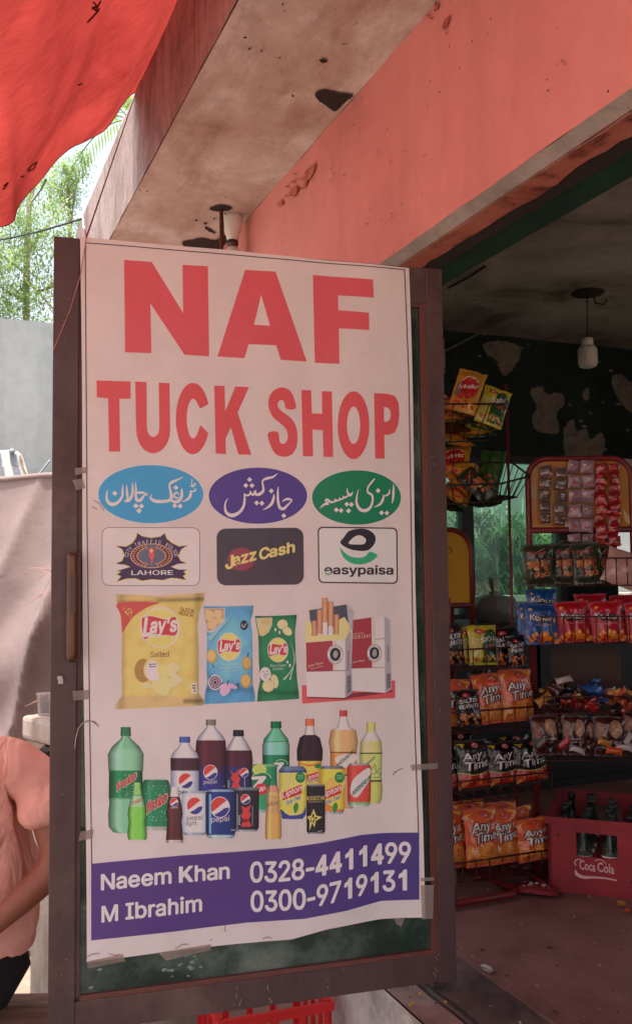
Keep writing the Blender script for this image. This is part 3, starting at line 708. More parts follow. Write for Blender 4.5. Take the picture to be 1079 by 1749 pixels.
# three ovals with hand-traced Urdu words
def dots(c, f, L, r, col, rot=45):
    for x, y in L:
        p = f([(x, y - r * 1.25), (x + r * 1.25, y), (x, y + r * 1.25), (x - r * 1.25, y)]); c.poly(p, col)
WT = lambda y: wref(y)
for ox, sc_, cx, cy, rx, ry, col, strokes, dd, nm in (
    (160, 5.395, 527, 347, 484, 268, (66, 122, 166),
     [[(940, 290, 10), (932, 315, 14), (905, 322, 12), (888, 312, 10)], [(890, 320, 8), (893, 350, 22), (872, 388, 20), (818, 416, 6)], [(908, 205, 8), (905, 240, 8), (904, 276, 8)], [(890, 272, 8), (915, 276, 9), (936, 262, 8), (934, 246, 7), (908, 272, 6)],
      [(812, 290, 6), (812, 330, 20), (808, 372, 24), (776, 412, 26), (730, 412, 20), (700, 388, 12)], [(786, 352, 8), (765, 330, 14), (742, 352, 16), (752, 378, 14), (782, 378, 12)],
      [(824, 186, 4), (775, 212, 14), (722, 236, 22), (698, 262, 14), (708, 320, 20), (716, 372, 26), (694, 404, 24), (620, 414, 26), (560, 408, 26), (524, 380, 14), (536, 348, 4)],
      [(496, 346, 6), (455, 334, 18), (412, 334, 20), (392, 340, 6)], [(500, 348, 10), (462, 362, 14), (436, 398, 26), (400, 404, 24), (388, 360, 18), (390, 300, 16), (384, 236, 5)],
      [(356, 240, 6), (360, 300, 18), (352, 362, 22), (318, 408, 22), (282, 410, 10)], [(304, 262, 6), (306, 320, 18), (312, 380, 18), (300, 414, 8)],
      [(270, 258, 5), (266, 320, 16), (262, 370, 18), (226, 420, 22), (172, 442, 30), (128, 412, 22), (120, 352, 14), (132, 306, 4)]],
     [(195, 340), (757, 286), (746, 452), (797, 456), (388, 455), (440, 457), (417, 500)], 'blue_oval'),
    (350, 5.994, 540, 400, 502, 288, (78, 50, 104),
     [[(892, 446, 6), (850, 434, 22), (806, 446, 14), (790, 466, 6)], [(888, 450, 10), (842, 496, 18), (800, 534, 26), (762, 520, 26), (746, 460, 22), (742, 380, 18), (748, 308, 5)],
      [(702, 384, 6), (700, 425, 22), (680, 480, 26), (640, 520, 18), (592, 544, 5)],
      [(742, 172, 4), (694, 208, 18), (630, 224, 24), (588, 250, 14), (594, 310, 18), (594, 350, 24), (556, 384, 28), (516, 386, 20), (498, 350, 8)],
      [(520, 340, 6), (512, 372, 18), (482, 390, 18), (460, 350, 8)], [(462, 352, 8), (456, 386, 16), (424, 398, 16), (402, 380, 8)],
      [(400, 376, 8), (404, 440, 20), (392, 510, 22), (350, 570, 26), (280, 602, 34), (222, 578, 26), (204, 520, 18), (212, 462, 12), (236, 430, 4)]],
     [(803, 606), (676, 352), (527, 474), (580, 478), (455, 236), (416, 296), (479, 297)], 'purple_oval'),
    (520, 5.994, 528, 420, 456, 278, (28, 96, 66),
     [[(904, 282, 5), (906, 340, 20), (902, 420, 20), (890, 480, 5)],
      [(862, 332, 5), (862, 372, 16), (836, 396, 16), (806, 404, 10)], [(800, 388, 6), (798, 430, 20), (770, 484, 20), (706, 520, 5)],
      [(714, 226, 10), (680, 262, 16), (640, 320, 14), (640, 366, 18), (676, 390, 22), (690, 432, 18), (672, 510, 22), (620, 552, 30), (562, 542, 28), (526, 484, 22), (526, 410, 14), (544, 336, 4)],
      [(428, 324, 6), (432, 370, 14), (460, 396, 24), (486, 364, 6)], [(440, 400, 12), (398, 422, 16), (384, 400, 6)], [(398, 420, 12), (364, 440, 15), (346, 416, 6)], [(366, 438, 12), (318, 452, 16), (300, 430, 6)],
      [(322, 452, 10), (270, 468, 18), (226, 440, 18), (208, 452, 12), (236, 484, 18), (200, 488, 20), (150, 530, 5)]],
     [(745, 350), (782, 576), (836, 578), (424, 488), (470, 492), (442, 556), (318, 546), (366, 552)], 'green_oval')):
    f = Z(ox, 780, sc_); c = BC(850)
    c.poly(f(arc(cx, cy, rx + 6, ry + 6, 0, 360, 56)[:-1]), (214, 180, 176)); c.poly(f(arc(cx, cy, rx, ry, 0, 360, 56)[:-1]), col)
    o = bput(c, nm)
    c = BC(850, .0008)
    for st in strokes: c.stroke(f([(a, b, w_ * 1.15) for a, b, w_ in st]), (222, 190, 190))
    dots(c, f, dd, 20 if ox == 160 else 21, (222, 190, 190))
    put('urdu_lettering', (lambda q: (c.emit(q, bmap), q.mesh('urdu_lettering', M_print))[-1])(MB()), o)
# --- logo panels
f = Z(160, 780, 5.395); c = BC(950)
c.poly(f(rrect(76, 652, 980, 1190, 66)), (96, 62, 66)); c.poly(f(rrect(81, 657, 975, 1185, 62)), (204, 166, 158))
star = [(188, 816), (290, 826), (350, 790), (385, 740), (396, 692), (440, 724), (530, 742), (620, 728), (660, 694), (680, 748), (730, 790), (800, 824), (882, 812), (820, 850), (792, 915), (812, 960), (872, 986), (790, 990), (720, 1020), (790, 1046), (880, 1048), (840, 1068), (870, 1088), (836, 1108), (866, 1146), (780, 1130), (720, 1126), (640, 1148), (540, 1140), (440, 1154), (380, 1130), (290, 1134), (200, 1162), (240, 1110), (200, 1094), (240, 1066), (196, 1060), (330, 1020), (280, 1000), (188, 990), (250, 962), (274, 905), (250, 850)]
c.poly(f(star), (206, 160, 104)); c.poly(f([(530 + (x - 530) * .95, 925 + (y - 925) * .95) for x, y in star]), (66, 40, 66))
c.poly(f(arc(533, 914, 196, 114, 0, 360, 36)[:-1]), (196, 130, 100)); c.poly(f(arc(533, 914, 186, 106, 0, 360, 36)[:-1]), (70, 40, 48)); c.poly(f(arc(533, 914, 122, 104, 0, 360, 30)[:-1]), (92, 84, 96))
rb = random.Random(3)
for sgn in (-1, 1):
    for i in range(13):
        a = math.radians(-70 + 140 * i / 12) ; r1 = 150
        for dr in (-18, 16):
            x, y = 533 + sgn * (r1 + dr) * math.cos(a), 914 + (r1 + dr) * .58 * math.sin(a)
            c.poly(f([(x - 13, y), (x, y - 7), (x + 13, y + 2), (x, y + 8)]), (212, 112, 84))
c.smooth(f([(530, 835), (560, 862), (552, 880), (562, 900), (548, 950), (536, 1000), (526, 950), (506, 905), (512, 880), (504, 862)]), (206, 74, 70)); c.poly(f([(530, 846), (548, 866), (530, 892), (516, 868)]), (214, 150, 110))
s_ = 'CITY TRAFFIC POLICE'
for i, ch in enumerate(s_):
    if ch == ' ': continue
    a = math.radians(lerp(182, 358, i / (len(s_) - 1))); x, y = 533 + 228 * math.cos(a), 916 + 134 * math.sin(a); q = f([(x, y)])[0]
    tr, wd = textgeo(ch, .02); c.textrot(ch, q[0], q[1], wd * 5.0, 6.0, math.degrees(math.atan2(math.cos(a) * 134, -math.sin(a) * 228)), (214, 176, 176), .02)
c.text('LAHORE', f([(348, 1090), (728, 1088)]), 7.6, (214, 180, 184), .02)
bput(c, 'police_logo')
f = Z(350, 780, 5.994); c = BC(950)
c.poly([(p[0] + (p[1] - 950) * .008, p[1] - (p[0] - 440) * .012) for p in f(rrect(120, 732, 1006, 1314, 92))], lambda x, y: (66 + (y - 900) * .1, 52, 58))
c.poly(f(arc(368, 1050, 136, 118, 0, 360, 30)[:-1]), (138, 52, 66))
for i in range(40):
    a = rb.uniform(-1.4, 1.2); r = rb.uniform(120, 170); x, y = 368 + r * math.cos(a), 1050 + r * .85 * math.sin(a); c.poly(f([(x - 4, y), (x, y - 4), (x + 4, y), (x, y + 4)]), (138, 52, 66))
for j, (body, A, B, hh) in enumerate((('J', (212, 1150), (286, 1136), 21), ('azz', (284, 1118), (518, 1054), 14.5), ('C', (556, 1056), (650, 1030), 18), ('ash', (656, 1030), (910, 975), 14.5))):
    c.text(body, f([A, B]), hh if body != 'azz' and body != 'ash' else 17.5 if body == 'ash' else 18.5, (222, 158, 96), .045)
c.smooth(f([(310, 1082), (330, 1066), (350, 1080), (342, 1108), (320, 1112)]), (138, 52, 66)); c.line(f([(320, 1092), (334, 1082), (342, 1092), (328, 1104)]), 1.2, (222, 158, 96))
bput(c, 'cash_logo')
f = Z(520, 780, 5.994); c = BC(950)
fw = lambda L: [(p[0] + (p[1] - 950) * .012, p[1] + (p[0] - 610) * .012) for p in f(L)]
c.poly(fw(rrect(133, 722, 950, 1298, 50)), (46, 28, 34)); c.poly(fw(rrect(146, 735, 937, 1285, 42)), (200, 164, 160))
c.smooth(f([(360, 885), (400, 820), (450, 762), (560, 738), (650, 752), (710, 800), (720, 862), (690, 920), (640, 958), (560, 966), (450, 945)]), (44, 34, 40), 5)
c.smooth(f([(445, 890), (480, 838), (540, 806), (595, 820), (622, 855), (600, 895), (520, 900)]), (200, 164, 160), 5)
c.smooth(f([(358, 930), (400, 980), (470, 1024), (560, 1034), (620, 1016), (662, 974), (740, 1008), (690, 1064), (620, 1094), (540, 1104), (460, 1086), (400, 1040), (368, 985)]), (52, 132, 88), 4)
c.text('asypaisa', f([(288, 1202), (902, 1204)]), 14.5, (50, 36, 42), .035)
c.line(f(arc(238, 1168, 34, 30, 180, 400, 12)), 2.8, (50, 36, 42)); c.line(f([(206, 1170), (268, 1158)]), 2.2, (50, 36, 42)); c.line(f(arc(238, 1172, 36, 34, 30, 150, 8)), 2.0, (60, 120, 86))
bput(c, 'payment_logo')
# --- purple contact band
btop = [(156, 1475), (313, 1460), (472, 1449), (489, 1448), (549, 1439), (615, 1426), (650, 1423), (714, 1421)]
bbot = [(156, 1605), (300, 1590), (420, 1575), (518, 1569), (592, 1555), (650, 1539), (680, 1537), (714, 1535)]
c = BC(1500)
ins = lambda L: [p for a, b in zip(L, L[1:]) for p in [(lerp(a[0], b[0], t / 4), lerp(a[1], b[1], t / 4)) for t in range(4)]] + [L[-1]]
c.poly(ins(btop) + ins(bbot)[::-1], lambda x, y: (74 - (x - 430) * .02 + 4 * nz(x * .03, y * .03), 48 + 3 * nz(x * .02, y * .04), 98)); bput(c, 'contact_band')
zc = Z(150, 1420, 3.597); zd = Z(420, 1410, 3.481)
for nm, body, base, h in (('name_lettering', 'Naeem Khan', zc([(85, 358), (300, 335), (500, 315), (866, 284)]), 26.0), ('name_lettering', 'M Ibrahim', zc([(88, 554), (300, 528), (500, 507), (697, 485)]), 26.5),
    ('phone_lettering', '0328-4411499', zd([(26, 333), (200, 330), (370, 310), (500, 283), (690, 240), (820, 224), (972, 214)]), 33.5), ('phone_lettering', '0300-9719131', zd([(30, 507), (190, 503), (360, 490), (500, 458), (690, 410), (820, 388), (965, 378)]), 33.5)):
    c = BC(1500, .0008); c.text(body, base, h, (206, 184, 198), .03); bput(c, nm)
# --- pictures of snack packets on the banner
def mulc(c, k): return tuple(max(0, min(255, v * k)) for v in c)
def lays(c, f, cx, cy, rx, ry, ribbon, tw, th):
    c.poly(f(arc(cx, cy, rx * 1.06, ry * 1.05, 0, 360, 32)[:-1]), (226, 190, 160)); c.poly(f(arc(cx, cy, rx, ry, 0, 360, 32)[:-1]), lambda x, y: (222, 168 + 8 * math.sin(x * .3), 92))
    c.smooth(f(ribbon), (228, 190, 180)); mx = sum(p[0] for p in ribbon) / len(ribbon); my = sum(p[1] for p in ribbon) / len(ribbon)
    c.smooth(f([(mx + (x - mx) * .95, my + (y - my) * .92) for x, y in ribbon]), (184, 52, 56))
f = Z(190, 1005, 6.347)
c = BC(1110)
out = [(45, 65), (250, 68), (540, 84), (760, 62), (1015, 46), (1000, 160), (950, 260), (935, 400), (945, 700), (945, 1130), (1000, 1200), (1003, 1265), (700, 1280), (300, 1300), (38, 1312), (60, 1240), (120, 1165), (115, 900), (118, 500), (100, 290), (60, 150)]
def ybag(x, y):
    X, Y = (x - 190) * 6.347, (y - 1005) * 6.347
    b = (204, 156, 90)
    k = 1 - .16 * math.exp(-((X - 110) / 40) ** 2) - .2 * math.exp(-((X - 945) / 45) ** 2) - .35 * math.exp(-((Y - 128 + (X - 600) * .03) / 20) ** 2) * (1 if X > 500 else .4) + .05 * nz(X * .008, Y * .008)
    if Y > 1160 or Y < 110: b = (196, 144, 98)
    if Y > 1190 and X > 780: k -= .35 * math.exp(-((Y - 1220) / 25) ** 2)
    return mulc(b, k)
c.ml = 7; c.poly(f(out), ybag); c.ml = 9
c.smooth(f([(75, 155), (520, 150), (400, 200), (250, 300), (160, 420), (122, 480), (108, 290)]), (184, 66, 62), 3)
lays(c, f, 530, 420, 200, 214, [(322, 330), (360, 300), (440, 292), (540, 318), (620, 330), (690, 296), (718, 340), (726, 470), (690, 520), (600, 512), (500, 520), (420, 528), (350, 560), (330, 470)], 0, 0)
c.stroke(f([(690, 290, 10), (740, 400, 20), (700, 560, 18), (560, 640, 14), (400, 600, 8)]), (232, 190, 130)); c.stroke(f([(400, 250, 8), (540, 215, 16), (650, 265, 8)]), (236, 200, 140))
def laystext(c, f, pts, h, shear=0.0):
    c.text("L", f(pts[0]), h * 1.25, (226, 190, 184), .05, shear=shear); c.text("ay's", f(pts[1]), h, (226, 190, 184), .045, shear=shear)
laystext(c, f, [[(350, 515), (430, 508)], [(420, 480), (700, 462)]], 24, .12); c.stroke(f([(350, 518, 20), (440, 505, 20), (500, 500, 14)]), (226, 190, 184))
c.text('Salted', f([(424, 744), (626, 738)]), 9, (104, 58, 30), .01); c.text('QUICK', f([(746, 244), (900, 270)]), 6.4, (136, 70, 36), .02); c.text('MUNCH!', f([(734, 284), (888, 314)]), 6.0, (136, 70, 36), .02)
c.textrot('10', 190 + 185 / 6.347, 1005 + 258 / 6.347, 13, 10, -35, (216, 180, 90), .05); c.textrot('Rs', 190 + 140 / 6.347, 1005 + 215 / 6.347, 6, 4, -35, (216, 120, 90)); c.textrot('Only', 190 + 212 / 6.347, 1005 + 308 / 6.347, 8, 3.6, -50, (216, 120, 90))
c.poly(f(arc(345, 890, 92, 128, 0, 360, 24)[:-1]), lambda x, y: (160 + nz(x * .3, y * .3) * 20, 104, 60)); c.poly(f(arc(440, 880, 90, 118, 0, 360, 24)[:-1]), (206, 158, 110)); c.poly(f(arc(448, 890, 72, 106, 0, 360, 24)[:-1]), (224, 196, 182))
c.line(f([(415, 822), (488, 818)]), 1.4, (70, 60, 80)); c.line(f([(420, 850), (485, 842)]), 1.4, (70, 60, 80)); c.line(f([(418, 820), (422, 852)]), 1, (70, 60, 80))
for pts, cc in (([(505, 850), (560, 820), (620, 840), (640, 900), (600, 960), (520, 960)], (224, 186, 104)), ([(620, 820), (700, 810), (750, 860), (700, 920), (690, 960), (620, 940)], (226, 194, 120)), ([(690, 930), (750, 960), (772, 1000), (720, 1040), (650, 1070), (640, 980)], (228, 200, 130)),
                ([(335, 1030), (380, 1016), (430, 1040), (440, 1070), (370, 1080), (338, 1060)], (222, 182, 120)), ([(440, 980), (520, 960), (620, 970), (660, 1010), (640, 1080), (610, 1140), (570, 1162), (510, 1140), (450, 1080)], (226, 190, 112)), ([(450, 890), (500, 900), (520, 980), (460, 1000), (420, 960)], (220, 196, 176))):
    c.smooth(f(pts), cc, 4)
c.poly(f([(866, 1016), (926, 1022), (926, 1140), (866, 1134)]), (216, 180, 150)); c.poly(f([(876, 1044), (916, 1046), (916, 1060), (876, 1058)]), (104, 66, 44)); c.poly(f([(876, 1070), (916, 1072), (916, 1086), (876, 1084)]), (104, 66, 44)); c.poly(f([(890, 1100), (914, 1100), (914, 1120), (890, 1118)]), (120, 90, 60))
bput(c, 'yellow_packet_picture')
f = Z(345, 1020, 6.347); c = BC(1110)
out = [(14, 98), (200, 100), (400, 95), (556, 88), (545, 180), (522, 250), (540, 400), (545, 800), (545, 940), (572, 1060), (574, 1128), (300, 1145), (20, 1158), (30, 1040), (60, 930), (48, 800), (55, 500), (50, 330), (30, 230)]
def bbag(x, y):
    X, Y = (x - 345) * 6.347, (y - 1020) * 6.347
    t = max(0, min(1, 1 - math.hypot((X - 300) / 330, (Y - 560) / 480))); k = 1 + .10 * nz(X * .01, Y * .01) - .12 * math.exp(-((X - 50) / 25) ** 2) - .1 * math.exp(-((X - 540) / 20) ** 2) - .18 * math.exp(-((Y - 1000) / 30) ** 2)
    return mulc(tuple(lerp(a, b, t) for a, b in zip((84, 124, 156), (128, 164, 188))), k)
c.ml = 7; c.poly(f(out), bbag); c.ml = 9
c.poly(f([(20, 120), (246, 118), (245, 250), (180, 340), (90, 385), (60, 375), (40, 260)]), (196, 164, 158)); c.poly(f([(22, 124), (236, 122), (236, 230), (170, 320), (90, 370), (62, 360), (40, 250)]), (178, 122, 92))
for x, y, r in ((80, 200, 60), (170, 180, 50), (110, 290, 60), (180, 250, 45), (60, 160, 30)): c.ell(*f([(x, y)])[0], r / 6.347, r / 7.5, mulc((204, 148, 110), 1 - .1 * nz(x, y)), 10, rot=x)
c.poly(f([(246, 250), (330, 220), (92, 480), (50, 440)]), (132, 150, 184)); c.line(f([(320, 215), (92, 485)]), 1.2, (50, 84, 120))
c.poly(f(arc(453, 303, 42, 54, 0, 360, 24)[:-1]), (48, 40, 50)); c.line(f([(425, 300), (445, 330), (480, 280)]), 1.2, (170, 150, 150)); c.line(f([(430, 285), (470, 325)]), .8, (150, 130, 130))
lays(c, f, 291, 537, 122, 145, [(166, 480), (210, 452), (290, 462), (360, 464), (400, 446), (418, 500), (414, 575), (385, 600), (300, 592), (220, 600), (178, 622), (166, 560)], 0, 0)
laystext(c, f, [[(192, 586), (236, 582)], [(236, 572), (402, 560)]], 14, .1); c.stroke(f([(192, 588, 14), (262, 578, 8)]), (226, 190, 184))
c.text('French Cheese', f([(205, 738), (385, 730)]), 3.6, (176, 190, 204), .0); c.text('Caramelised Onion &', f([(190, 775), (400, 768)]), 3.4, (176, 190, 204), .0); c.text('Balsamic Vinegar', f([(225, 808), (385, 802)]), 3.4, (186, 198, 210), .0)
for x, y, rx, ry, cc in ((105, 640, 56, 76, (204, 148, 92)), (480, 715, 54, 76, (188, 134, 84)), (470, 905, 58, 78, (198, 142, 84))):
    c.poly(f(arc(x, y, rx, ry, 0, 360, 20)[:-1]), mulc(cc, .86)); c.poly(f(arc(x - 4, y - 6, rx * .8, ry * .8, 0, 360, 20)[:-1]), cc)
for r, cc in ((74, (208, 176, 184)), (62, (90, 50, 66)), (50, (186, 140, 152)), (40, (92, 48, 64)), (28, (176, 130, 146)), (18, (80, 46, 60))): c.poly(f(arc(141, 922, r, r * 1.12, 0, 360, 24)[:-1]), cc)
c.smooth(f([(190, 1010), (210, 950), (260, 930), (300, 960), (296, 1020), (240, 1068), (200, 1050)]), (198, 140, 162)); c.smooth(f([(290, 930), (330, 940), (376, 970), (370, 990), (310, 985), (280, 960)]), (196, 134, 156))
for a, b in (((500, 600), (490, 640)), ((80, 850), (90, 870)), ((110, 730), (125, 760)), ((285, 900), (270, 950)), ((360, 945), (385, 950)), ((385, 930), (392, 985)), ((220, 925), (200, 945))): c.line(f([a, b]), 1.6, (48, 44, 58))
bput(c, 'blue_packet_picture')
c = BC(1110)
out = [(570, 203), (700, 205), (860, 198), (1024, 190), (1015, 280), (1002, 380), (1010, 600), (1022, 850), (1040, 1000), (1050, 1100), (820, 1115), (590, 1130), (600, 1020), (625, 900), (612, 700), (608, 500), (605, 400), (585, 300)]
def gbag(x, y):
    X, Y = (x - 345) * 6.347, (y - 1020) * 6.347
    k = 1 + .14 * nz(X * .012, Y * .008, 3) - .2 * math.exp(-((X - 612) / 20) ** 2) - .15 * math.exp(-((X - 1012) / 20) ** 2) - .2 * math.exp(-((Y - 1035) / 26) ** 2) - .25 * math.exp(-((Y - 212) / 14) ** 2)
    return mulc((46, 102, 68), k)
c.ml = 7; c.poly(f(out), gbag); c.ml = 9
c.poly(f([(580, 224), (758, 220), (756, 300), (720, 380), (650, 425), (618, 410), (600, 330)]), (188, 152, 118)); c.poly(f(arc(658, 360, 46, 56, 0, 360, 18)[:-1]), (198, 152, 100)); c.poly(f(arc(690, 262, 50, 36, 0, 360, 18)[:-1]), (194, 142, 96))
for x, y, rx, ry, rot in ((868, 295, 60, 56, 0), (918, 366, 60, 44, 40), (780, 910, 44, 78, -10), (712, 960, 66, 66, 0)):
    q = f([(x, y)])[0]; c.ell(q[0], q[1], rx / 6.347, ry / 6.347, (164, 136, 84), 22, rot=rot); c.ell(q[0], q[1], rx / 6.9, ry / 6.9, (206, 182, 128), 22, rot=rot)
lays(c, f, 818, 570, 106, 128, [(712, 520), (760, 500), (820, 510), (870, 510), (905, 488), (922, 530), (920, 600), (895, 634), (820, 622), (760, 630), (724, 650), (710, 590)], 0, 0)
laystext(c, f, [[(730, 612), (766, 610)], [(772, 606), (910, 592)]], 12.5, .1); c.stroke(f([(730, 614, 12), (800, 606, 8)]), (226, 190, 184))
c.text('Sour Cream', f([(732, 752), (905, 748)]), 4.4, (190, 184, 170), .01); c.text('& Onion', f([(762, 790), (876, 784)]), 4.4, (190, 184, 170), .01)
c.poly(f(arc(680, 832, 60, 76, 0, 360, 24)[:-1]), (208, 196, 178))
for x, y in ((655, 805), (700, 800), (675, 830), (690, 850), (665, 850), (680, 870), (705, 830)): c.poly(f([(x - 8, y), (x, y - 7), (x + 9, y + 2), (x, y + 8)]), (90, 72, 50))
for pts in ([(880, 890, 22), (900, 870, 18), (960, 790, 8), (1000, 690, 5), (990, 600, 3), (960, 520, 2)], [(948, 892, 18), (955, 860, 14), (990, 720, 6), (1008, 600, 3)], [(990, 690, 5), (980, 560, 3), (945, 480, 2)]): c.stroke(f(pts), (170, 190, 140))
for x, y in ((790, 350), (835, 382), (920, 700), (946, 738)): c.ell(*f([(x, y)])[0], 1.8, 3, (210, 196, 176), 8)
bput(c, 'green_packet_picture')
# --- cigarette packs on the red strip
f = Z(420, 1000, 3.597); c = BC(1110)
c.poly(f([(340, 612), (600, 600), (915, 583), (916, 692), (620, 705), (343, 725)]), (196, 70, 72))
c.poly(f([(372, 682), (600, 690), (640, 660), (870, 660), (895, 640), (900, 655), (640, 690), (600, 700), (370, 690)]), (120, 44, 50))
c.poly(f([(640, 214), (848, 190), (854, 660), (645, 646)]), (204, 168, 164)); c.poly(f([(848, 190), (884, 212), (892, 640), (854, 660)]), (160, 128, 132))
c.poly(f([(650, 212), (768, 196), (772, 505), (645, 508)]), (150, 50, 56))
for x in (776, 784, 792): c.line(f([(x, 198), (x + 2, 505)]), .7, (186, 140, 110))
c.line(f([(645, 508), (853, 502)]), .8, (120, 60, 60)); c.line(f([(790, 330), (850, 326)]), .8, (120, 60, 60))
c.text('JOHN PLAYER', f([(640, 304), (718, 296)]), 2.6, (212, 160, 130), .0); c.text('GOLD LEAF', f([(634, 328), (764, 318)]), 5.4, (214, 164, 134), .0)
def seal(cx, cy, r):
    c.poly(f(arc(cx, cy, r, r * 1.22, 0, 360, 28)[:-1]), (206, 170, 164)); c.line(f(arc(cx, cy, r * .96, r * 1.17, 0, 360, 28)), .6, (120, 60, 60), True)
    c.poly(f(arc(cx, cy, r * .66, r * .82, 0, 360, 24)[:-1]), (46, 38, 44)); c.smooth(f([(cx - 8, cy - 18), (cx + 6, cy - 24), (cx + 16, cy - 6), (cx + 10, cy + 18), (cx - 4, cy + 22), (cx - 14, cy + 6)]), (150, 124, 124), 3)
    for tx, a0, a1 in (('JOHN PLAYER', 205, 335), ('GOLD LEAF', 150, 30)):
        for i, ch in enumerate(tx):
            if ch == ' ': continue
            a = math.radians(lerp(a0, a1, i / (len(tx) - 1))); q = f([(cx + r * .82 * math.cos(a), cy + r * 1.01 * math.sin(a))])[0]
            c.textrot(ch, q[0], q[1], 2.3, 2.7, math.degrees(a) + (90 if a0 > 180 else -90), (60, 40, 46), .03)
seal(786, 415, 46)
c.text('John Player', f([(650, 476), (728, 462)]), 3.2, (214, 160, 140), .0, 'bfont', .2)
def barcode(x0, y0, x1, y1, n, lean):
    for i in range(n):
        y = lerp(y0, y1, i / n); c.poly(f([(x0, y), (x1, y + lean), (x1, y + lean + (y1 - y0) / n * (.3 + .5 * ((i * 7) % 3) / 2)), (x0, y + (y1 - y0) / n * .5)]), (60, 44, 52))
barcode(862, 545, 886, 640, 13, -10)
for i in range(8): c.poly(f([(866, 370 + i * 14), (874, 366 + i * 14), (874, 374 + i * 14), (866, 378 + i * 14)]), (96, 60, 66))
# open pack in front
c.poly(f([(384, 152), (612, 116), (628, 190), (620, 260), (395, 262)]), (76, 66, 74)); c.poly(f([(612, 116), (652, 152), (652, 268), (628, 268)]), (164, 136, 136))
c.poly(f([(362, 224), (396, 222), (404, 300), (560, 290), (566, 210), (600, 192), (632, 246), (630, 280), (604, 334), (362, 348)]), (208, 168, 112))
for x0, x1, top, bot in ((400, 430, 216, 310), (432, 462, 148, 306), (535, 566, 178, 300), (498, 532, 100, 302), (462, 496, 76, 304)):
    c.prof(420 + (x0 + x1) / 2 / 3.597, [(1000 + top / 3.597, (x1 - x0) / 2 / 3.597), (1000 + bot / 3.597, (x1 - x0) / 2 / 3.597)], lambda s, y: mulc((196, 122, 90), 1.02 - .28 * s * s), 6, 1)
for x, y0 in ((481, 226), (515, 250), (449, 296)): c.poly(f([(x - 14, y0), (x + 14, y0), (x + 14, 304), (x - 14, 304)]), (208, 182, 180))
c.poly(f([(362, 348), (604, 330), (604, 688), (370, 682)]), (206, 172, 166)); c.poly(f([(604, 330), (632, 282), (640, 300), (646, 660), (606, 688)]), (156, 126, 130))
c.poly(f([(364, 350), (526, 338), (530, 523), (368, 526)]), (152, 50, 58))
for x in (534, 542, 550): c.line(f([(x, 340), (x + 2, 523)]), .7, (186, 140, 110))
c.line(f([(368, 527), (606, 521)]), 1.0, (96, 50, 54)); seal(543, 422, 50); c.text('John Player', f([(378, 500), (470, 478)]), 4.0, (214, 160, 140), .0, 'bfont', .2); c.line(f([(390, 512), (468, 494)]), .6, (214, 160, 140))
barcode(614, 556, 638, 668, 14, -12)
for i in range(9): c.poly(f([(618, 400 + i * 14), (626, 396 + i * 14), (626, 404 + i * 14), (618, 408 + i * 14)]), (96, 60, 66))
bput(c, 'cigarette_packs_picture')
# --- bottles and cans
f1 = Z(160, 1210, 3.853); f2 = Z(420, 1200, 3.597)
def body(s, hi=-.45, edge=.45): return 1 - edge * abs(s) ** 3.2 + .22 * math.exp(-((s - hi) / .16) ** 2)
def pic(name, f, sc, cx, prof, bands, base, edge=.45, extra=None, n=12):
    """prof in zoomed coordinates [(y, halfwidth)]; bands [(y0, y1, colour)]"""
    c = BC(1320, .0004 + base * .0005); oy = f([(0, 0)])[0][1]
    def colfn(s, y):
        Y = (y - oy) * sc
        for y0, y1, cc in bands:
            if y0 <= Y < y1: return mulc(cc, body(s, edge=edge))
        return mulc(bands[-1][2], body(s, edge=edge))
    # split at band borders for crisp labels
    ys = sorted(set([p[0] for p in prof] + [b[0] for b in bands if prof[0][0] < b[0] < prof[-1][0]] + [b[0] - .01 for b in bands if prof[0][0] < b[0] < prof[-1][0]]))
    pp = [(y, plerp(prof, y)[0]) for y in ys]
    q = [(f([(0, y)])[0][1], h / sc) for y, h in pp]
    c.prof(f([(cx, 0)])[0][0], q, colfn, n, 2)
    if extra: extra(c)
    bput(c, name)
def globe(c, f, cx, cy, r, asp=1.08):
    c.poly(f(arc(cx, cy, r * 1.08, r * 1.08 * asp, 0, 360, 28)[:-1]), (206, 176, 184))
    c.poly(f(arc(cx, cy, r, r * asp, 150, 318, 16) + [(cx + r * .25, cy - r * .35), (cx - r * .3, cy + r * .1)]), (190, 58, 56))
    c.poly(f(arc(cx, cy, r, r * asp, 2, 130, 14) + [(cx - r * .1, cy + r * .55), (cx + r * .5, cy + r * .1)]), (58, 52, 110))
GRN = (96, 138, 106)
def sp(c, n=20, box=(140, 420, 270, 580), f=f1, col=(170, 190, 180), seed=1):
    r = random.Random(seed)
    for i in range(n):
        x, y = r.uniform(box[0], box[2]), r.uniform(box[1], box[3]); d = r.uniform(1.5, 4); c.poly(f([(x - d, y), (x, y - d), (x + d, y), (x, y + d)]), col)
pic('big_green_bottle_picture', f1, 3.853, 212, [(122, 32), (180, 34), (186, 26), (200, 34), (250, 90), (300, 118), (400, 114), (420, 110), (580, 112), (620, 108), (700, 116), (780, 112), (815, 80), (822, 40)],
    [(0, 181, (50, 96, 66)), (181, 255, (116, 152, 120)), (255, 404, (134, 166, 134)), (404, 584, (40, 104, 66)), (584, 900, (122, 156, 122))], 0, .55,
    lambda c: (sp(c, 40, (150, 430, 280, 575)), c.text('fruko', f1([(148, 548), (280, 462)]), 15, (206, 170, 170), .07, shear=.1), c.text('fruko', f1([(148, 546), (278, 462)]), 14.5, (178, 62, 60), .045, shear=.1)))
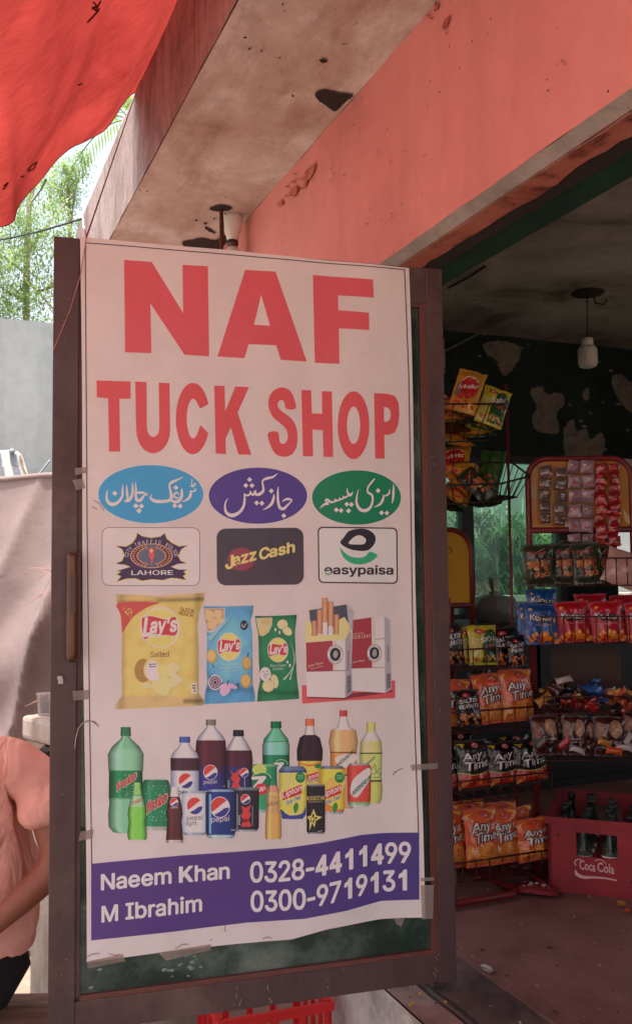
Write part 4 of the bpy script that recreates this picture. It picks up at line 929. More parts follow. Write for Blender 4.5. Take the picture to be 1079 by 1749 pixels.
pic('green_can_picture', f1, 3.853, 410, [(468, 76), (480, 84), (510, 94), (780, 94), (800, 84)], [(0, 500, (50, 96, 70)), (500, 775, (42, 106, 72)), (775, 900, (150, 140, 130))], 1, .35,
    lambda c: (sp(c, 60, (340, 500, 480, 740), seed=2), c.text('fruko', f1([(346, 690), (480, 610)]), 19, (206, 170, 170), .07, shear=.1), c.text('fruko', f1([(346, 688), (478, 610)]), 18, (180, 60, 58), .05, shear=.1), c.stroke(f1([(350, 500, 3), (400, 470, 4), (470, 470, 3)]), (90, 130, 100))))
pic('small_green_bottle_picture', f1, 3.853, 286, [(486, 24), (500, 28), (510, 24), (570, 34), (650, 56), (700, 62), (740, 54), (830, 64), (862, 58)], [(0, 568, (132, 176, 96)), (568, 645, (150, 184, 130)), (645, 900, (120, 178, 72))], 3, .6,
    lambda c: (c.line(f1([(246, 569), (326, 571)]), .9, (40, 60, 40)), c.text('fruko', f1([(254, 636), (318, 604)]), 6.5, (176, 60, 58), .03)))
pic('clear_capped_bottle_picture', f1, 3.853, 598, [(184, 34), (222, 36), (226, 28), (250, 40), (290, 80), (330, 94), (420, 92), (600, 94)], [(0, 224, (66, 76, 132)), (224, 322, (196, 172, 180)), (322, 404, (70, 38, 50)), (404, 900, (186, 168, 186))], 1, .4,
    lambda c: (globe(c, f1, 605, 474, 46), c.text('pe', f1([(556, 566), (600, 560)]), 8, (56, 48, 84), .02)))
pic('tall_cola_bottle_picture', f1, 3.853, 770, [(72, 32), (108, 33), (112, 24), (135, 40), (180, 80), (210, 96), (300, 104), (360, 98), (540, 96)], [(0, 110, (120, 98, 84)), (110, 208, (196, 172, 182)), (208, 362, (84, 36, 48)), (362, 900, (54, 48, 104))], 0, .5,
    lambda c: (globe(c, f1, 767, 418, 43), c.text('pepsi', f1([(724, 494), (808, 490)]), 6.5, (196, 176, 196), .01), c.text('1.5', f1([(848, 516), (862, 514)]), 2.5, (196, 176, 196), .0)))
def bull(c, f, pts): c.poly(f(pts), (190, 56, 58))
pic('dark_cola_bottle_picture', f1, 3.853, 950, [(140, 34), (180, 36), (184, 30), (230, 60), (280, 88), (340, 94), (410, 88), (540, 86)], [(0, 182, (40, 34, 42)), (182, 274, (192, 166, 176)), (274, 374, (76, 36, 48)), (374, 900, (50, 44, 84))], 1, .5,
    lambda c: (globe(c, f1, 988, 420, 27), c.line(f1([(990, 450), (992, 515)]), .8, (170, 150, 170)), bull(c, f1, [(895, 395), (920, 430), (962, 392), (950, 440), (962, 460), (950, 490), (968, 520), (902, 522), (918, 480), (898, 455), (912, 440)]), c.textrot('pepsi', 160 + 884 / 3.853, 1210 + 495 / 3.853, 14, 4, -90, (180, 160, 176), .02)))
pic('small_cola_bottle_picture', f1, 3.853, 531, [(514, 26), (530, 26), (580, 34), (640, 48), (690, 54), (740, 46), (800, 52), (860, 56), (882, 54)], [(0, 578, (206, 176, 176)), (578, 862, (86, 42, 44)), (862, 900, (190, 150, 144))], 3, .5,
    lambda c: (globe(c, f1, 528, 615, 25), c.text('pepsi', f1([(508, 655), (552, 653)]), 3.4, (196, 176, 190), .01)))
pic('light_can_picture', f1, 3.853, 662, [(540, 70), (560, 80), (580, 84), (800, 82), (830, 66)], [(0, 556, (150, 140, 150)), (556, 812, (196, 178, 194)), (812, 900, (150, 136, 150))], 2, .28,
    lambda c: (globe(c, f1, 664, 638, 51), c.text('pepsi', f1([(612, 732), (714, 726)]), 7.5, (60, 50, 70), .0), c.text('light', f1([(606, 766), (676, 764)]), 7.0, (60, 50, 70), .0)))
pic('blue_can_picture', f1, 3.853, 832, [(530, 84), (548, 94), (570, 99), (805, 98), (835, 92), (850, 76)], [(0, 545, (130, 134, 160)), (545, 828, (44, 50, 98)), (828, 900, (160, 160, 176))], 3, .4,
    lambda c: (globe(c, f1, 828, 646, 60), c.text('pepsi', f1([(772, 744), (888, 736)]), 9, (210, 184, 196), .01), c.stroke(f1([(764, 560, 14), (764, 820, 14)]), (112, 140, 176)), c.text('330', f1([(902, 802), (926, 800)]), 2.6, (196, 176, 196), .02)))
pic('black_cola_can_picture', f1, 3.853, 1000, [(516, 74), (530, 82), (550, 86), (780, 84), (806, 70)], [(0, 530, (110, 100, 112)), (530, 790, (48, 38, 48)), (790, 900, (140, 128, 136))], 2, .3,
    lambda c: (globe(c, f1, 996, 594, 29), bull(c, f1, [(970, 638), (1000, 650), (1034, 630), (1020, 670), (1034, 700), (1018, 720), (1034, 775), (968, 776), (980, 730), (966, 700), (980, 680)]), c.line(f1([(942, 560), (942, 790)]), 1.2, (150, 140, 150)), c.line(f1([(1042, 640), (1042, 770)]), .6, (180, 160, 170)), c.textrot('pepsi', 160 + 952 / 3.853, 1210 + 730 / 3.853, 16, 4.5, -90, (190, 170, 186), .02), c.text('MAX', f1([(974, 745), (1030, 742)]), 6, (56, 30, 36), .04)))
UPG = (38, 104, 74)
pic('lime_bottle_picture', f2, 3.597, 182, [(114, 32), (152, 34), (158, 26), (175, 36), (220, 74), (260, 84), (320, 84), (420, 82)], [(0, 156, (28, 92, 66)), (156, 240, (104, 160, 128)), (240, 320, (128, 172, 148)), (320, 900, UPG)], 0, .6,
    lambda c: (c.line(f2([(108, 240), (258, 236)]), .8, (30, 70, 56)), c.text('7', f2([(172, 420), (224, 416)]), 13, (204, 184, 184), .07), c.line(f2(arc(215, 375, 38, 26, 180, 370, 14)), 1.3, (150, 180, 110))))
pic('lime_can_picture', f2, 3.597, 110, [(376, 66), (392, 78), (650, 76), (672, 60)], [(0, 392, (120, 150, 110)), (392, 650, (54, 124, 86)), (650, 900, (130, 140, 130))], 1, .35,
    lambda c: (c.poly(f2(arc(80, 410, 44, 34, 0, 360, 18)[:-1]), (178, 178, 88)), c.poly(f2(arc(100, 480, 60, 50, 0, 360, 24)[:-1]), (40, 96, 70)), c.text('7', f2([(42, 520), (110, 515)]), 17, (206, 184, 184), .08), c.poly(f2(arc(90, 530, 40, 36, 0, 360, 24)[:-1]), (190, 46, 54)), c.text('UP', f2([(66, 544), (116, 542)]), 7.5, (214, 190, 190), .04), c.line(f2(arc(92, 480, 64, 54, 200, 340, 14)), 1.4, (176, 190, 120))))
pic('small_orange_bottle_picture', f2, 3.597, 165, [(478, 22), (505, 24), (510, 26), (570, 40), (650, 44), (720, 48), (800, 50), (836, 48)], [(0, 506, (54, 110, 74)), (506, 545, (200, 120, 100)), (545, 572, (204, 142, 96)), (572, 656, (186, 130, 92)), (656, 900, (206, 140, 84))], 3, .35,
    lambda c: (c.line(f2([(122, 574), (202, 580)]), .7, (90, 90, 70)), c.text('slice', f2([(126, 636), (196, 622)]), 8, (90, 74, 50), .0, 'bfont', .25)))
def tea(c, cx, red):
    for a, cc in (((cx - 72, 640, cx - 10, 440), (214, 176, 74)), ): pass
    c.smooth(f2([(cx - 78, 560), (cx - 30, 480), (cx + 40, 440), (cx + 78, 430), (cx + 78, 520), (cx + 20, 560), (cx - 40, 640)]), (226, 186, 96) if not red else (224, 150, 78), 4)
    c.poly(f2(arc(cx + 52, 458, 30, 34, 0, 360, 20)[:-1]), (34, 104, 56))
    for i in range(3): c.line(f2([(cx + 34, 446 + i * 10), (cx + 70, 444 + i * 10)]), .8, (150, 190, 130))
    c.poly(f2([(cx - 64, 552), (cx + 60, 500), (cx + 62, 556), (cx - 60, 600)]), (184, 46, 50)); c.text('Lipton', f2([(cx - 58, 586), (cx + 58, 536)]), 9.5, (226, 196, 180), .03); c.text('Ice Tea', f2([(cx - 38, 630), (cx + 50, 590)]), 8.0, (212, 196, 206), .045, shear=.2); c.text('Ice Tea', f2([(cx - 38, 629), (cx + 50, 589)]), 7.6, (70, 76, 150), .02, shear=.2)
    c.poly(f2(arc(cx - 30, 660, 46, 36, 190, 370, 14)), (214, 168, 70) if not red else (210, 110, 56)); c.smooth(f2([(cx + 8, 640), (cx + 28, 610), (cx + 40, 640), (cx + 20, 680)]), (56, 112, 56), 3)
pic('orange_tea_bottle_picture', f2, 3.597, 390, [(98, 27), (140, 28), (144, 24), (196, 34), (215, 62), (290, 80), (350, 78), (365, 72), (500, 74)], [(0, 142, (204, 92, 66)), (142, 198, (206, 172, 172)), (198, 358, (52, 34, 42)), (358, 900, (218, 160, 70))], 0, .4,
    lambda c: (c.poly(f2(arc(438, 386, 20, 18, 0, 360, 14)[:-1]), (34, 104, 56)), c.poly(f2([(364, 446), (444, 424), (444, 462), (364, 484)]), (184, 46, 50)), c.text('Lipton', f2([(368, 476), (442, 452)]), 6, (226, 196, 180), .03), c.text('Ice Tea', f2([(384, 494), (444, 480)]), 5, (80, 80, 150), .02), c.stroke(f2([(330, 372, 5), (390, 385, 12), (455, 366, 5)]), (206, 90, 60))))
pic('tall_orange_bottle_picture', f2, 3.597, 595, [(46, 23), (82, 24), (86, 22), (150, 40), (170, 78), (240, 90), (296, 82), (310, 80), (440, 82), (600, 70), (650, 60)], [(0, 84, (180, 60, 54)), (84, 166, (206, 176, 172)), (166, 300, (204, 142, 98)), (300, 306, (60, 40, 40)), (306, 440, (216, 120, 62)), (440, 448, (50, 34, 40)), (448, 900, (196, 132, 96))], 0, .35,
    lambda c: (c.smooth(f2([(545, 340), (600, 315), (680, 320), (660, 370), (600, 400), (560, 380)]), (214, 178, 160), 3), c.text('YEDIGUN', f2([(545, 408), (650, 316)]), 9, (34, 62, 50), .04, shear=.3)))
pic('yellow_bottle_picture', f2, 3.597, 765, [(120, 28), (176, 28), (180, 24), (210, 48), (240, 66), (310, 70), (400, 68), (484, 68), (540, 72), (600, 66), (620, 56)], [(0, 178, (198, 170, 96)), (178, 232, (204, 174, 168)), (232, 306, (196, 168, 112)), (306, 314, (44, 56, 40)), (314, 476, (190, 186, 104)), (476, 486, (40, 54, 40)), (486, 900, (188, 168, 92))], 1, .35,
    lambda c: (c.text('YEDIGUN', f2([(732, 392), (786, 346)]), 6, (44, 62, 46), .03, shear=.3), c.line(f2([(770, 410), (790, 380), (800, 430), (820, 400)]), 1.0, (60, 84, 50)), c.line(f2([(778, 440), (800, 430), (830, 436), (812, 460), (780, 458)]), 1.0, (60, 84, 50))))
pic('peach_tea_can_picture', f2, 3.597, 528, [(388, 60), (402, 72), (420, 76), (640, 74), (672, 68), (682, 50)], [(0, 406, (100, 96, 112)), (406, 648, (222, 168, 66)), (648, 668, (204, 96, 60)), (668, 900, (150, 140, 150))], 2, .3, lambda c: tea(c, 520, True))
pic('lemon_tea_can_picture', f2, 3.597, 285, [(390, 64), (408, 82), (430, 86), (650, 84), (690, 78), (712, 60)], [(0, 412, (100, 100, 120)), (412, 428, (60, 66, 120)), (428, 690, (216, 184, 86)), (690, 900, (54, 58, 116))], 3, .3, lambda c: (tea(c, 280, False), c.smooth(f2([(210, 650), (260, 690), (340, 680), (362, 640), (362, 690), (320, 712), (230, 706)]), (58, 60, 116), 3)))
pic('orange_soda_can_picture', f2, 3.597, 692, [(372, 60), (388, 70), (400, 74), (600, 72), (628, 66), (640, 50)], [(0, 384, (150, 130, 130)), (384, 606, (196, 66, 56)), (606, 626, (120, 150, 110)), (626, 900, (170, 160, 150))], 2, .3,
    lambda c: (c.smooth(f2([(640, 560), (650, 480), (700, 430), (756, 400), (758, 470), (720, 530), (680, 580)]), (206, 180, 176), 4), sp(c, 18, (650, 430, 755, 580), f2, (206, 180, 176), 8), c.text('YEDIGUN', f2([(640, 580), (760, 470)]), 10, (36, 84, 60), .045, shear=.3)))
pic('black_energy_can_picture', f2, 3.597, 426, [(502, 52), (512, 56), (640, 57), (790, 56), (804, 46)], [(0, 512, (110, 96, 96)), (512, 796, (44, 34, 40)), (796, 900, (130, 116, 116))], 4, .2,
    lambda c: (c.text('ROCKSTAR', f2([(372, 598), (480, 594)]), 6.5, (186, 150, 84), .02), c.text('ENERGY', f2([(380, 612), (470, 610)]), 2.6, (176, 140, 84), .01),
               c.poly(f2([(412, 650), (428, 692), (466, 700), (426, 724), (418, 764), (404, 736), (386, 786), (388, 722), (372, 700), (398, 690)]), (206, 164, 90)), c.poly(f2([(410, 674), (420, 700), (440, 704), (418, 720), (413, 742), (404, 722), (392, 738), (394, 714), (384, 704), (402, 698)]), (44, 34, 40)), c.text('R', f2([(388, 724), (406, 722)]), 6, (206, 164, 90), .03), c.text('R', f2([(404, 722), (422, 720)]), 6, (206, 164, 90), .03), c.line(f2([(436, 790), (466, 784)]), .7, (180, 170, 170))))
# frayed nicks, pencil-like creases and strips of tape round the edge
c = BC(1300, .0012)
for pts in ([(160, 855), (170, 860), (178, 872)], [(158, 866), (166, 870)], [(672, 1322), (678, 1316), (688, 1312)], [(670, 1324), (676, 1318), (672, 1318)], [(138, 1236), (150, 1230), (162, 1232), (168, 1241)],
            [(384, 1580), (383, 1586), (385, 1590)], [(448, 1602), (456, 1599), (463, 1601)], [(300, 1619), (312, 1612), (322, 1612)], [(150, 1632), (156, 1628), (170, 1626)], [(186, 1627), (196, 1630), (206, 1627)], [(358, 1606), (362, 1603)]):
    c.line(pts, 1.1, (96, 62, 60))
bput(c, 'crease_mark')
def tape(pts, off=.0012):
    mb = MB(); L = [tuple(Vector(bmap(x, y, off)) - Vector((0, .0015, 0)) * 0) for x, y in pts]; mb.face(L); o = mb.build('tape_strip', M_tape, banner)
for pts in ([(124, 1180), (152, 1178), (152, 1194), (126, 1196)], [(128, 800), (150, 798), (150, 808), (129, 812)], [(124, 820), (142, 818), (146, 834), (130, 838)], [(138, 1420), (160, 1416), (158, 1432), (134, 1436)], [(148, 1640), (210, 1628), (214, 1640), (150, 1652)], [(270, 1626), (360, 1612), (360, 1622), (284, 1640)],
            [(716, 1498), (738, 1496), (738, 1502), (716, 1504)], [(716, 1510), (738, 1510), (736, 1566), (718, 1568)], [(672, 1568), (690, 1566), (684, 1582), (676, 1578)], [(700, 1306), (745, 1302), (745, 1312), (702, 1316)]): tape(pts)
q = MB(); q.tube([Vector(bmap(x, y, .002)) for x, y in ((128, 1278), (130, 1260), (134, 1244), (142, 1234), (156, 1231), (167, 1238))], .0012, 5); q.build('torn_tape_edge', M_riser, banner)
# ================================================================== red tarpaulin overhead
Lp = [(-1.74, -.46, ZF + .01)] + [(-1.68, YE - .01, ZF + .015)] + [tuple(hx(175, 215, -1.55))] + [tuple(hx(115, 270, -1.36))] + [tuple(hx(37, 352, -1.1))] + [tuple(hx(-10, 388, -.98))] + [(-.75, -1.75, 2.2), (-.5, -2.5, 2.22), (-.3, -3.5, 2.35)]
LS = spline3(Lp, 8)
def tarp_fn(u, v):
    a = Vector(plerp([(i / (len(LS) - 1),) + p for i, p in enumerate(LS)], v))
    b = Vector(plerp([(0, 4.2, -.46, ZF + .01), (.12, 4.2, YE - .02, ZF + .01), (.5, 4.2, -1.4, 3.05), (1, 4.2, -3.5, 2.9)], v))
    p = a.lerp(b, u); s_ = math.sin(math.pi * u) * min(1, v * 5) * .18
    p.z -= s_; k = min(1, v * 4)
    p.z += k * (.045 * nz(p.x * 1.1, p.y * 5) + .014 * nz(p.x * 3, p.y * 11, 4) + .02 * math.sin(p.x * 2 + p.y * 9) * math.exp(-u * 2))
    p.x += k * .008 * nz(p.y * 4, p.z * 3) * (1 - u)
    return p
tarp = empty('tarpaulin', (0, YE, ZF), 0, 'bright red translucent tarpaulin sagging from the concrete canopy over the front', 'tarpaulin')
m = MB(); m.grid(tarp_fn, 150, 90)
tb = m.build('sheet', M_tarp, tarp, loc=(0, -YE, -ZF))
m = MB(); m.tube([tarp_fn(.0, i / 60) for i in range(61)], .002, 6); m.build('hem', M_tarp, tb)
# dark hand-painted marks and small tears on the tarp
def tproj(x, y):
    """nearest tarp grid point along a photo ray"""
    best = None; r = ray(x, y)
    for i in range(0, 61):
        for j in range(4, 61):
            p = tarp_fn(i / 60 * .9, j / 60); d = p - CP; t = d.dot(r) / r.dot(r); e = (d - r * t).length
            if t > 0 and (best is None or e < best[0]): best = (e, i / 60 * .9, j / 60)
    e, u0, v0 = best; st = .012
    for _ in range(14):
        for du, dv in ((st, 0), (-st, 0), (0, st), (0, -st)):
            p = tarp_fn(u0 + du, v0 + dv); d = p - CP; t = d.dot(r) / r.dot(r); q = (d - r * t).length
            if q < e: e, u0, v0 = q, u0 + du, v0 + dv; break
        else: st *= .5
    return tarp_fn(u0, v0)
M_ink = simple('black_marker', (104, 24, 24), .8, bump=0)
m = MB()
for S_ in ([(160, 4), (166, 10), (158, 14), (168, 20)], [(150, 38), (158, 30), (165, 22), (170, 14)], [(172, 2), (164, 16)], [(48, 290), (56, 282), (64, 276), (58, 288), (49, 292)], [(7, 318), (14, 312), (10, 320), (5, 324)], [(37, 302), (42, 301)], [(134, 145), (140, 142)]):
    pts = []
    for x, y in S_:
        p = tproj(x, y); pts.append(p + (CP - p).normalized() * .012)
    m.tube(pts, .0028, 5)
m.build('painted_mark', M_ink, tarp, loc=(0, -YE, -ZF))
# cords and cables
def cord(name, pts, r, mat, label, cat='cord', sag=0, n=12, group=None):
    P3 = []
    for a, b in zip(pts, pts[1:]):
        a, b = Vector(a), Vector(b)
        for i in range(n): t = i / n; p = a.lerp(b, t); p.z -= sag * 4 * t * (1 - t); P3.append(p)
    P3.append(Vector(pts[-1])); m = MB(); m.tube(P3, r, 5); return setp(m.build(name, mat), label, cat, group)
dtop = DLw(148, 405, .006); dtop.z = max(dtop.z, 2.002)
fas = hy(228, 171, YE - .012)
cord('cord', [fas, hit(190, 280, (1, 0, 0), -1.0) if False else fas.lerp(dtop, .5), dtop], .0022, M_maroon, 'thin dark red cord running from the canopy edge down to the door top', sag=0)
cord('thread', [dtop + DN * .004, DLw(138, 470, .012), DLw(120, 530, .006), DLw(91, 600, .006)], .0012, simple('pale_thread', (190, 130, 130), .8, bump=0), 'pale loose thread hanging down across the top left of the door frame', 'thread')
cord('cable', [atdepth(-60, 424, 6.5), atdepth(0, 410, 6.2), atdepth(142, 373, 5.2)], .006, M_blackwire, 'black cable crossing the sky in front of the tree to the canopy', 'cable', .01)
cord('cord', [atdepth(141, 366, 5.2), atdepth(143, 385, 4.9), DLw(147, 404, .0)], .004, M_white, 'short whitish cord dropping from the canopy end to the door corner', 'cord')
cord('cord', [tproj(80, 308), atdepth(70, 325, 4.2), atdepth(55, 345, 5.2)], .004, M_blackwire, 'dark tie cord knotted to the sagging edge of the tarpaulin', 'cord')

# ================================================================== trees behind the wall
def sprig(mb, p, d, L, r, col=None, n=6, w_=.011):
    side = d.cross(Vector((r.uniform(-1, 1), r.uniform(-1, 1), r.uniform(-1, 1)))).normalized()
    for i in range(n):
        t = (i + .6) / n; c = p + d * L * t + Vector((0, 0, -.35 * L * t * t)); sg = 1 if i % 2 else -1
        a = (side * sg + d * .7).normalized() * L * .42; b = a.cross(Vector((r.uniform(-.4, .4), r.uniform(-.4, .4), 1))).normalized() * w_ * (L / .2)
        mb.face([c, c + a * .5 + b, c + a, c + a * .5 - b], col)
def tree(name, label, trunk, limbs, clusters, leafm, seed, n, L=.2, cat='tree', group=None, w_=.011, tr=.09):
    rr = random.Random(seed); base = trunk[0]; t = empty(name, tuple(base), 0, label, cat, group)
    m = MB(); k = len(trunk); m.tube(trunk, [tr * (1 - .65 * i / (k - 1)) for i in range(k)], 9)
    q = m.build('trunk', M_bark, t, loc=tuple(-base))
    for lb in limbs:
        m = MB(); m.tube(lb, [tr * .34 * (1 - .8 * i / (len(lb) - 1)) for i in range(len(lb))], 6); m.build('branch', M_bark, t, loc=tuple(-base))
    m = MB(); tot = sum(c[1] ** 2 for c in clusters)
    for c, r_ in clusters:
        for _ in range(max(8, int(n * r_ ** 2 / tot))):
            d = Vector((rr.gauss(0, 1), rr.gauss(0, 1), rr.gauss(0, 1))).normalized() * r_ * rr.random() ** .45
            d.z *= .75; dd = (d.normalized() * .6 + Vector((rr.uniform(-1, 1), rr.uniform(-1, 1), rr.uniform(-.9, .3)))).normalized()
            sprig(m, c + d, dd, L * rr.uniform(.6, 1.25), rr, w_=w_)
    m.build('crown', leafm, t, loc=tuple(-base)); return t
T1 = -8.6
def tp(x, y, dx=0): return hx(x, y, T1 + dx)
b0 = tp(46, 560); b0 = Vector((b0.x, b0.y, ZG))
tree('tree', 'light green feathery tree with pale thin trunk rising behind the boundary wall', [b0, Vector((b0.x, b0.y, 2.5)), tp(46, 440), tp(50, 350), tp(70, 270)],
     [[tp(48, 480), tp(85, 520, .3), tp(120, 560, .5)], [tp(47, 470), tp(10, 440, .4), tp(-40, 400, .6)], [tp(48, 430), tp(85, 380, -.3), tp(125, 330, -.5)], [tp(47, 520), tp(20, 500), tp(-20, 480)], [tp(60, 500), tp(90, 490, .3), tp(100, 480, .5)]],
     [(tp(x, y, dx), r) for x, y, r, dx in ((10, 405, .42, 0), (55, 350, .34, .5), (30, 330, .3, -.3), (75, 430, .34, .2), (20, 470, .4, .4), (78, 505, .34, -.3), (40, 535, .36, .3), (5, 540, .4, 0), (-40, 440, .6, .2), (-60, 350, .6, 0), (85, 380, .24, .4), (60, 395, .3, -.4), (45, 290, .4, 0), (-20, 520, .5, -.2), (92, 470, .22, .2))],
     M_leaf, 5, 2600, .15, tr=.055)
T1 = -10.5
b0 = tp(118, 560); b0 = Vector((b0.x, b0.y, ZG))
tree('tree', 'sparse hazy branch tips of a tree between the tarpaulin and the canopy end', [b0, Vector((b0.x, b0.y, 2.5)), tp(122, 450), tp(118, 340), tp(112, 280)],
     [[tp(120, 400), tp(128, 330), tp(138, 285)], [tp(121, 450), tp(135, 420), tp(150, 400)]],
     [(tp(x, y), r) for x, y, r in ((112, 300, .26), (126, 285, .2), (118, 330, .2), (104, 320, .2), (141, 268, .14), (126, 395, .22), (120, 425, .2), (100, 350, .16), (106, 470, .2))], M_leaf, 9, 800, .14, tr=.05)
# palm: fronds just clearing the canopy end
T1 = -9.6; pc0 = tp(222, 205); pb = Vector((pc0.x, pc0.y, ZG)); pal = empty('palm_tree', tuple(pb), 0, 'palm whose frond tips show in the gap beside the concrete canopy', 'palm')
m = MB(); m.tube([pb, Vector((pb.x, pb.y, 4)), pc0], [.16, .13, .11], 9); m.build('trunk', M_bark, pal, loc=tuple(-pb))
for i in range(7):
    a = 2 * math.pi * i / 7 + .1; m = MB(); rib = [pc0 + Vector((math.cos(a) * s_ * 1.0, math.sin(a) * s_ * 1.0, .35 * s_ - .55 * s_ * s_)) for s_ in [j / 10 * 1.25 for j in range(11)]]
    m.tube(rib, .01, 4)
    for j in range(2, 11):
        for k_ in (0, .5):
            p = rib[j - 1].lerp(rib[j], k_); d = (rib[j] - rib[j - 1]).normalized(); sd_ = d.cross(Vector((0, 0, 1))).normalized()
            for sg in (-1, 1): m.face([p, p + (sd_ * sg * .8 + d).normalized() * .16 + Vector((0, 0, .01)), p + (sd_ * sg + d).normalized() * .36 + Vector((0, 0, -.08)), p + (sd_ * sg + d * .8).normalized() * .16 + Vector((0, 0, -.03))])
    m.build('frond', M_leaf, pal, loc=tuple(-pb))
# bushes beyond the shop window
T1 = -4.85
def bamboo(mb, p, r, n=9, L=.26):
    for _ in range(n):
        a = r.uniform(0, 6.283); d = Vector((math.cos(a), math.sin(a), r.uniform(-.2, .9))).normalized(); s_ = d.cross(Vector((0, 0, 1))).normalized() * .014; l_ = L * r.uniform(.5, 1.1)
        m1 = p + d * l_ * .5 + Vector((0, 0, -.02)); e = p + d * l_ + Vector((0, 0, -.16 * l_ / .26)); mb.face([p, m1 + s_, e, m1 - s_])
for lab, x0, x1, yt, seed, mt in (('leafy bush of drooping narrow leaves behind the narrow left window pane', 735, 795, 870, 3, M_leaf2), ('tall bush with long drooping leaves seen through the wide window pane', 800, 900, 850, 4, M_leaf2), ('bush just showing beneath the header of the right snack rack', 900, 990, 880, 6, M_leaf)):
    rr = random.Random(seed); c0 = tp((x0 + x1) / 2, 1000); t = empty('bush', (c0.x, c0.y, ZG), 0, lab, 'bush'); m = MB(); st = MB()
    for _ in range(30):
        x, y = rr.uniform(x0, x1), rr.uniform(yt - 20, 960); top = tp(x, y, rr.uniform(-.3, .3)); b_ = Vector((top.x + rr.uniform(-.1, .1), top.y + rr.uniform(-.15, .15), ZG + .02)); st.tube([b_, top], .006, 4)
        for k_ in range(9): bamboo(m, b_.lerp(top, rr.uniform(.45, 1.0)), rr)
    st.build('stem', M_bark, t, loc=(-c0.x, -c0.y, -ZG)); m.build('foliage', mt, t, loc=(-c0.x, -c0.y, -ZG))

# ================================================================== white and grey fence piece by the wall
def slab(name, pts, dfn, th, mat, parent=None, off=(0, 0, 0)):
    """outline traced on the photo, set on plane by dfn, given real thickness"""
    A = [dfn(x, y) for x, y in pts]; m = MB(); t = tessellate_polygon([[Vector((x, y, 0)) for x, y in pts]])
    n = (A[1] - A[0]).cross(A[2] - A[0]).normalized(); n = n if n.dot(CP - A[0]) > 0 else -n; B = [a - n * th for a in A]
    for q in t: m.face([A[i] for i in q]); m.face([B[i] for i in q][::-1])
    for i in range(len(A)): j = (i + 1) % len(A); m.face([A[i], A[j], B[j], B[i]])
    return m.build(name, mat, parent, loc=off)
XPF = -5.0; pf = lambda x, y: hx(x, y, XPF); c0 = hx(10, 830, XPF); pfe = empty('fence_panel', (XPF, c0.y, ZG), 0, 'white painted fence piece with blue grey curved slats against the pale wall', 'fence panel')
off = (-XPF, -c0.y, -ZG); M_wp = simple('white_paint', (226, 222, 214), .7, var=.05); M_bg = simple('blue_grey_paint', (132, 140, 150), .7, var=.1)
slab('frame', [(-14, 770), (3, 769), (18, 768), (32, 771), (37, 776), (41, 785), (44, 795), (49, 812), (50, 900), (-14, 900)], pf, .04, M_wp, pfe, off)
pf2 = lambda x, y: hx(x, y, XPF + .012)
for pts in ([(-10, 773), (2, 774), (3, 784), (4, 794), (-10, 796)], [(-10, 799), (7, 797), (8, 806), (10, 818), (-10, 822)], [(17, 774), (29, 776), (31, 786), (33, 796), (21, 795), (18, 787)], [(22, 799), (34, 800), (36, 808), (39, 818), (26, 818)]): slab('slat', pts, pf2, .01, M_bg, pfe, off)
slab('bracket', [(33, 778), (36, 777), (40, 787), (41, 798), (46, 808), (48, 813), (44, 812), (40, 803), (37, 792), (34, 787)], pf2, .015, M_bark, pfe, off)
m = MB(); p = hx(21, 770.5, XPF + .02); m.lathe([(.01, -.02), (.022, -.01), (.022, .008), (.006, .02)], 10, Matrix.Translation(p)); m.build('finial', M_bg, pfe, loc=off)
cord('rod', [hx(66, 811, XPF), hx(86, 786, XPF)], .008, M_bg, 'thin grey rod leaning against the pale wall beside the door edge', 'rod')

# ================================================================== grey sheet hung as a windbreak
def sheet2(u, v):
    x = lerp(-420, 150, u); d = lerp(4.7, 3.95, u) ; top = atdepth(x, lerp(846, 806, u) if x < 0 else plerp([(0, 819), (44, 815), (88, 812), (150, 808)], x)[0], d)
    ph = u * 15 + v * 7 + 1.2 * nz(u * 3, v * 2, 5); rdg = 1 - abs(math.sin(ph)) ** .7
    f = .11 * rdg * min(1, .25 + v * 2.2) + .06 * math.sin(u * 6 + v * 9) * min(1, v * 3) + .05 * nz(u * 7 + v * 5, v * 5) * min(1, v * 4)
    p = Vector((top.x, top.y, lerp(top.z, ZG + .03, v))); nrm = Vector((.92, -.38, 0)); return p + nrm * f  + Vector((0, 0, .0))
shs = empty('hanging_sheet', tuple(sheet2(.5, 1)), 0, 'creased grey brown cloth sheet hung as a low screen behind the seated man', 'sheet'); o0 = tuple(-sheet2(.5, 1))
m = MB(); m.grid(sheet2, 90, 60); m.build('cloth', M_cloth, shs, loc=o0)
m = MB(); m.tube([sheet2(i / 40, 0) for i in range(41)], .012, 8); m.build('hem', M_cloth, shs, loc=o0)
rr = random.Random(2); m = MB()
for cx, cy in ((86, 975), (80, 1195), (84, 1010)):
    for _ in range(5):
        a = atdepth(90, cy + rr.uniform(-3, 3), 3.9); b = atdepth(cx - rr.uniform(10, 38), cy + rr.uniform(-6, 26), 3.88); m.tube([a, (a + b) / 2 + Vector((0, 0, .012)), b], .0009, 4)
setp(m.build('frayed_thread', simple('red_thread', (190, 140, 136), .9, bump=0)), 'frayed reddish threads sticking out beside the edge of the door', 'threads')

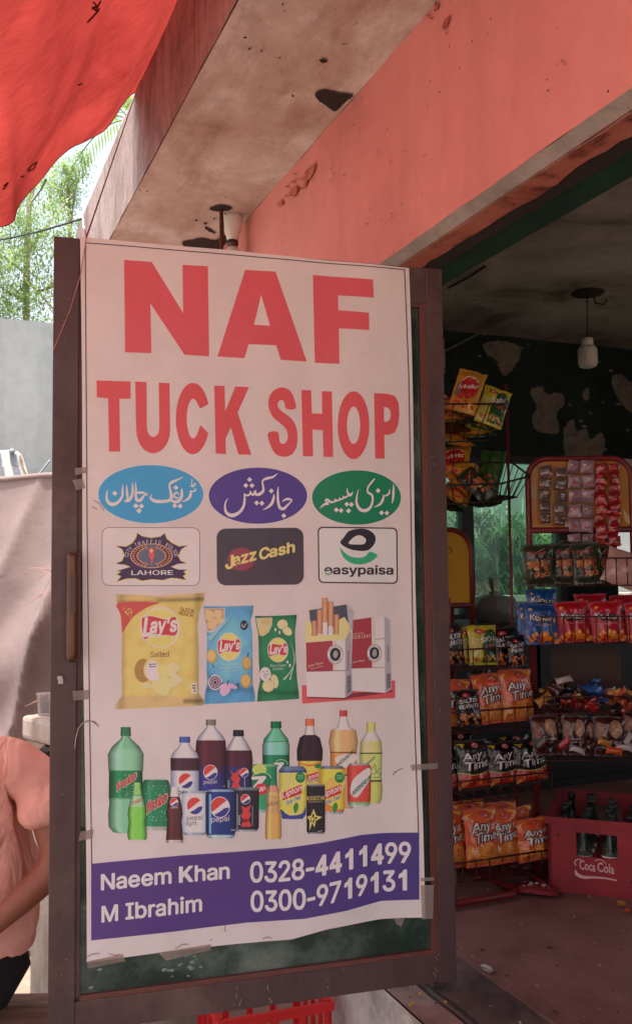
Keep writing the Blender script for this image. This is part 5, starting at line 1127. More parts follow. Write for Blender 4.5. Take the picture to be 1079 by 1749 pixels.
# ================================================================== seated man at the left edge
M_shirt = N('salmon_cotton', .9, 0, .2); M_shirt.base(M_shirt.ramp(M_shirt.noise(4, 5), [(.3, lin((236, 170, 154))), (.7, lin((246, 184, 168)))])); M_shirt.bump(M_shirt.noise(2.2, 3, .5, st=(2.5, 2.5, 1), dist=1.2), .8, .06); M_shirt = M_shirt.m
M_skin = simple('brown_skin', (150, 92, 70), .55, var=.1, scale=12, bump=.1, bd=.002)
M_trous = simple('black_cotton', (26, 24, 28), .9, var=.2, scale=8, bump=.5, bd=.01)
M_hair = simple('black_hair', (22, 18, 18), .6, var=.3, scale=120, bump=.6)
def skin(name, verts, edges, rad, mat, parent, sub=2, root=0, off=(0, 0, 0), disp=0):
    me = bpy.data.meshes.new(name); me.from_pydata([tuple(v) for v in verts], edges, []); me.update()
    o = bpy.data.objects.new(name, me); COL.objects.link(o); md = o.modifiers.new('s', 'SKIN'); md.use_smooth_shade = True
    for i, v in enumerate(me.skin_vertices[0].data): r = rad[i]; v.radius = r if isinstance(r, tuple) else (r, r); v.use_root = i == root
    s_ = o.modifiers.new('b', 'SUBSURF'); s_.levels = s_.render_levels = sub
    dg = bpy.context.evaluated_depsgraph_get(); m2 = bpy.data.meshes.new_from_object(o.evaluated_get(dg)); bpy.data.objects.remove(o); bpy.data.meshes.remove(me)
    if disp:
        for v in m2.vertices:
            n_ = disp * (nz(v.co.x * 9, v.co.y * 9, v.co.z * 6) + .6 * nz(v.co.x * 20 + v.co.z * 14, v.co.y * 8, v.co.z * 22)); v.co += v.normal * n_
    m2.name = name; m2.materials.clear(); m2.materials.append(mat)
    for p in m2.polygons: p.use_smooth = True
    return put(name, m2, parent, off)
A = atdepth
pel, spi, che, nkb, hed = A(-44, 1650, 3.05), A(-34, 1520, 3.02), A(-32, 1392, 2.98), A(-92, 1266, 2.96), A(-150, 1176, 2.9)
shR, elR, wrR = A(64, 1322, 3.0), A(106, 1474, 2.95), A(-20, 1590, 2.82)
shL, elL, wrL = A(-165, 1335, 2.85), A(-205, 1480, 2.75), A(-120, 1590, 2.65)
hipR, kneR, ankR = A(-5, 1660, 3.0), A(-70, 1690, 2.5), Vector((0, 0, 0)); kneR = hipR - RX * .42 + Vector((.05, -.02, .02)); ankR = Vector((kneR.x - .02, kneR.y - .03, ZG + .08)); toeR = ankR - RX * .14 + Vector((0, 0, -.05))
hipL = A(-90, 1660, 3.0); kneL = hipL - RX * .38 + Vector((.22, -.12, .03)); ankL = Vector((kneL.x - .02, kneL.y - .03, ZG + .08)); toeL = ankL - RX * .14 + Vector((0, 0, -.05))
man = empty('person', (pel.x, pel.y, ZG), 0, 'seated man in a salmon pink T-shirt and black trousers, cut off by the left edge', 'person'); mo = (-pel.x, -pel.y, -ZG)
hv = (wrR - elR).normalized(); hl = (wrL - elL).normalized()
V = [pel, spi, che, nkb, nkb.lerp(hed, .45), hed, shR, elR, wrR, wrR + hv * .07, shL, elL, wrL, wrL + hl * .07, hipR, kneR, ankR, toeR, hipL, kneL, ankL, toeL, hed + Vector((0, 0, .07))]
E_ = [(0, 1), (1, 2), (2, 3), (3, 4), (4, 5), (5, 22), (3, 6), (6, 7), (7, 8), (8, 9), (3, 10), (10, 11), (11, 12), (12, 13), (0, 14), (14, 15), (15, 16), (16, 17), (0, 18), (18, 19), (19, 20), (20, 21)]
Rr = [(.13, .11), (.12, .10), (.13, .10), (.05, .05), (.05, .055), (.085, .1), (.062, .062), (.068, .062), (.036, .031), (.042, .02), .07, .05, .03, (.042, .02), .09, .062, .04, .035, .09, .062, .04, .035, (.075, .085)]
skin('body', V, E_, Rr, M_skin, man, 2, 0, mo)
for wr, h_ in ((wrR, hv), (wrL, hl)):
    sd_ = h_.cross(Vector((0, 0, 1))).normalized(); dn = Vector((0, 0, -1))
    for i in range(5):
        o_ = (i - 1.5) * .019; base_ = wr + h_ * .085 + sd_ * o_; L_ = (.07, .08, .076, .06)[i] if i < 4 else .05
        if i == 4: base_ = wr + h_ * .04 + sd_ * .045; dr = (h_ * .7 + sd_ * .7).normalized()
        else: dr = h_
        skin('finger', [base_ - dr * .02, base_ + dr * L_ * .4, base_ + dr * L_ * .7 + dn * .012, base_ + dr * L_ * .85 + dn * .034], [(0, 1), (1, 2), (2, 3)], [.0095, .009, .008, .0068], M_skin, man, 1, 0, mo)
face = (-RX + Vector((.35, -.2, -.3))).normalized(); fs = face.cross(Vector((0, 0, 1))).normalized()
for s_ in (-1, 1):
    m = MB(); m.lathe([(.001, -.012), (.011, -.006), (.011, .006), (.001, .012)], 10, Matrix.Translation(hed + face * .079 + fs * s_ * .032 + Vector((0, 0, .02)))); m.build('eye', M_white, man, loc=mo)
    skin('ear', [hed + fs * s_ * .085 + Vector((0, 0, .03)), hed + fs * s_ * .095, hed + fs * s_ * .085 + Vector((0, 0, -.03))], [(0, 1), (1, 2)], [.014, .016, .01], M_skin, man, 1, 0, mo)
skin('nose', [hed + face * .09 + Vector((0, 0, .02)), hed + face * .115 + Vector((0, 0, -.012))], [(0, 1)], [.009, .016], M_skin, man, 1, 0, mo)
skin('mouth', [hed + face * .088 + Vector((0, 0, -.045)) - fs * .022, hed + face * .095 + Vector((0, 0, -.045)), hed + face * .088 + Vector((0, 0, -.045)) + fs * .022], [(0, 1), (1, 2)], [.006, .008, .006], M_skin, man, 1, 0, mo)
m = MB(); hc = hed + Vector((0, 0, .035)) - face * .012; up_ = (Vector((0, 0, 1)) - face * .75).normalized(); hs_ = up_.cross(fs).normalized()
def hairp(u, v): a, b = u * 6.2832, v * 1.75; d = up_ * math.cos(b) + (fs * math.cos(a) + hs_ * math.sin(a)) * math.sin(b); return hc + d * (.106 + .004 * nz(a * 3, b * 6)) * (1 if v < .9 else .93)
m.grid(hairp, 32, 14); m.build('hair', M_hair, man, loc=mo)
slv = shR.lerp(elR, .60); slvL = shL.lerp(elL, .55)
sh = skin('shirt', [pel + Vector((0, 0, .02)), spi, che, nkb + Vector((0, 0, -.02)), shR + Vector((0, 0, -.01)), shR.lerp(elR, .3), slv, shL, slvL, nkb + Vector((0, 0, -.01)), spi.lerp(pel, .5)],
     [(0, 10), (10, 1), (1, 2), (2, 3), (3, 4), (4, 5), (5, 6), (3, 7), (7, 8), (3, 9)], [(.205, .16), (.20, .15), (.205, .15), (.12, .11), (.092, .09), (.098, .094), (.112, .10), .09, .085, (.075, .075), (.21, .16)], M_shirt, man, 3, 2, mo, .014)
def trim(o, pt, dr, rad, inv=False):
    """cut a garment open: drop the faces beyond pt in direction dr, within rad"""
    off_ = Vector(mo); bm = bmesh.new(); bm.from_mesh(o.data); c0 = pt + off_
    ds = [f for f in bm.faces if (f.calc_center_median() - c0).dot(dr) > 0 and (f.calc_center_median() - c0 - dr * rad * .3).length < rad]
    bmesh.ops.delete(bm, geom=ds, context='FACES'); bm.to_mesh(o.data); bm.free()
sm = sh.modifiers.new('thick', 'SOLIDIFY'); sm.thickness = .004
trim(sh, slv.lerp(shR, .06), (elR - shR).normalized(), .19); trim(sh, slvL.lerp(shL, .06), (elL - shL).normalized(), .17)
trim(sh, nkb + Vector((0, 0, .035)), (hed - nkb).normalized(), .14)
m = MB(); HR_ = [(.10, .13)]
for a, k_, an in ((hipR, kneR, ankR), (hipL, kneL, ankL)):
    pts = [Vector(q) for q in spline3([tuple(pel + Vector((0, 0, .06))), tuple(pel.lerp(a, .7) + Vector((0, 0, -.01))), tuple(a.lerp(k_, .5)), tuple(k_), tuple(k_.lerp(an, .35) + Vector((0, 0, -.01))), tuple(an + Vector((0, 0, .04)))], 6)]
    rr_ = [plerp([(0, .12), (.2, .125), (.45, .1), (.62, .085), (.8, .075), (1, .065)], i / (len(pts) - 1))[0] * (1 + .06 * math.sin(i * 1.9)) for i in range(len(pts))]
    m.tube(pts, rr_, 20)
m.build('trousers', M_trous, man, loc=mo)
# bench
M_wood = N('bench_wood', .8); M_wood.base(M_wood.ramp(M_wood.noise(2, 8, .7, st=(3, 30, 30)), [(.3, lin((86, 62, 50))), (.5, lin((124, 92, 74))), (.7, lin((150, 116, 96)))])); M_wood.bump(M_wood.noise(2, 6, .6, st=(4, 40, 40)), .4, .006); M_wood = M_wood.m
bz = pel.z - .145; bc = A(0, 1690, 3.02)
ben = empty('bench', (bc.x, bc.y, ZG), math.atan2(RX.y, RX.x), 'worn wooden bench under the seated man at the left edge', 'bench')
bt = bz - ZG
for i in range(3): boxo('plank', (-.75, -.17 + i * .115, bt - .03), (.24, -.17 + i * .115 + .108, bt - .002 * i), M_wood, ben, .003)
boxo('apron', (-.70, -.165, bt - .10), (.19, -.14, bt - .032), M_wood, ben, .002); boxo('apron', (-.70, .13, bt - .10), (.19, .155, bt - .032), M_wood, ben, .002)
for x in (-.69, .14):
    for y in (-.138, .085): boxo('leg', (x, y, 0), (x + .045, y + .045, bt - .03), M_wood, ben, .002)
# white cooler with cup behind him
cc = A(72, 1245, 3.5); cz = A(60, 1225, 3.45).z
crz = math.atan2(RX.y, RX.x) - .85; cl_ = A(37, 1232, 3.5); co_ = Matrix.Rotation(crz, 3, 'Z') @ Vector((-.085, -.19, 0)); cc = Vector((cl_.x - co_.x, cl_.y - co_.y, 0))
chest = empty('cool_box', (cc.x, cc.y, ZG), crz, 'dirty white chest with a thick rounded lid standing behind the seated man', 'chest')
H_ = cz - ZG
M_dw = wall_mat('dirty_white_plastic', (200, 190, 180), [(.3, (136, 122, 110)), (.5, (180, 168, 158)), (.75, (194, 184, 176))], scale=4, streak=((12, 12, 3), (130, 106, 88), .6), bump=.1, rough=.5)
boxo('body', (-.06, -.16, 0), (.5, .25, H_ - .13), M_dw, chest, .01); boxo('lid', (-.085, -.19, H_ - .085), (.52, .27, H_), M_dw, chest, .016)
boxo('seal', (-.07, -.175, H_ - .128), (.51, .26, H_ - .088), simple('beige_seal', (150, 128, 108), .7), chest, .003)
for i in range(6):
    q = MB(); q.tube([(.09 + i * .012, -.178, H_ - .125), (.09 + i * .012, -.196, H_ - .105), (.105 + i * .012, -.178, H_ - .09)], .006, 6); q.build('clasp', M_dark, chest)
cb = A(76, 1224, 3.5); m = MB(); R_, h_ = .028, .075
m.lathe([(R_ * .8, 0), (R_ * .8, .001), (R_, h_), (R_ * 1.12, h_ + .002), (R_ * 1.12, h_ + .006), (R_ * .98, h_ + .004)], 20)
setp(m.build('plastic_cup', M_clear, loc=(cb.x, cb.y, cz + .001)), 'clear plastic cup standing on the white chest', 'cup')
# ================================================================== lamps, crates
hp = hz(397, 368, ZC); lampg = empty('outdoor_lamp', (hp.x, hp.y, ZC), 0, 'white bulb in a waisted holder under the stained canopy, half behind the banner', 'lamp')
m = MB(); m.lathe([(.046, -.0), (.048, -.025), (.044, -.055), (.03, -.10), (.026, -.12)], 20); m.build('holder', M_white, lampg)
m = MB(); m.lathe([(.026, -.122), (.028, -.14), (.022, -.15)], 16); m.build('cap', M_bronze, lampg)
m = MB(); m.lathe([(.022, -.151), (.034, -.175), (.046, -.205), (.05, -.24), (.044, -.275), (.02, -.30)], 20); m.build('bulb', M_white, lampg)
hk = hz(378, 355, ZC); m = MB(); m.tube([(hk.x, hk.y, ZC + .02), (hk.x, hk.y, ZC - .03), (hk.x + .006, hk.y, ZC - .09), (hk.x, hk.y, ZC - .28)], [.009, .009, .011, .007], 7)
setp(m.build('iron_hook', M_rust), 'rusty iron rod hanging out of the broken hole in the canopy', 'hook')
hp = hz(1003, 500, ZC); pend = empty('pendant_lamp', (hp.x, hp.y, ZC), 0, 'white bulb hanging on a thin wire from the dark shop ceiling', 'lamp')
m = MB(); m.lathe([(.10, -.0), (.09, -.010), (.03, -.018)], 18); m.build('ceiling_rose', M_hole, pend)
dep = (Vector((hp.x, hp.y, 2.4)) - CP).dot(FX); zb_ = CP.z + UX.z * 0 + dep * (983 - 633) / FPX - ZC
m = MB(); m.tube([(0, 0, -.01), (-.01, 0, -.12), (-.02, 0, zb_ + .18)], .003, 5); m.build('wire', M_blackwire, pend)
m = MB(); m.lathe([(.03, zb_ + .18), (.036, zb_ + .165), (.036, zb_ + .13)], 16, Matrix.Translation((-.02, 0, 0))); m.build('holder', M_white, pend)
m = MB(); m.lathe([(.045, zb_ + .128), (.058, zb_ + .11), (.058, zb_ + .03), (.05, zb_ + .008), (.03, zb_)], 22, Matrix.Translation((-.02, 0, 0))); m.build('bulb', M_white, pend)
m = MB(); m.tube([(hp.x - .02, hp.y + .06, ZC), (hp.x - .02, hp.y + .07, ZC - .05), (hp.x, hp.y + .12, ZC - .06), (hp.x, hp.y + .14, ZC - .03)], .006, 6); setp(m.build('ceiling_hook', M_rust), 'bent dark hook in the ceiling beside the hanging bulb', 'hook')
cord('cable', [hx(752, 603, XE + .02), hx(812, 572, XE + .02), hx(840, 560, XE + .03)], .008, M_peel, 'pale cable sloping up the dark end wall to the ceiling', 'cable')
cord('cable', [hz(765, 492, ZC - .006), hz(800, 474, ZC - .006), hz(828, 455, ZC - .006)], .006, M_blackwire, 'dark wire clipped to the shop ceiling near the beam', 'cable')
m = MB(); p = hx(1060, 770, XE); m.box((XE + .002, p.y - .09, 1.93), (XE + .05, p.y + .6, 1.955)); m.box((XE + .01, p.y - .05, 1.90), (XE + .04, p.y + .6, 1.93)); setp(m.build('wall_shelf', M_white), 'pale glossy wall ledge just above the right snack rack', 'shelf')

def open_crate(name, label, w_, d_, h_, mat, loc, rz, windows, cells=(0, 0), logo=None):
    t = empty(name, loc, rz, label, 'crate'); T_ = .012
    def side(a, b, nrm):
        """panel from a to b with windows [(s0,s1,z0,z1)]"""
        m = MB(); L_ = (b - a).length; d = (b - a).normalized()
        xs = sorted({0, L_} | {q for w4 in windows for q in (w4[0] * L_, w4[1] * L_)}); zs = sorted({0, h_} | {q for w4 in windows for q in (w4[2] * h_, w4[3] * h_)})
        for x0, x1 in zip(xs, xs[1:]):
            for z0, z1_ in zip(zs, zs[1:]):
                if any(w4[0] * L_ - 1e-6 <= x0 and x1 <= w4[1] * L_ + 1e-6 and w4[2] * h_ - 1e-6 <= z0 and z1_ <= w4[3] * h_ + 1e-6 for w4 in windows): continue
                pa, pb = a + d * x0, a + d * x1; q = [pa, pb, pb + nrm * T_, pa + nrm * T_]
                lo = [Vector((p.x, p.y, z0)) for p in q]; hi = [Vector((p.x, p.y, z1_)) for p in q]; i = len(m.v); m.v += [tuple(p) for p in lo + hi]
                for f_ in ((0, 3, 2, 1), (4, 5, 6, 7), (0, 1, 5, 4), (1, 2, 6, 5), (2, 3, 7, 6), (3, 0, 4, 7)): m.f.append(tuple(i + k_ for k_ in f_)); m.c.append(None); m.smooth.append(False)
        m.build('side_panel', mat, t)
    W, D_ = w_ / 2, d_ / 2; c_ = [Vector((-W, -D_, 0)), Vector((W, -D_, 0)), Vector((W, D_, 0)), Vector((-W, D_, 0))]
    for i, nrm in enumerate((Vector((0, 1, 0)), Vector((-1, 0, 0)), Vector((0, -1, 0)), Vector((1, 0, 0)))): side(c_[i], c_[(i + 1) % 4], nrm)
    m = MB()
    for a, b in (((-W - .008, -D_ - .008), (W + .008, -D_)), ((-W - .008, D_), (W + .008, D_ + .008)), ((-W - .008, -D_), (-W, D_)), ((W, -D_), (W + .008, D_))): m.box((a[0], a[1], h_ - .022), (b[0], b[1], h_ + .003))
    m.build('rim', mat, t); boxo('base', (-W + T_, -D_ + T_, .004), (W - T_, D_ - T_, .012), mat, t)
    if cells[0]:
        m = MB()
        for i in range(1, cells[0]): x = lerp(-W, W, i / cells[0]); m.box((x - .003, -D_ + T_, .012), (x + .003, D_ - T_, h_ * .5))
        for j in range(1, cells[1]): y = lerp(-D_, D_, j / cells[1]); m.box((-W + T_, y - .003, .012), (W - T_, y + .003, h_ * .5 - .004))
        m.build('divider', mat, t)
    return t
M_crate = simple('red_crate_plastic', (138, 28, 36), .6, var=.3, scale=5, bump=.25)
M_crate2 = simple('bright_red_crate_plastic', (206, 32, 34), .42, var=.1, scale=10, bump=.1)
# crate in the shop
fl, fr = hz(937, 1521, -.03), hz(1085, 1537, -.03); dv = (fr - fl); cw = .335; rz = math.atan2(dv.y, dv.x); dn_ = Vector((-math.sin(rz), math.cos(rz), 0)); ctr = fl + dv.normalized() * cw / 2 + dn_ * .225
CHH = .262
cr = open_crate('bottle_crate', 'dark red plastic bottle crate with white script logo on the shop floor', cw, .45, CHH, M_crate, (ctr.x, ctr.y, -.03), rz, [(.30, .72, .50, .82)], (4, 6))
c = Canvas(.0006, .00004, .03)
# script logo, drawn stroke by stroke in crate millimetres
def ccol(v): return lin(v)
LG = (214, 170, 166)
c.text('Coca', [(-.058, .088), (-.004, .084)], .031, LG, .02, 'bfont', .012, down=False); c.text('Cola', [(.004, .086), (.060, .082)], .031, LG, .02, 'bfont', .012, down=False)
c.stroke([(-.07, .098, .004), (-.074, .112, .004), (-.06, .122, .003), (-.045, .114, .002)], LG); c.stroke([(-.004, .122, .003), (.016, .127, .003), (.036, .112, .002)], LG)
c.stroke([(-.072, .082, .003), (-.068, .068, .012), (-.045, .060, .011), (-.01, .063, .007), (.03, .064, .006), (.068, .060, .005)], LG)
for x, y in ((-.135, .04), (.135, .04), (-.13, .2), (.13, .2), (.12, .06)): c.poly([(x + .006 * math.cos(a), y + .006 * math.sin(a)) for a in [i * math.pi / 4 for i in range(8)]], (70, 14, 18))
c.build('script_logo', lambda x, y, o: (x, -.225 - o, y), M_paint, cr)
M_bot = glass_mat('bottle_glass', (170, 185, 178), .06, haze=.08, hz_col=(150, 160, 156))
bm_ = MB(); bm_.lathe([(.026, 0), (.029, .01), (.029, .07), (.026, .10), (.029, .125), (.022, .16), (.013, .195), (.0125, .235), (.015, .24), (.015, .25)], 14); bmesh_ = bm_.mesh('bottle', M_bot)
cp_ = MB(); cp_.lathe([(.0165, .245), (.0165, .252), (.012, .256)], 12); capm = cp_.mesh('cap', M_steel)
lb_ = MB(); lb_.lathe([(.0296, .075), (.0268, .10), (.0292, .12)], 14); labm = lb_.mesh('label', M_wp)
rr = random.Random(8)
cm = Matrix.Translation((ctr.x, ctr.y, -.03)) @ Matrix.Rotation(rz, 4, 'Z'); k_ = 0
spots = [(i, j) for j in range(6) for i in range(4) if (i, j) not in ((0, 1), (3, 2), (1, 3), (2, 5), (0, 4), (3, 0))]
for i, j in spots:
    p = cm @ Vector((lerp(-cw / 2, cw / 2, (i + .5) / 4), lerp(-.225, .225, (j + .5) / 6), .013)); b_ = put('bottle', bmesh_, None, tuple(p), (rr.uniform(-.04, .04), rr.uniform(-.04, .04), rr.uniform(0, 6)))
    setp(b_, 'empty glass soft drink bottle standing in the dark red crate', 'bottle', 'bottles in the dark red crate'); put('label', labm, b_)
# bright crate under the door
ca = hz(376, 1745, -.17); cb_ = hz(566, 1712, -.17); dv = cb_ - ca; L_ = max(.3, dv.length); rz2 = math.atan2(dv.y, dv.x); dn2 = Vector((-math.sin(rz2), math.cos(rz2), 0)); dn2 = dn2 if dn2.dot(FX) > 0 else -dn2
ct2 = (ca + cb_) / 2 + dn2 * .16
open_crate('plastic_crate', 'bright red slotted plastic crate on the ground beneath the open door', L_, .32, -.17 - ZG, M_crate2, (ct2.x, ct2.y, ZG), rz2, [(.06, .24, .12, .9), (.29, .47, .12, .9), (.52, .70, .12, .9), (.76, .94, .12, .9)])

# ================================================================== snack packets
def chips(c, x0, x1, y0, y1, n, cols, seed, r0=6, r1=13):
    r = random.Random(seed)
    for i in range(n):
        x, y, a = r.uniform(x0, x1), r.uniform(y0, y1), r.uniform(0, 3.1); R1 = r.uniform(r0, r1)
        q = arc(0, 0, R1, R1 * .6, 0, 360, 9)[:-1]; c.poly([(x + p[0] * math.cos(a) - p[1] * math.sin(a), y + p[0] * math.sin(a) + p[1] * math.cos(a)) for p in q], r.choice(cols))
def t_any(c, base, low):
    c.ell(8, 168, 15, 10, (205, 60, 60), 16); c.ell(8, 168, 12, 7.5, (230, 190, 190), 16); c.text('lb', [(2, 164), (14, 164)], 7, (190, 40, 50), .03, down=False)
    if low == 'chips':
        c.poly([(-66, 12), (66, 12), (66, 62), (20, 80), (-40, 66), (-66, 74)], (228, 150, 70)); chips(c, -60, 60, 16, 62, 12, [(240, 176, 60), (214, 96, 30), (232, 130, 40)], 3)
        c.poly([(20, 186), (66, 178), (66, 164), (48, 172)], (240, 190, 60)); c.poly([(-66, 150), (-50, 170), (-30, 176), (-60, 172)], (240, 190, 60))
    else:
        c.poly([(-66, 12), (66, 12), (66, 66), (0, 56), (-66, 66)], (198, 50, 34)); c.text('Chilli', [(-30, 36), (20, 38)], 9, (236, 170, 140), .0, down=False); c.stroke([(-66, 70, 4), (0, 60, 4), (66, 70, 4)], (210, 190, 80)); chips(c, -60, 60, 14, 36, 7, [(220, 120, 50), (232, 160, 70)], 5)
        c.poly([(-62, 176), (-30, 176), (-44, 160)], (214, 190, 40)); c.text('20', [(-54, 166), (-38, 166)], 7, (30, 30, 30), .03, down=False)
    for bold, col in ((.085, (16, 14, 16)), (.02, (236, 230, 226))):
        c.text('Any', [(-50, 112), (30, 122)], 29, col, bold, down=False, shear=.08, which='bfont'); c.text('Time', [(-44, 76), (58, 90)], 31, col, bold, down=False, shear=.08, which='bfont')
    c.stroke([(34, 120, 3), (52, 140, 5), (40, 132, 3)], (236, 220, 210)); c.stroke([(38, 122, 3), (60, 126, 4)], (236, 220, 210))
def t_kur(c, base):
    c.ell(8, 112, 46, 15, (26, 20, 30), 20, rot=0)
    c.text('Kurkure', [(-52, 112), (56, 102)], 26, (26, 20, 30), .09, down=False, which='bfont'); c.text('Kurkure', [(-52, 112), (56, 102)], 25, (236, 226, 220), .03, down=False, which='bfont')
    c.text('Chutney Chaska', [(-34, 84), (34, 84)], 7, (236, 170, 160), .0, down=False); c.ell(-46, 160, 8, 6, (236, 200, 60), 10); c.text('Rs', [(-51, 157), (-41, 157)], 5, (180, 30, 40), .02, down=False)
    chips(c, -58, 58, 14, 52, 26, [(232, 130, 30), (240, 160, 50), (206, 90, 24), (236, 146, 60)], 11, 8, 17)
def t_salva(c, base):
    c.poly([(-12, 12), (66, 12), (66, 150), (40, 172), (0, 160), (-14, 90)], (34, 84, 44)); c.poly([(-66, 12), (-22, 12), (-24, 120), (-66, 140)], (216, 206, 120))
    c.ell(-22, 160, 24, 13, (200, 40, 60), 18); c.text('lb', [(-32, 154), (-12, 154)], 11, (240, 220, 220), .04, down=False)
    c.text('Salva', [(-20, 104), (60, 118)], 27, (240, 240, 230), .03, down=False); c.smooth([(4, 92), (30, 84), (52, 92), (30, 98)], (180, 50, 40)); c.text('lite Mung', [(0, 40), (48, 42)], 8, (220, 220, 180), .0, down=False)
    chips(c, -60, 60, 12, 38, 16, [(214, 170, 80), (190, 120, 60), (226, 190, 100)], 13)
def t_nuts(c, base):
    c.ell(-16, 160, 22, 11, (190, 40, 60), 16); c.text('lb', [(-24, 155), (-8, 155)], 9, (236, 210, 210), .03, down=False)
    c.text('SALTED', [(-56, 118), (50, 124)], 20, (222, 218, 214), .03, down=False); c.text('PEANUTS', [(-56, 90), (56, 96)], 20, (222, 218, 214), .03, down=False)
    chips(c, -58, 58, 12, 60, 26, [(190, 96, 36), (214, 124, 56), (150, 70, 30), (226, 150, 90)], 17, 7, 14)
def t_ring(c, base):
    chips(c, -50, 40, 80, 110, 14, [(176, 104, 50), (196, 124, 64), (150, 84, 40)], 19, 12, 20)
    for x, y in ((-14, 50), (10, 46), (34, 50)): c.ell(x, y, 14, 12, (198, 120, 70), 14); c.ell(x, y, 6, 5, (40, 34, 30), 10)
    c.ell(-18, 76, 8, 7, (226, 200, 150), 10); c.text('Rings', [(-46, 136), (30, 146)], 20, (150, 40, 50), .03, down=False, which='bfont'); c.stroke([(-50, 120, 2), (0, 158, 3), (30, 170, 2)], (190, 180, 160))
def t_wav(c, base):
    c.ell(-44, 120, 22, 40, (130, 84, 56), 18); c.ell(24, 130, 32, 40, (158, 118, 90), 22); c.ell(24, 130, 26, 32, (176, 134, 104), 20); c.text('wav', [(-20, 60), (54, 60)], 26, (206, 190, 190), .02, down=False)
def t_mix(c, base):
    c.smooth([(-50, 120), (-10, 150), (40, 140), (50, 90), (20, 60), (-30, 50), (-56, 80)], (190, 40, 40)); c.stroke([(-50, 120, 4), (-10, 152, 5), (42, 140, 4)], (236, 220, 200)); c.text('Kurleez', [(-46, 92), (44, 110)], 20, (236, 226, 214), .05, down=False); c.poly([(-60, 60), (-30, 64), (-36, 130), (-58, 120)], (120, 116, 110)); chips(c, -50, 50, 14, 44, 16, [(226, 160, 70), (200, 60, 40)], 23)
def t_lays(c, base):
    c.ell(0, 120, 38, 36, (230, 180, 60), 24); c.smooth([(-46, 112), (-20, 136), (46, 130), (44, 106), (0, 100), (-40, 98)], (190, 30, 40)); c.text("Lay's", [(-36, 108), (36, 112)], 22, (240, 230, 226), .03, down=False, which='bfont'); chips(c, -50, 50, 20, 70, 10, [(230, 180, 90), (214, 150, 70)], 29, 10, 20)
BAGS = {}
def bag_mesh(kind, seed=0):
    seed = round(seed, 2); key = (kind, seed)
    if key in BAGS: return BAGS[key]
    base, fn = {'any_orange': ((226, 100, 58), lambda c: t_any(c, 0, 'chips')), 'any_black': ((22, 20, 22), lambda c: t_any(c, 0, 'chilli')), 'kur_red': ((186, 22, 44), lambda c: t_kur(c, 0)), 'kur_blue': ((24, 84, 150), lambda c: t_kur(c, 0)),
                'salva': ((204, 194, 40), lambda c: t_salva(c, 0)), 'nuts': ((24, 20, 20), lambda c: t_nuts(c, 0)), 'rings': ((40, 56, 34), lambda c: t_ring(c, 0)), 'wav': ((66, 30, 26), lambda c: t_wav(c, 0)), 'mix': ((206, 150, 50), lambda c: t_mix(c, 0)),
                'lays_blue': ((40, 70, 140), lambda c: t_lays(c, 0)), 'green': ((46, 92, 40), lambda c: chips(c, -40, 40, 30, 80, 12, [(190, 60, 50), (170, 90, 60)], 31))}[kind]
    w_, h_, d_ = 70, 190, 26; s0 = seed * 7.3
    def F(x, y, off, side=1):
        u, v = max(-1, min(1, x / w_)), max(0, min(1, y / h_))
        e = (1 - abs(u) ** 2.6) * min(1, max(0, (v - .055) / .14)) ** .6 * min(1, max(0, (.945 - v) / .14)) ** .6
        pull = 1 - .07 * math.sin(math.pi * v) ** .7
        wr = nz(u * 2.3 + s0, v * 3.1, s0) * 8 + nz(u * 6 + s0, v * 8, 3) * 3.6; rad = nz(math.atan2(v - .5, u) * 3, s0) * 3 * (abs(u) ** 2)
        dpt = max(.6, e * d_ + (wr + rad) * (.25 + min(1, e))) if 0.05 < v < .95 else .7 + .5 * math.sin(v * 900)
        sk = 3.5 * nz(v * 2.2, s0, 9) + 2.5 * nz(v * 7, s0, 2)
        return ((x * pull * (1 + .03 * nz(v * 5, s0, 4)) + sk) / 1000, -side * (dpt + off * 1000) / 1000, y / 1000 + .006 * nz(u * 2.4, s0, 0) * v)
    mb = MB(); bl = lin(base)
    def colr(u, v): k_ = 1 + .12 * nz(u * 3, v * 4, s0); return tuple(min(1, q * k_) for q in bl) if v < .955 and v > .04 else tuple(q * .8 + .03 for q in bl)
    mb.grid(lambda u, v: F((u * 2 - 1) * w_, v * h_, 0), 20, 30, colr); mb.grid(lambda u, v: F((1 - u * 2) * w_, v * h_, 0, -1), 10, 16, colr)
    c = Canvas(.0012, .00005, 14); fn(c); c.emit(mb, lambda x, y, o: F(x, y, o))
    BAGS[key] = mb.mesh('snack_packet', M_film); return BAGS[key]
PLN = [0]
def place(kind, fn, x0, x1, y0, y1, label, group, rz_, roll=0.0, tilt=-.12, seed=0, zoff=0, name='snack_packet', parent=None):
    """stand a packet so that it spans the traced box on the shelf front given by fn(px,py)"""
    a, b = fn(x0, y1), fn(x1, y1); t = fn((x0 + x1) / 2, y0); W = (b - a).length; Hh = (t - (a + b) / 2).length; p = (a + b) / 2
    PLN[0] += 1; o = put(name, bag_mesh(kind, seed + PLN[0]), None, tuple(p), (tilt, 0, rz_), (W / .134, min(W, Hh) / .15, Hh / .19))
    o.rotation_euler = (Matrix.Rotation(rz_ + .22 * nz(PLN[0] * 1.7, 3), 3, 'Z') @ Matrix.Rotation(roll * 1.4, 3, 'Y') @ Matrix.Rotation(tilt + .16 * nz(PLN[0] * 2.3, 8), 3, 'X')).to_euler()
    setp(o, label, 'snack packet', group); return o
RL = math.pi / 2; XB_ = -.655
fL = lambda x, y: hx(x, y, XB_)
G1 = 'snack packets on the left wire rack'
L1 = 'black salted peanut packet'; 
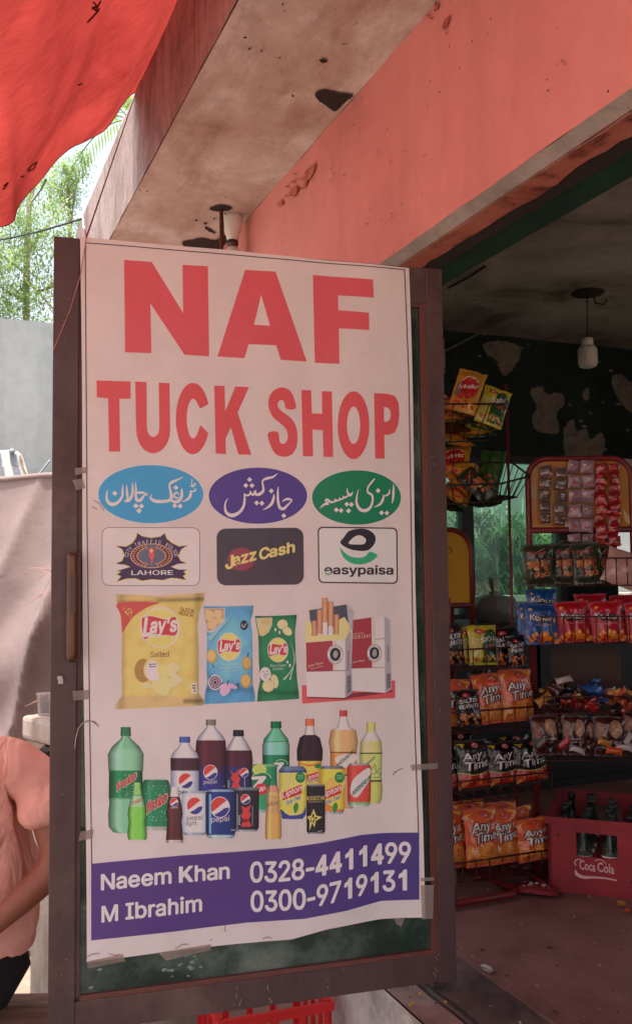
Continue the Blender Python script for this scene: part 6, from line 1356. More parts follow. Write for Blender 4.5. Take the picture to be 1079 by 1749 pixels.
for kind, x0, x1, y0, y1, lab, sd_, dx in (
    ('nuts', 758, 793, 1066, 1136, 'black salted peanuts packet, leftmost of the top rack row beside the door', 0, 0), ('salva', 786, 812, 1070, 1134, 'yellow packet tucked behind the front yellow and green packet', 1, -.03), ('salva', 802, 849, 1068, 1136, 'yellow and green packet with white lettering, front middle of the top rack row', 0, .02), ('nuts', 843, 887, 1072, 1138, 'black salted peanuts packet at the right end of the top rack row', 1, 0),
    ('any_orange', 752, 806, 1162, 1240, 'orange packet at the left of the second rack row, partly behind the door', 0, -.02), ('nuts', 782, 822, 1178, 1240, 'small black peanut packet leaning before the orange ones in the second row', 1, .05), ('any_orange', 815, 868, 1150, 1236, 'left one of the two large orange packets in the second rack row', 0, 0), ('any_orange', 858, 914, 1143, 1232, 'right one of the two large orange packets in the second rack row', 1, .01),
    ('any_black', 742, 792, 1270, 1352, 'black packet cut off by the door in the third rack row', 0, 0), ('any_black', 782, 838, 1264, 1350, 'second black packet from the door in the third rack row', 1, .02), ('any_black', 836, 890, 1266, 1342, 'third black packet from the door, set back a little', 0, -.01), ('any_black', 880, 936, 1262, 1338, 'rightmost black packet of the third rack row', 1, .0),
    ('any_orange', 744, 796, 1385, 1484, 'orange packet cut off by the door in the lowest rack row', 1, 0), ('any_orange', 796, 852, 1382, 1480, 'front orange packet in the middle of the lowest rack row', 0, .03), ('any_orange', 840, 890, 1384, 1474, 'orange packet half hidden behind its neighbour in the lowest row', 1, 0), ('any_orange', 886, 940, 1398, 1470, 'slumped orange packet at the right end of the lowest rack row', 0, .02),
    ('any_orange', 776, 830, 1368, 1450, 'orange packet standing behind at the left of the lowest row', 0, -.07), ('any_orange', 830, 884, 1370, 1450, 'orange packet with crumpled red top standing behind in the lowest row', 1, -.08), ('any_black', 806, 860, 1262, 1340, 'black packet standing behind the gap of the third row', 0, -.07), ('any_orange', 838, 890, 1150, 1228, 'orange packet standing behind the two large ones', 1, -.07),
    ('nuts', 820, 866, 1064, 1130, 'dark packet behind the front yellow and green packet', 2, -.08), ('nuts', 868, 902, 1086, 1138, 'crumpled dark packet hanging over the right end of the top rack row', 3, .04), ('rings', 800, 840, 1140, 1200, 'dark packet top peeping out behind the second rack row', 2, -.10),
    ('any_black', 760, 812, 1250, 1330, 'black packet pushed back behind the left of the third row', 3, -.09), ('any_black', 856, 908, 1252, 1330, 'black packet pushed back behind the right of the third row', 3, -.10), ('any_orange', 868, 916, 1378, 1452, 'orange packet top standing behind the right of the lowest row', 3, -.09)):
    f_ = (lambda q: (lambda x, y: hx(x, y, XB_ + q)))(dx); place(kind, f_, x0, x1, y0, y1, lab, G1, RL, roll=random.uniform(-.04, .04), seed=sd_)
# left rack: tube frame, header, wire trays
rack = empty('snack_rack', (-.75, .4, -.03), 0, 'low maroon wire snack rack with arched yellow header standing just inside the door', 'snack rack'); ro = (.75, -.4, .03)
def rp(name, mb, mat, par=None): return mb.build(name, mat, par or rack, loc=ro)
bc_ = hz(890, 1535, -.03); yb_ = bc_.y
m = MB(); m.tube([(-.93, yb_ - .03, -.01), (-.60, yb_, -.01), (bc_.x - .03, yb_ - .005, -.01), (bc_.x, yb_ - .035, -.01), (bc_.x, yb_ - .5, -.01), (bc_.x - .03, yb_ - .53, -.01), (-.93, yb_ - .53, -.01)], .0125, 10); rp('base_tube', m, M_maroon)
for y in (yb_ - .05, yb_ - .48):
    m = MB(); m.tube([(-.90, y, -.01), (-.90, y, 1.0)], .011, 10); rp('upright', m, M_maroon)
XH = -.89; hpx = lambda x, y: hx(x, y, XH)
t0 = hpx(803, 1060); tr_ = hpx(803, 930); top = hpx(770, 905); yr = tr_.y; ztop = top.z; zl = hpx(790, 1034).z
hdp = [(XH, yr, t0.z - .1)] + [(XH, yr - .09 + .09 * math.cos(a), ztop - .09 + .09 * math.sin(a)) for a in [i * math.pi / 12 for i in range(7)]] + [(XH, yr - .40 - .09 * math.sin(a), ztop - .09 + .09 * math.cos(a)) for a in [i * math.pi / 12 for i in range(7)]] + [(XH, yr - .49, t0.z - .1)]
m = MB(); m.tube(hdp, .011, 10); m.tube([(XH, yr, zl), (XH, yr - .49, zl)], .011, 10); rp('header_frame', m, M_maroon)
M_yel = simple('yellow_board', (196, 150, 46), .35, var=.1, scale=6, bump=.05)
m = MB(); pts = [(yr - .005, zl)] + [(yr - .09 + .085 * math.cos(a), ztop - .09 + .085 * math.sin(a)) for a in [i * math.pi / 12 for i in range(7)]] + [(yr - .40 - .085 * math.sin(a), ztop - .09 + .085 * math.cos(a)) for a in [i * math.pi / 12 for i in range(7)]] + [(yr - .485, zl)]
m.face([(XH + .002, y, z) for y, z in pts]); m.face([(XH - .004, y, z) for y, z in pts][::-1]); rp('header_panel', m, M_yel)
m = MB(); ring = hpx(766, 940); m.tube([(XH + .004, ring.y + .012 * math.cos(a), ring.z + .012 * math.sin(a)) for a in [i * math.pi / 8 for i in range(16)]], .0015, 4, closed=True); rp('panel_mark', m, M_rust)
def tray(mbp, x0, x1, y0, y1, z, hf, ny=9, r=.0022):
    """wire tray: bottom wires, raised front rail"""
    m = MB()
    for i in range(ny + 1): y = lerp(y0, y1, i / ny); m.tube([(x0, y, z + hf), (x0, y, z), (x1, y, z + .01), (x1, y, z + hf + .02)], r, 5)
    for x in (x0, lerp(x0, x1, .5), x1): m.tube([(x, y0, z), (x, y1, z)], r, 5)
    m.tube([(x1, y0, z + hf), (x0, y0, z + hf), (x0, y1, z + hf), (x1, y1, z + hf)], r * 1.5, 6); return m
for py, xr in ((1137, 892), (1238, 918), (1350, 938), (1482, 942)):
    a = hx(xr, py, XB_ + .03); m = tray(0, XB_ + .045, XB_ - .20, a.y - .50, a.y, a.z - .004, .075); rp('wire_tray', m, M_wire)
# ---- tall wire basket stand at the upper left of the doorway
st = empty('basket_stand', (-.9, .5, -.03), 0, 'tall stand of dark wire baskets with a thin red pole, above the left rack', 'basket stand'); so = (.9, -.5, .03)
DS = 3.62; fS = lambda x, y, d=0: atdepth(x, y, DS + d)
p = fS(867, 780, .05); m = MB(); m.tube([(p.x, p.y, 0), (p.x, p.y, fS(867, 655, .05).z)], .0055, 8); m.build('pole', M_maroon, st, loc=so)
m = MB(); q = Vector((p.x, p.y, -.02)); 
for a in (0, 1.57, 3.14, 4.71): m.tube([q + Vector((0, 0, .012)), q + Vector((math.cos(a) * .2, math.sin(a) * .2, .0))], .008, 6)
m.build('foot', M_maroon, st, loc=so)
def poly_basket(rim, low, name='wire_basket', n=4, r=.0022):
    m = MB(); m.tube(rim, r * 1.8, 6, closed=True); m.tube(low, r * 1.4, 6, closed=True)
    k_ = len(rim)
    for i in range(k_):
        for j in range(n):
            t = j / n; a = rim[i].lerp(rim[(i + 1) % k_], t); b = low[i].lerp(low[(i + 1) % k_], t); m.tube([a, b], r, 4)
    for j in range(1, 5): t = j / 5; m.tube([low[0].lerp(low[1], t), low[3 % k_].lerp(low[2], t)], r, 4)
    m.build(name, M_blackwire, st, loc=so)
poly_basket([fS(806, 778, .15), fS(867, 785, .1), fS(904, 813, -.05), fS(856, 826, -.22), fS(742, 830, -.22), fS(730, 780, .1)], [fS(800, 846, .12), fS(852, 846, .1), fS(882, 849, -.02), fS(852, 856, -.16), fS(750, 862, -.16), fS(740, 850, .08)])
m = MB()
for x0, x1 in ((776, 771), (816, 809), (838, 830), (860, 851)): m.tube([fS(x0, 770, 0), fS(x1, 815, -.05)], .0022, 4)
m.tube([fS(765, 789, -.02), fS(860, 790, -.02)], .003, 5); m.build('side_wire', M_blackwire, st, loc=so)
poly_basket([fS(760, 650, .12), fS(862, 664, .1), fS(866, 690, -.1), fS(742, 690, -.15), fS(735, 660, 0)], [fS(764, 745, .1), fS(828, 745, .1), fS(832, 752, -.08), fS(748, 756, -.12), fS(744, 750, 0)])
G2 = 'snack packets in the tall basket stand'
fa = lambda x, y: atdepth(x, y, DS - .14)
place('mix', lambda x, y: atdepth(x, y, DS - .12), 762, 810, 622, 704, 'yellow and red packet tilted in the uppermost wire basket by the door', G2, math.atan2(RX.y, RX.x) - .15, .22, -.3, 0)
place('salva', lambda x, y: atdepth(x, y, DS - .10), 808, 856, 650, 726, 'yellow and green packet tilted in the uppermost wire basket, right one', G2, math.atan2(RX.y, RX.x) + .1, .26, -.3, 1)
def flat(kind, x, y, d, w_, h_, rz_, pitch, lab, sd_, roll=0):
    p = atdepth(x, y, d); o = put('snack_packet', bag_mesh(kind, sd_), None, tuple(p), (0, 0, 0), (w_ / .134, .7, h_ / .19))
    o.rotation_euler = (Matrix.Rotation(rz_, 3, 'Z') @ Matrix.Rotation(roll, 3, 'Y') @ Matrix.Rotation(pitch, 3, 'X')).to_euler(); return setp(o, lab, 'snack packet', G2)
rz0 = math.atan2(RX.y, RX.x)
for i, (x, y, k_, a, lab) in enumerate(((768, 716, 'mix', .1, 'brownish packet lying flat under the tilted yellow and red one'), (790, 724, 'rings', -.2, 'dark packet lying flat in the upper basket, second layer'), (812, 722, 'mix', .35, 'flat yellow edged packet at the right of the upper basket'), (774, 738, 'wav', .0, 'dark brown packet lying flat at the bottom of the upper basket'), (800, 742, 'mix', -.1, 'flat yellow packet at the bottom middle of the upper basket'), (822, 744, 'rings', .2, 'dark flat packet at the bottom right of the upper basket'))):
    flat(k_, x, y, DS - .05 + .02 * (i % 3), .13, .17, rz0 + a, -1.25 + .2 * (i % 2), lab, i % 2)
flat('mix', 782, 836, DS - .08, .13, .17, rz0 + .2, -.9, 'gold and brown packet sliding over the rim of the lower wire basket', 0, .8)
flat('mix', 774, 852, DS - .14, .11, .16, rz0 - .1, -1.2, 'yellow edged packet lowest at the left of the lower wire basket', 1, .6)
flat('lays_blue', 792, 842, DS + .02, .13, .17, rz0, -.5, 'dark blue packet with red and yellow round logo in the lower wire basket', 0, .35)
flat('green', 828, 846, DS - .02, .10, .19, rz0 - .5, -.35, 'green packet with a pointed corner standing in the lower wire basket', 0, .12)
flat('rings', 838, 852, DS - .1, .10, .15, rz0 + .6, -.6, 'dark crumpled packet at the right end of the lower wire basket', 1, -.5)
flat('wav', 790, 858, DS - .05, .14, .16, rz0, -1.3, 'dark brown packet flat at the bottom of the lower wire basket', 0)
for i, (x, y, k_, a, pt, lab) in enumerate(((772, 700, 'mix', .5, -1.0, 'brown and gold packet wedged under the left front of the upper basket'), (806, 732, 'salva', -.4, -1.35, 'yellow and green packet lying flat in the upper basket stack'), (828, 716, 'wav', .3, -.9, 'brown packet slumped at the right of the upper basket stack'), (786, 752, 'mix', .2, -1.4, 'gold packet at the very bottom of the upper basket'),
    (770, 815, 'mix', -.3, -.7, 'gold packet against the door side of the lower basket'), (808, 836, 'any_orange', .5, -1.0, 'orange brown packet in the middle of the lower basket heap'), (826, 862, 'rings', -.3, -1.3, 'dark packet sagging under the lower basket heap'), (775, 868, 'rings', .4, -1.25, 'dark packet low at the door side of the lower basket'))):
    flat(k_, x, y, DS - .06 + .03 * (i % 3), .13, .17, rz0 + a, pt, lab, 3 + i, .3 * (i % 2))
flat('wav', 818, 856, DS - .02, .14, .16, rz0 + .4, -1.3, 'dark brown packet flat beneath the green pointed one', 1)

# ---- right rack, turned to the doorway
DR = 3.60; HR = Vector((.3837, .9234, 0)).normalized(); HF = Vector((-HR.y, HR.x, 0)); rzR = math.atan2(HR.y, HR.x)
def qR(x, y, d=0.0): return hit(x, y, HF, HF.dot(CP) + (DR + d) * HF.dot(FX) / 1.0)
rk = empty('snack_rack', tuple(Vector((qR(1000, 1490).x, qR(1000, 1490).y, -.03))), rzR, 'taller maroon snack rack with yellow arched header hung with sachet strips', 'snack rack')
IM = rk.matrix_basis if False else Matrix.Translation(rk.location) @ Matrix.Rotation(rzR, 4, 'Z'); IMi = IM.inverted()
def RP(name, mb, mat, par=None):
    mb.v = [tuple(IMi @ Vector(v)) for v in mb.v]; return mb.build(name, mat, par or rk)
zbR, ztR, zlR = qR(903, 1500, .16).z, qR(1000, 783).z, qR(1000, 905).z
xl = IMi @ qR(903, 900); xr_ = -xl.x if -xl.x > .2 else .22; xl = xl.x; zt_ = ztR + .03; zl_ = zlR + .03
def RL_(x, y, z): return IM @ Vector((x, y, z))
m = MB(); cr_ = .075
def archp(x0, x1, z0, zt, r, y=0.0): return [(x0, y, z0)] + [(x0 + r - r * math.cos(a), y, zt - r + r * math.sin(a)) for a in [i * math.pi / 12 for i in range(7)]] + [(x1 - r + r * math.sin(a), y, zt - r + r * math.cos(a)) for a in [i * math.pi / 12 for i in range(7)]] + [(x1, y, z0)]
m.tube(archp(xl, xr_, .02, zt_, cr_), .0115, 10); m.tube([(xl, 0, zl_), (xr_, 0, zl_)], .012, 10); m.build('header_frame', M_maroon, rk)
M_hdr = N('faded_yellow_board', .3, 0, .6); M_hdr.base(M_hdr.ramp(M_hdr.noise(4, 4, .5), [(.35, lin((150, 84, 26))), (.5, lin((186, 124, 44))), (.7, lin((150, 120, 76)))])); M_hdr = M_hdr.m
m = MB(); q = archp(xl + .006, xr_ - .006, zl_, zt_ - .006, cr_ - .005); m.face([(a, -.002, c_) for a, _, c_ in q]); m.face([(a, .004, c_) for a, _, c_ in q][::-1]); pn = m.build('header_panel', M_hdr, rk)
c = Canvas(.0025, .00005, .05); zc_ = (zl_ + zt_) / 2
toR = lambda pts: [(lambda v: (v.x, v.z))(IMi @ qR(a, b)) for a, b in pts]
c.poly(toR([(945, 880), (955, 880), (972, 897), (968, 903)]), (226, 216, 200)); c.poly(toR([(1062, 868), (1074, 884), (1078, 900), (1066, 890)]), (200, 180, 130)); c.poly(toR([(905, 830), (916, 832), (918, 850), (904, 850)]), (170, 150, 110))
c.build('header_print', lambda x, y, o: (x, -o, y), M_print, pn)['kind'] = 'stuff'
for x in (xl, xr_):
    m = MB(); m.tube([(x, 0, .02), (x, .0, .005), (x, -.16, -.012), (x, .25, -.012)] if False else [(x, -.14, -.012 + .012), (x, .24, .0)], .011, 8); m.build('foot', M_maroon, rk)
rowsR = ((1000, .10, .16), (1098, .10, .16), (1214, .06, .16), (1292, .07, .17))
for py, hf, dp_ in rowsR:
    z = (IMi @ qR(1000, py, -.1)).z; m = tray(0, 0, 0, 0, 0, 0, 0) if False else MB(); r = .0022; n_ = 10
    for i in range(n_ + 1): x = lerp(xl, xr_, i / n_); m.tube([(x, -dp_, z + hf), (x, -dp_, z), (x, -.01, z + .01), (x, -.01, z + hf)], r, 5)
    for y in (-dp_, -dp_ / 2): m.tube([(xl, y, z), (xr_, y, z)], r, 5)
    m.tube([(xl, -.01, z + hf), (xl, -dp_, z + hf), (xr_, -dp_, z + hf), (xr_, -.01, z + hf)], .003, 6); m.build('wire_tray', M_wire, rk)
m = MB(); z0, z1_ = (IMi @ qR(1000, 1172, .02)).z, (IMi @ qR(1000, 1108, .02)).z; m.box((xl + .07, .01, z0), (xr_ - .06, .016, z1_)); m.build('back_board', simple('brown_hardboard', (74, 56, 50), .85, var=.1, scale=6), rk)
G3 = 'snack packets on the right rack'
fR = lambda d: (lambda x, y: qR(x, y, d))
for kind, x0, x1, y0, y1, lab, sd_, d in (
    ('rings', 893, 947, 930, 1000, 'dark green packet with brown rings at the left end of the upper row', 0, -.12), ('rings', 942, 988, 928, 998, 'dark green packet, second from the left in the upper row', 1, -.10), ('rings', 980, 1030, 926, 998, 'dark green packet under the pink sachet strips in the upper row', 0, -.12), ('rings', 1018, 1052, 930, 996, 'dark packet behind the clear pinkish packet', 1, -.06),
    ('kur_blue', 884, 924, 1030, 1098, 'blue packet partly hidden behind the front blue one', 1, -.07), ('kur_blue', 900, 952, 1006, 1060, 'blue packet lying above the front blue packet', 0, -.04), ('kur_blue', 898, 956, 1030, 1101, 'front blue packet with white lettering in the second row', 0, -.13), ('kur_red', 955, 1011, 1026, 1097, 'left one of the red packets in the second row', 0, -.12), ('kur_red', 1013, 1070, 1026, 1097, 'middle one of the red packets in the second row', 1, -.12), ('kur_red', 1073, 1126, 1028, 1097, 'red packet cut off by the right edge of the photo', 0, -.12),
    ('rings', 958, 1006, 922, 980, 'dark packet standing behind the upper row of the right rack', 2, -.04), ('kur_red', 985, 1038, 1014, 1080, 'red packet standing behind the gap between the front red ones', 2, -.05), ('kur_red', 1046, 1098, 1016, 1082, 'red packet standing behind at the right of the second row', 3, -.04),
    ('wav', 935, 980, 1214, 1270, 'brown wafer packet standing behind the left front ones', 2, -.07), ('wav', 1040, 1088, 1216, 1280, 'brown wafer packet at the far right behind the others', 3, -.07), ('wav', 910, 958, 1222, 1290, 'dark brown wafer packet at the left of the lowest rack row', 0, -.15), ('wav', 960, 1002, 1222, 1290, 'dark brown wafer packet in the middle of the lowest rack row', 1, -.15), ('wav', 1014, 1068, 1224, 1292, 'dark brown wafer packet at the right of the lowest rack row', 0, -.14), ('wav', 990, 1024, 1228, 1290, 'dark wafer packet half hidden between its neighbours', 1, -.10)):
    place(kind, fR(d), x0, x1, y0, y1, lab, G3, rzR, roll=random.uniform(-.05, .05), seed=sd_)
# clear pinkish packets at the end of the upper row
def pouch(name, x0, x1, y0, y1, col, label, d, roll=0, seed=5, mat=None, dep=.03, cat='packet', rz_=None, group=None):
    fn = fR(d); a, b, t = fn(x0, y1), fn(x1, y1), fn((x0 + x1) / 2, y0); W, H_ = (b - a).length, (t - (a + b) / 2).length; mb = MB(); cl = lin(col) if col else None
    def F(u, v, s_): U_, e = u * 2 - 1, 0; e = (1 - abs(U_) ** 3) ** .7 * math.sin(math.pi * v) ** .6; return (U_ * W / 2 * (1 - .1 * math.sin(math.pi * v)), -s_ * (e * dep + .006 * nz(u * 4, v * 4, seed)), v * H_ + .004 * nz(u * 3, seed, v))
    mb.grid(lambda u, v: F(u, v, 1), 12, 14, cl); mb.grid(lambda u, v: F(1 - u, v, -1), 12, 14, cl)
    o = mb.build(name, mat or M_film, None, loc=tuple((a + b) / 2)); o.rotation_euler = (Matrix.Rotation(rzR if rz_ is None else rz_, 3, 'Z') @ Matrix.Rotation(roll, 3, 'Y') @ Matrix.Rotation(-.15, 3, 'X')).to_euler(); return setp(o, label, cat, group)
pouch('snack_packet', 1022, 1084, 938, 1000, (190, 150, 140), 'pale pinkish clear packet slumped at the right end of the upper row', -.14, .35, 5)
pouch('snack_packet', 1060, 1110, 950, 998, (176, 130, 118), 'pale packet cut off by the right edge in the upper row', -.12, -.2, 9)
# loose sweets in the third row
rr = random.Random(21); sw = MB()
sw.grid(lambda u, v: ((u * 2 - 1) * .028, -.012 * math.sin(math.pi * v) * (1 - (abs(u * 2 - 1)) ** 4) - .001, (v - .5) * .024 * (1 + .5 * abs(u * 2 - 1) ** 6)), 10, 5); sw.grid(lambda u, v: ((1 - u * 2) * .028, .012 * math.sin(math.pi * v) * (1 - (abs(u * 2 - 1)) ** 4) + .001, (v - .5) * .024 * (1 + .5 * abs(u * 2 - 1) ** 6)), 10, 5)
SWM = {}
for nm, cc in (('orange', (196, 84, 40)), ('blue', (34, 92, 160)), ('red', (170, 34, 34)), ('brown', (74, 40, 34)), ('black', (30, 26, 28)), ('silver', (170, 160, 160)), ('gold', (176, 120, 50))):
    sw.c = [lin(cc)] * len(sw.f); SWM[nm] = sw.mesh('sweet', M_film)
G4 = 'wrapped sweets on the right rack'
for i in range(70):
    x = rr.uniform(925, 1085); y = rr.uniform(1176, 1212) if i > 8 else rr.uniform(1156, 1178); d = -.15 + .12 * rr.random()
    if y < 1180 and not (935 < x < 1030): y += 22
    nm = ('blue' if 1000 < x < 1025 and y < 1195 else 'orange' if x > 1040 and rr.random() < .4 else 'red' if 965 < x < 1020 and y > 1192 else rr.choice(['brown', 'black', 'brown', 'black', 'brown', 'red', 'silver', 'gold']))
    s_ = rr.uniform(.75, 1.25); o = put('wrapped_sweet', SWM[nm], None, tuple(qR(x, y, d)), (rr.uniform(-.9, .9), rr.uniform(-.6, .6), rzR + rr.uniform(-.9, .9)), (s_, s_, s_))
    setp(o, {'orange': 'orange', 'blue': 'blue', 'red': 'red', 'brown': 'brown', 'black': 'black', 'silver': 'silvery', 'gold': 'gold'}[nm] + ' wrapped sweet in the heap on the middle tray of the right rack', 'sweet', nm + ' wrapped sweets in the heap')
for i, (x, y, nm) in enumerate(((925, 1270, 'brown'), (945, 1275, 'black'), (962, 1270, 'red'), (985, 1280, 'silver'), (1010, 1272, 'brown'), (1032, 1268, 'gold'), (1048, 1282, 'orange'), (1064, 1276, 'silver'), (1072, 1262, 'silver'))):
    s_ = 1.0; o = put('wrapped_sweet', SWM[nm], None, tuple(qR(x, y, -.185)), (rr.uniform(-.9, .9), rr.uniform(-1, 1), rzR + rr.uniform(-.9, .9)), (s_, s_, s_)); setp(o, nm + ' foil sweet lying against the front rail of the lowest tray', 'sweet', nm + ' foil sweets on the lowest tray')
# white carton and bottle things beyond the racks, by the second opening
bx = hx(1036, 1130, -2.6)
o = boxo('carton', (-.05, -.05, 0), (.12, .14, .17), M_wp, None, .004, loc=(-2.6, hx(1040, 1150, -2.6).y, hx(1040, 1172, -2.6).z)); setp(o, 'pale carton showing through the gap below the red packets', 'carton')
tb = MB(); tzz = hx(1040, 1172, -2.6).z; tby = hx(1040, 1150, -2.6).y
t = empty('table', (-2.6, tby, -.03), 0, 'dark table behind the right rack carrying a pale carton', 'table'); boxo('top', (-.3, -.9, tzz + .03 - .03), (.3, .5, tzz + .029), M_dark, t, .003)
for x in (-.27, .22):
    for y in (-.86, .42): boxo('leg', (x, y, 0), (x + .05, y + .05, tzz), M_dark, t, .003)
# sachet strips over the header
def sachet_mesh(w_, h_, base, deco, mat, seed):
    mb = MB(); r = random.Random(seed); bl = lin(base)
    def F(x, y, off, s_=1):
        u, v = x / (w_ / 2), y / h_; e = max(0, 1 - abs(u) ** 3) * max(0, math.sin(math.pi * min(1, max(0, v)))) ** .7; return (x, -s_ * (.0006 + e * .006 + .0022 * nz(u * 2 + seed, v * 3) * e) - off, -h_ + y)
    mb.grid(lambda u, v: F((u - .5) * w_, v * h_, 0), 7, 8, lambda u, v: tuple(q * (1 + .2 * nz(u * 5 + seed, v * 5)) for q in bl)); mb.grid(lambda u, v: F((.5 - u) * w_, v * h_, 0, -1), 3, 4, bl)
    c = Canvas(.0004, .00004, .012)
    for cc, n_, sz in deco:
        for _ in range(n_): x, y = r.uniform(-.3, .3) * w_, r.uniform(.2, .8) * h_; a, b = r.uniform(.25, .5) * w_ * sz, r.uniform(.08, .2) * h_ * sz; c.poly([(x - a, y - b), (x + a, y - b * r.uniform(0, 1)), (x + a * .7, y + b), (x - a * .8, y + b * .7)], cc)
    c.emit(mb, F); return mb.mesh('sachet', mat)
h_s = 17.5 / FPX * DR
kinds = {'clear': [sachet_mesh(.046, h_s, (96, 86, 82), [((190, 180, 176), 3, .5), ((170, 60, 50), 1, .4)], M_film, 31 + i) for i in range(3)],
         'pink': [sachet_mesh(.050, h_s * 1.25, (150, 120, 130), [((176, 150, 158), 2, .8), ((196, 70, 66), 1 + i % 2, .5), ((220, 200, 204), 1, .4)], M_film, 41 + i) for i in range(3)],
         'red': [sachet_mesh(.046, h_s, (150, 30, 36), [((206, 70, 60), 2, .8), ((210, 180, 176), 3, .35), ((90, 16, 24), 1, .7)], M_film, 51 + i) for i in range(3)]}
for kd, x, y0, n_, lab, stp in (('clear', 930, 796, 5, 'strip of greyish clear sachets, leftmost on the right rack header', 20), ('clear', 957, 800, 5, 'strip of greyish clear sachets, second from the left on the header', 20), ('pink', 980, 786, 6, 'left one of the two wide pinkish sachet strips on the header', 25.2),
    ('pink', 1003, 786, 6, 'right one of the two wide pinkish sachet strips on the header', 25.2), ('red', 1026, 792, 8, 'left one of the two red sachet strips at the right of the header', 17.3), ('red', 1048, 792, 8, 'right one of the two red sachet strips at the right of the header', 17.6)):
    p0 = qR(x, y0, -.03); t = empty('sachet_strip', tuple(p0), rzR, lab, 'sachet strip', 'sachet strips on the rack header')
    for i in range(n_):
        a = qR(x + rr.uniform(-1, 1), y0 + i * stp, -.03); lo = (Matrix.Translation(p0) @ Matrix.Rotation(rzR, 4, 'Z')).inverted() @ a
        put('sachet', kinds[kd][i % 3], t, tuple(lo), (rr.uniform(-.15, .3), rr.uniform(-.16, .16), rr.uniform(-.5, .5)))
# plastic bag on the window sill side, packets and wrappers on the floor
pb_ = hx(845, 1062, -2.2); m = MB(); m.grid(lambda u, v: ((.145 + .02 * nz(math.cos(u * 6.28) * 2, math.sin(u * 6.28) * 2, v * 3)) * math.cos(u * 6.2832) * math.sin(min(1, v * 1.12) * math.pi * .5 + .75) ** .8 if v < .86 else .02 * math.cos(u * 6.2832) * (1 + (v - .86) * 4), (.12 + .02 * nz(math.cos(u * 6.28) * 2, math.sin(u * 6.28) * 2, v * 3 + 5)) * math.sin(u * 6.2832) * (math.sin(min(1, v * 1.12) * math.pi * .5 + .75) ** .8) if v < .86 else .02 * math.sin(u * 6.2832) * (1 + (v - .86) * 4), v * .17 + .006 * nz(u * 12, v * 8)), 28, 18)
m.tube([(0, 0, .155), (-.03, 0, .20), (-.05, 0, .25), (-.03, .01, .24), (-.01, 0, .19)], [.012, .01, .007, .006, .008], 6)
o = m.build('plastic_bag', simple('grey_bag_film', (150, 158, 154), .3, var=.2, bump=.3, bd=.01), None, loc=tuple(pb_)); setp(o, 'knotted grey plastic bag standing before the window', 'plastic bag')
t = empty('cupboard', (-2.2, pb_.y, -.03), 0, 'dark cupboard below the window carrying the knotted plastic bag', 'cupboard'); hh_ = pb_.z + .03
boxo('body', (-.35, -.6, 0), (.3, .75, hh_ - .03), M_dark, t, .003); boxo('top', (-.36, -.62, hh_ - .029), (.32, .77, hh_ - .001), simple('grey_top', (74, 66, 62), .6), t, .003); boxo('door', (.301, -.56, .05), (.315, .05, hh_ - .06), M_dark, t, .002); boxo('door', (.301, .07, .05), (.315, .70, hh_ - .06), M_dark, t, .002)
fp = hz(915, 1518, -.012); mb = MB(); mb.grid(lambda u, v: ((u - .5) * .16, (v - .5) * .09, .022 * (math.sin(math.pi * u) * math.sin(math.pi * v)) ** .5 + .003 * nz(u * 8, v * 8)), 20, 12, lin((120, 40, 46))); mb.grid(lambda u, v: ((.5 - u) * .16, (v - .5) * .09, -.012 * (math.sin(math.pi * u) * math.sin(math.pi * v)) ** .5), 10, 6, lin((110, 40, 46)))
c = Canvas(.001, .0001, .02); r = random.Random(4)
for _ in range(26): x, y = r.uniform(-.05, .065), r.uniform(-.025, .03); a = r.uniform(.003, .007); c.poly([(x + a * math.cos(k_), y + a * math.sin(k_)) for k_ in [j * 1.047 for j in range(6)]], r.choice([(226, 220, 220), (190, 176, 176), (120, 110, 116)]))
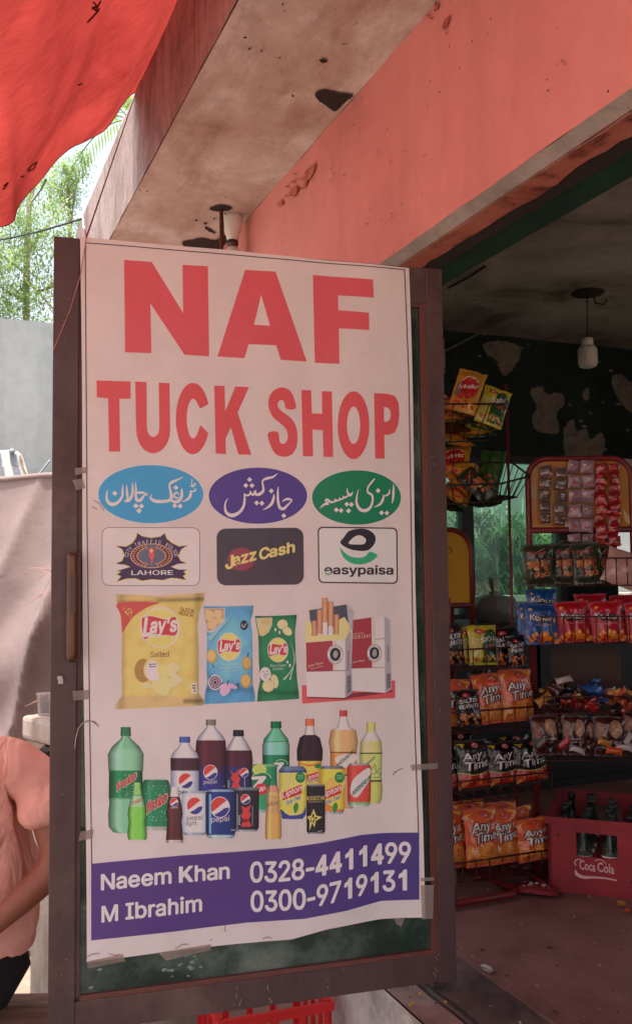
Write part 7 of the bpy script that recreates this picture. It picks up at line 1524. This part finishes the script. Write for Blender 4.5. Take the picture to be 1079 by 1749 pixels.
c.emit(mb, lambda x, y, o: (x, y, .022 * (math.sin(math.pi * (x / .16 + .5)) * math.sin(math.pi * (y / .09 + .5))) ** .5 + o + .002)); o = mb.build('sweet_packet', M_film, None, loc=(fp.x, fp.y, -.016)); o.rotation_euler = (0, 0, rz0 - .35); setp(o, 'red packet with white spots lying on the floor beside the crate', 'packet')
for x, y, nm, lab in ((1060, 1544, 'gold', 'gold foil sweet wrapper on the floor before the crate'), (1072, 1556, 'orange', 'orange sweet wrapper on the floor at the right edge'), (831, 1655, 'silver', 'pale scrap of wrapper on the floor near the threshold')):
    p = hz(x, y, -.02); o = put('sweet_wrapper', SWM[nm], None, (p.x, p.y, -.018), (1.3, .2, rr.uniform(0, 3)), (.7, .7, .7)); setp(o, lab, 'wrapper')
m = MB(); r = random.Random(6)
for i in range(150):
    p = Vector((r.uniform(-.7, .9), r.uniform(YT + .02, 1.3), -.0285)); s_ = r.uniform(.0012, .004)
    m.box((p.x - s_, p.y - s_ * r.uniform(.4, 1), -.0299), (p.x + s_, p.y + s_ * .6, -.0299 + s_ * .6), lin(r.choice([(60, 48, 46), (120, 100, 92), (170, 150, 140), (90, 70, 64)])))
for i in range(110):
    p = Vector((r.uniform(-.6, .9), r.uniform(ys + .01, YT - .01), 0)); zt = -.034 if p.y > -.035 else -.052; s_ = r.uniform(.001, .004)
    m.box((p.x - s_, p.y - s_ * r.uniform(.4, 1), zt - .002), (p.x + s_, p.y + s_ * .6, zt + s_ * .6), lin(r.choice([(80, 66, 62), (140, 120, 110), (190, 176, 166), (100, 80, 72)])))
setp(m.build('grit', M_paint), kind='stuff')
m = MB(); r = random.Random(6)
for x, y in ((822, 1622), (830, 1655), (866, 1666), (937, 1618), (948, 1730), (945, 1728)):
    p = hz(x, y, -.0275); m.lathe([(.007, 0), (.006, .001)], 7, Matrix.Translation(p) @ Matrix.Diagonal((1, 1.4, 1, 1)))
setp(m.build('paper_bits', M_thresh), kind='stuff')
m = MB()
for x, y in ((717, 1698), (700, 1718), (705, 1714), (760, 1712)): p = hz(x, y, -.048); m.box((p.x - .004, p.y - .003, -.048), (p.x + .005, p.y + .003, -.044))
setp(m.build('litter_bits', M_yel), kind='stuff')
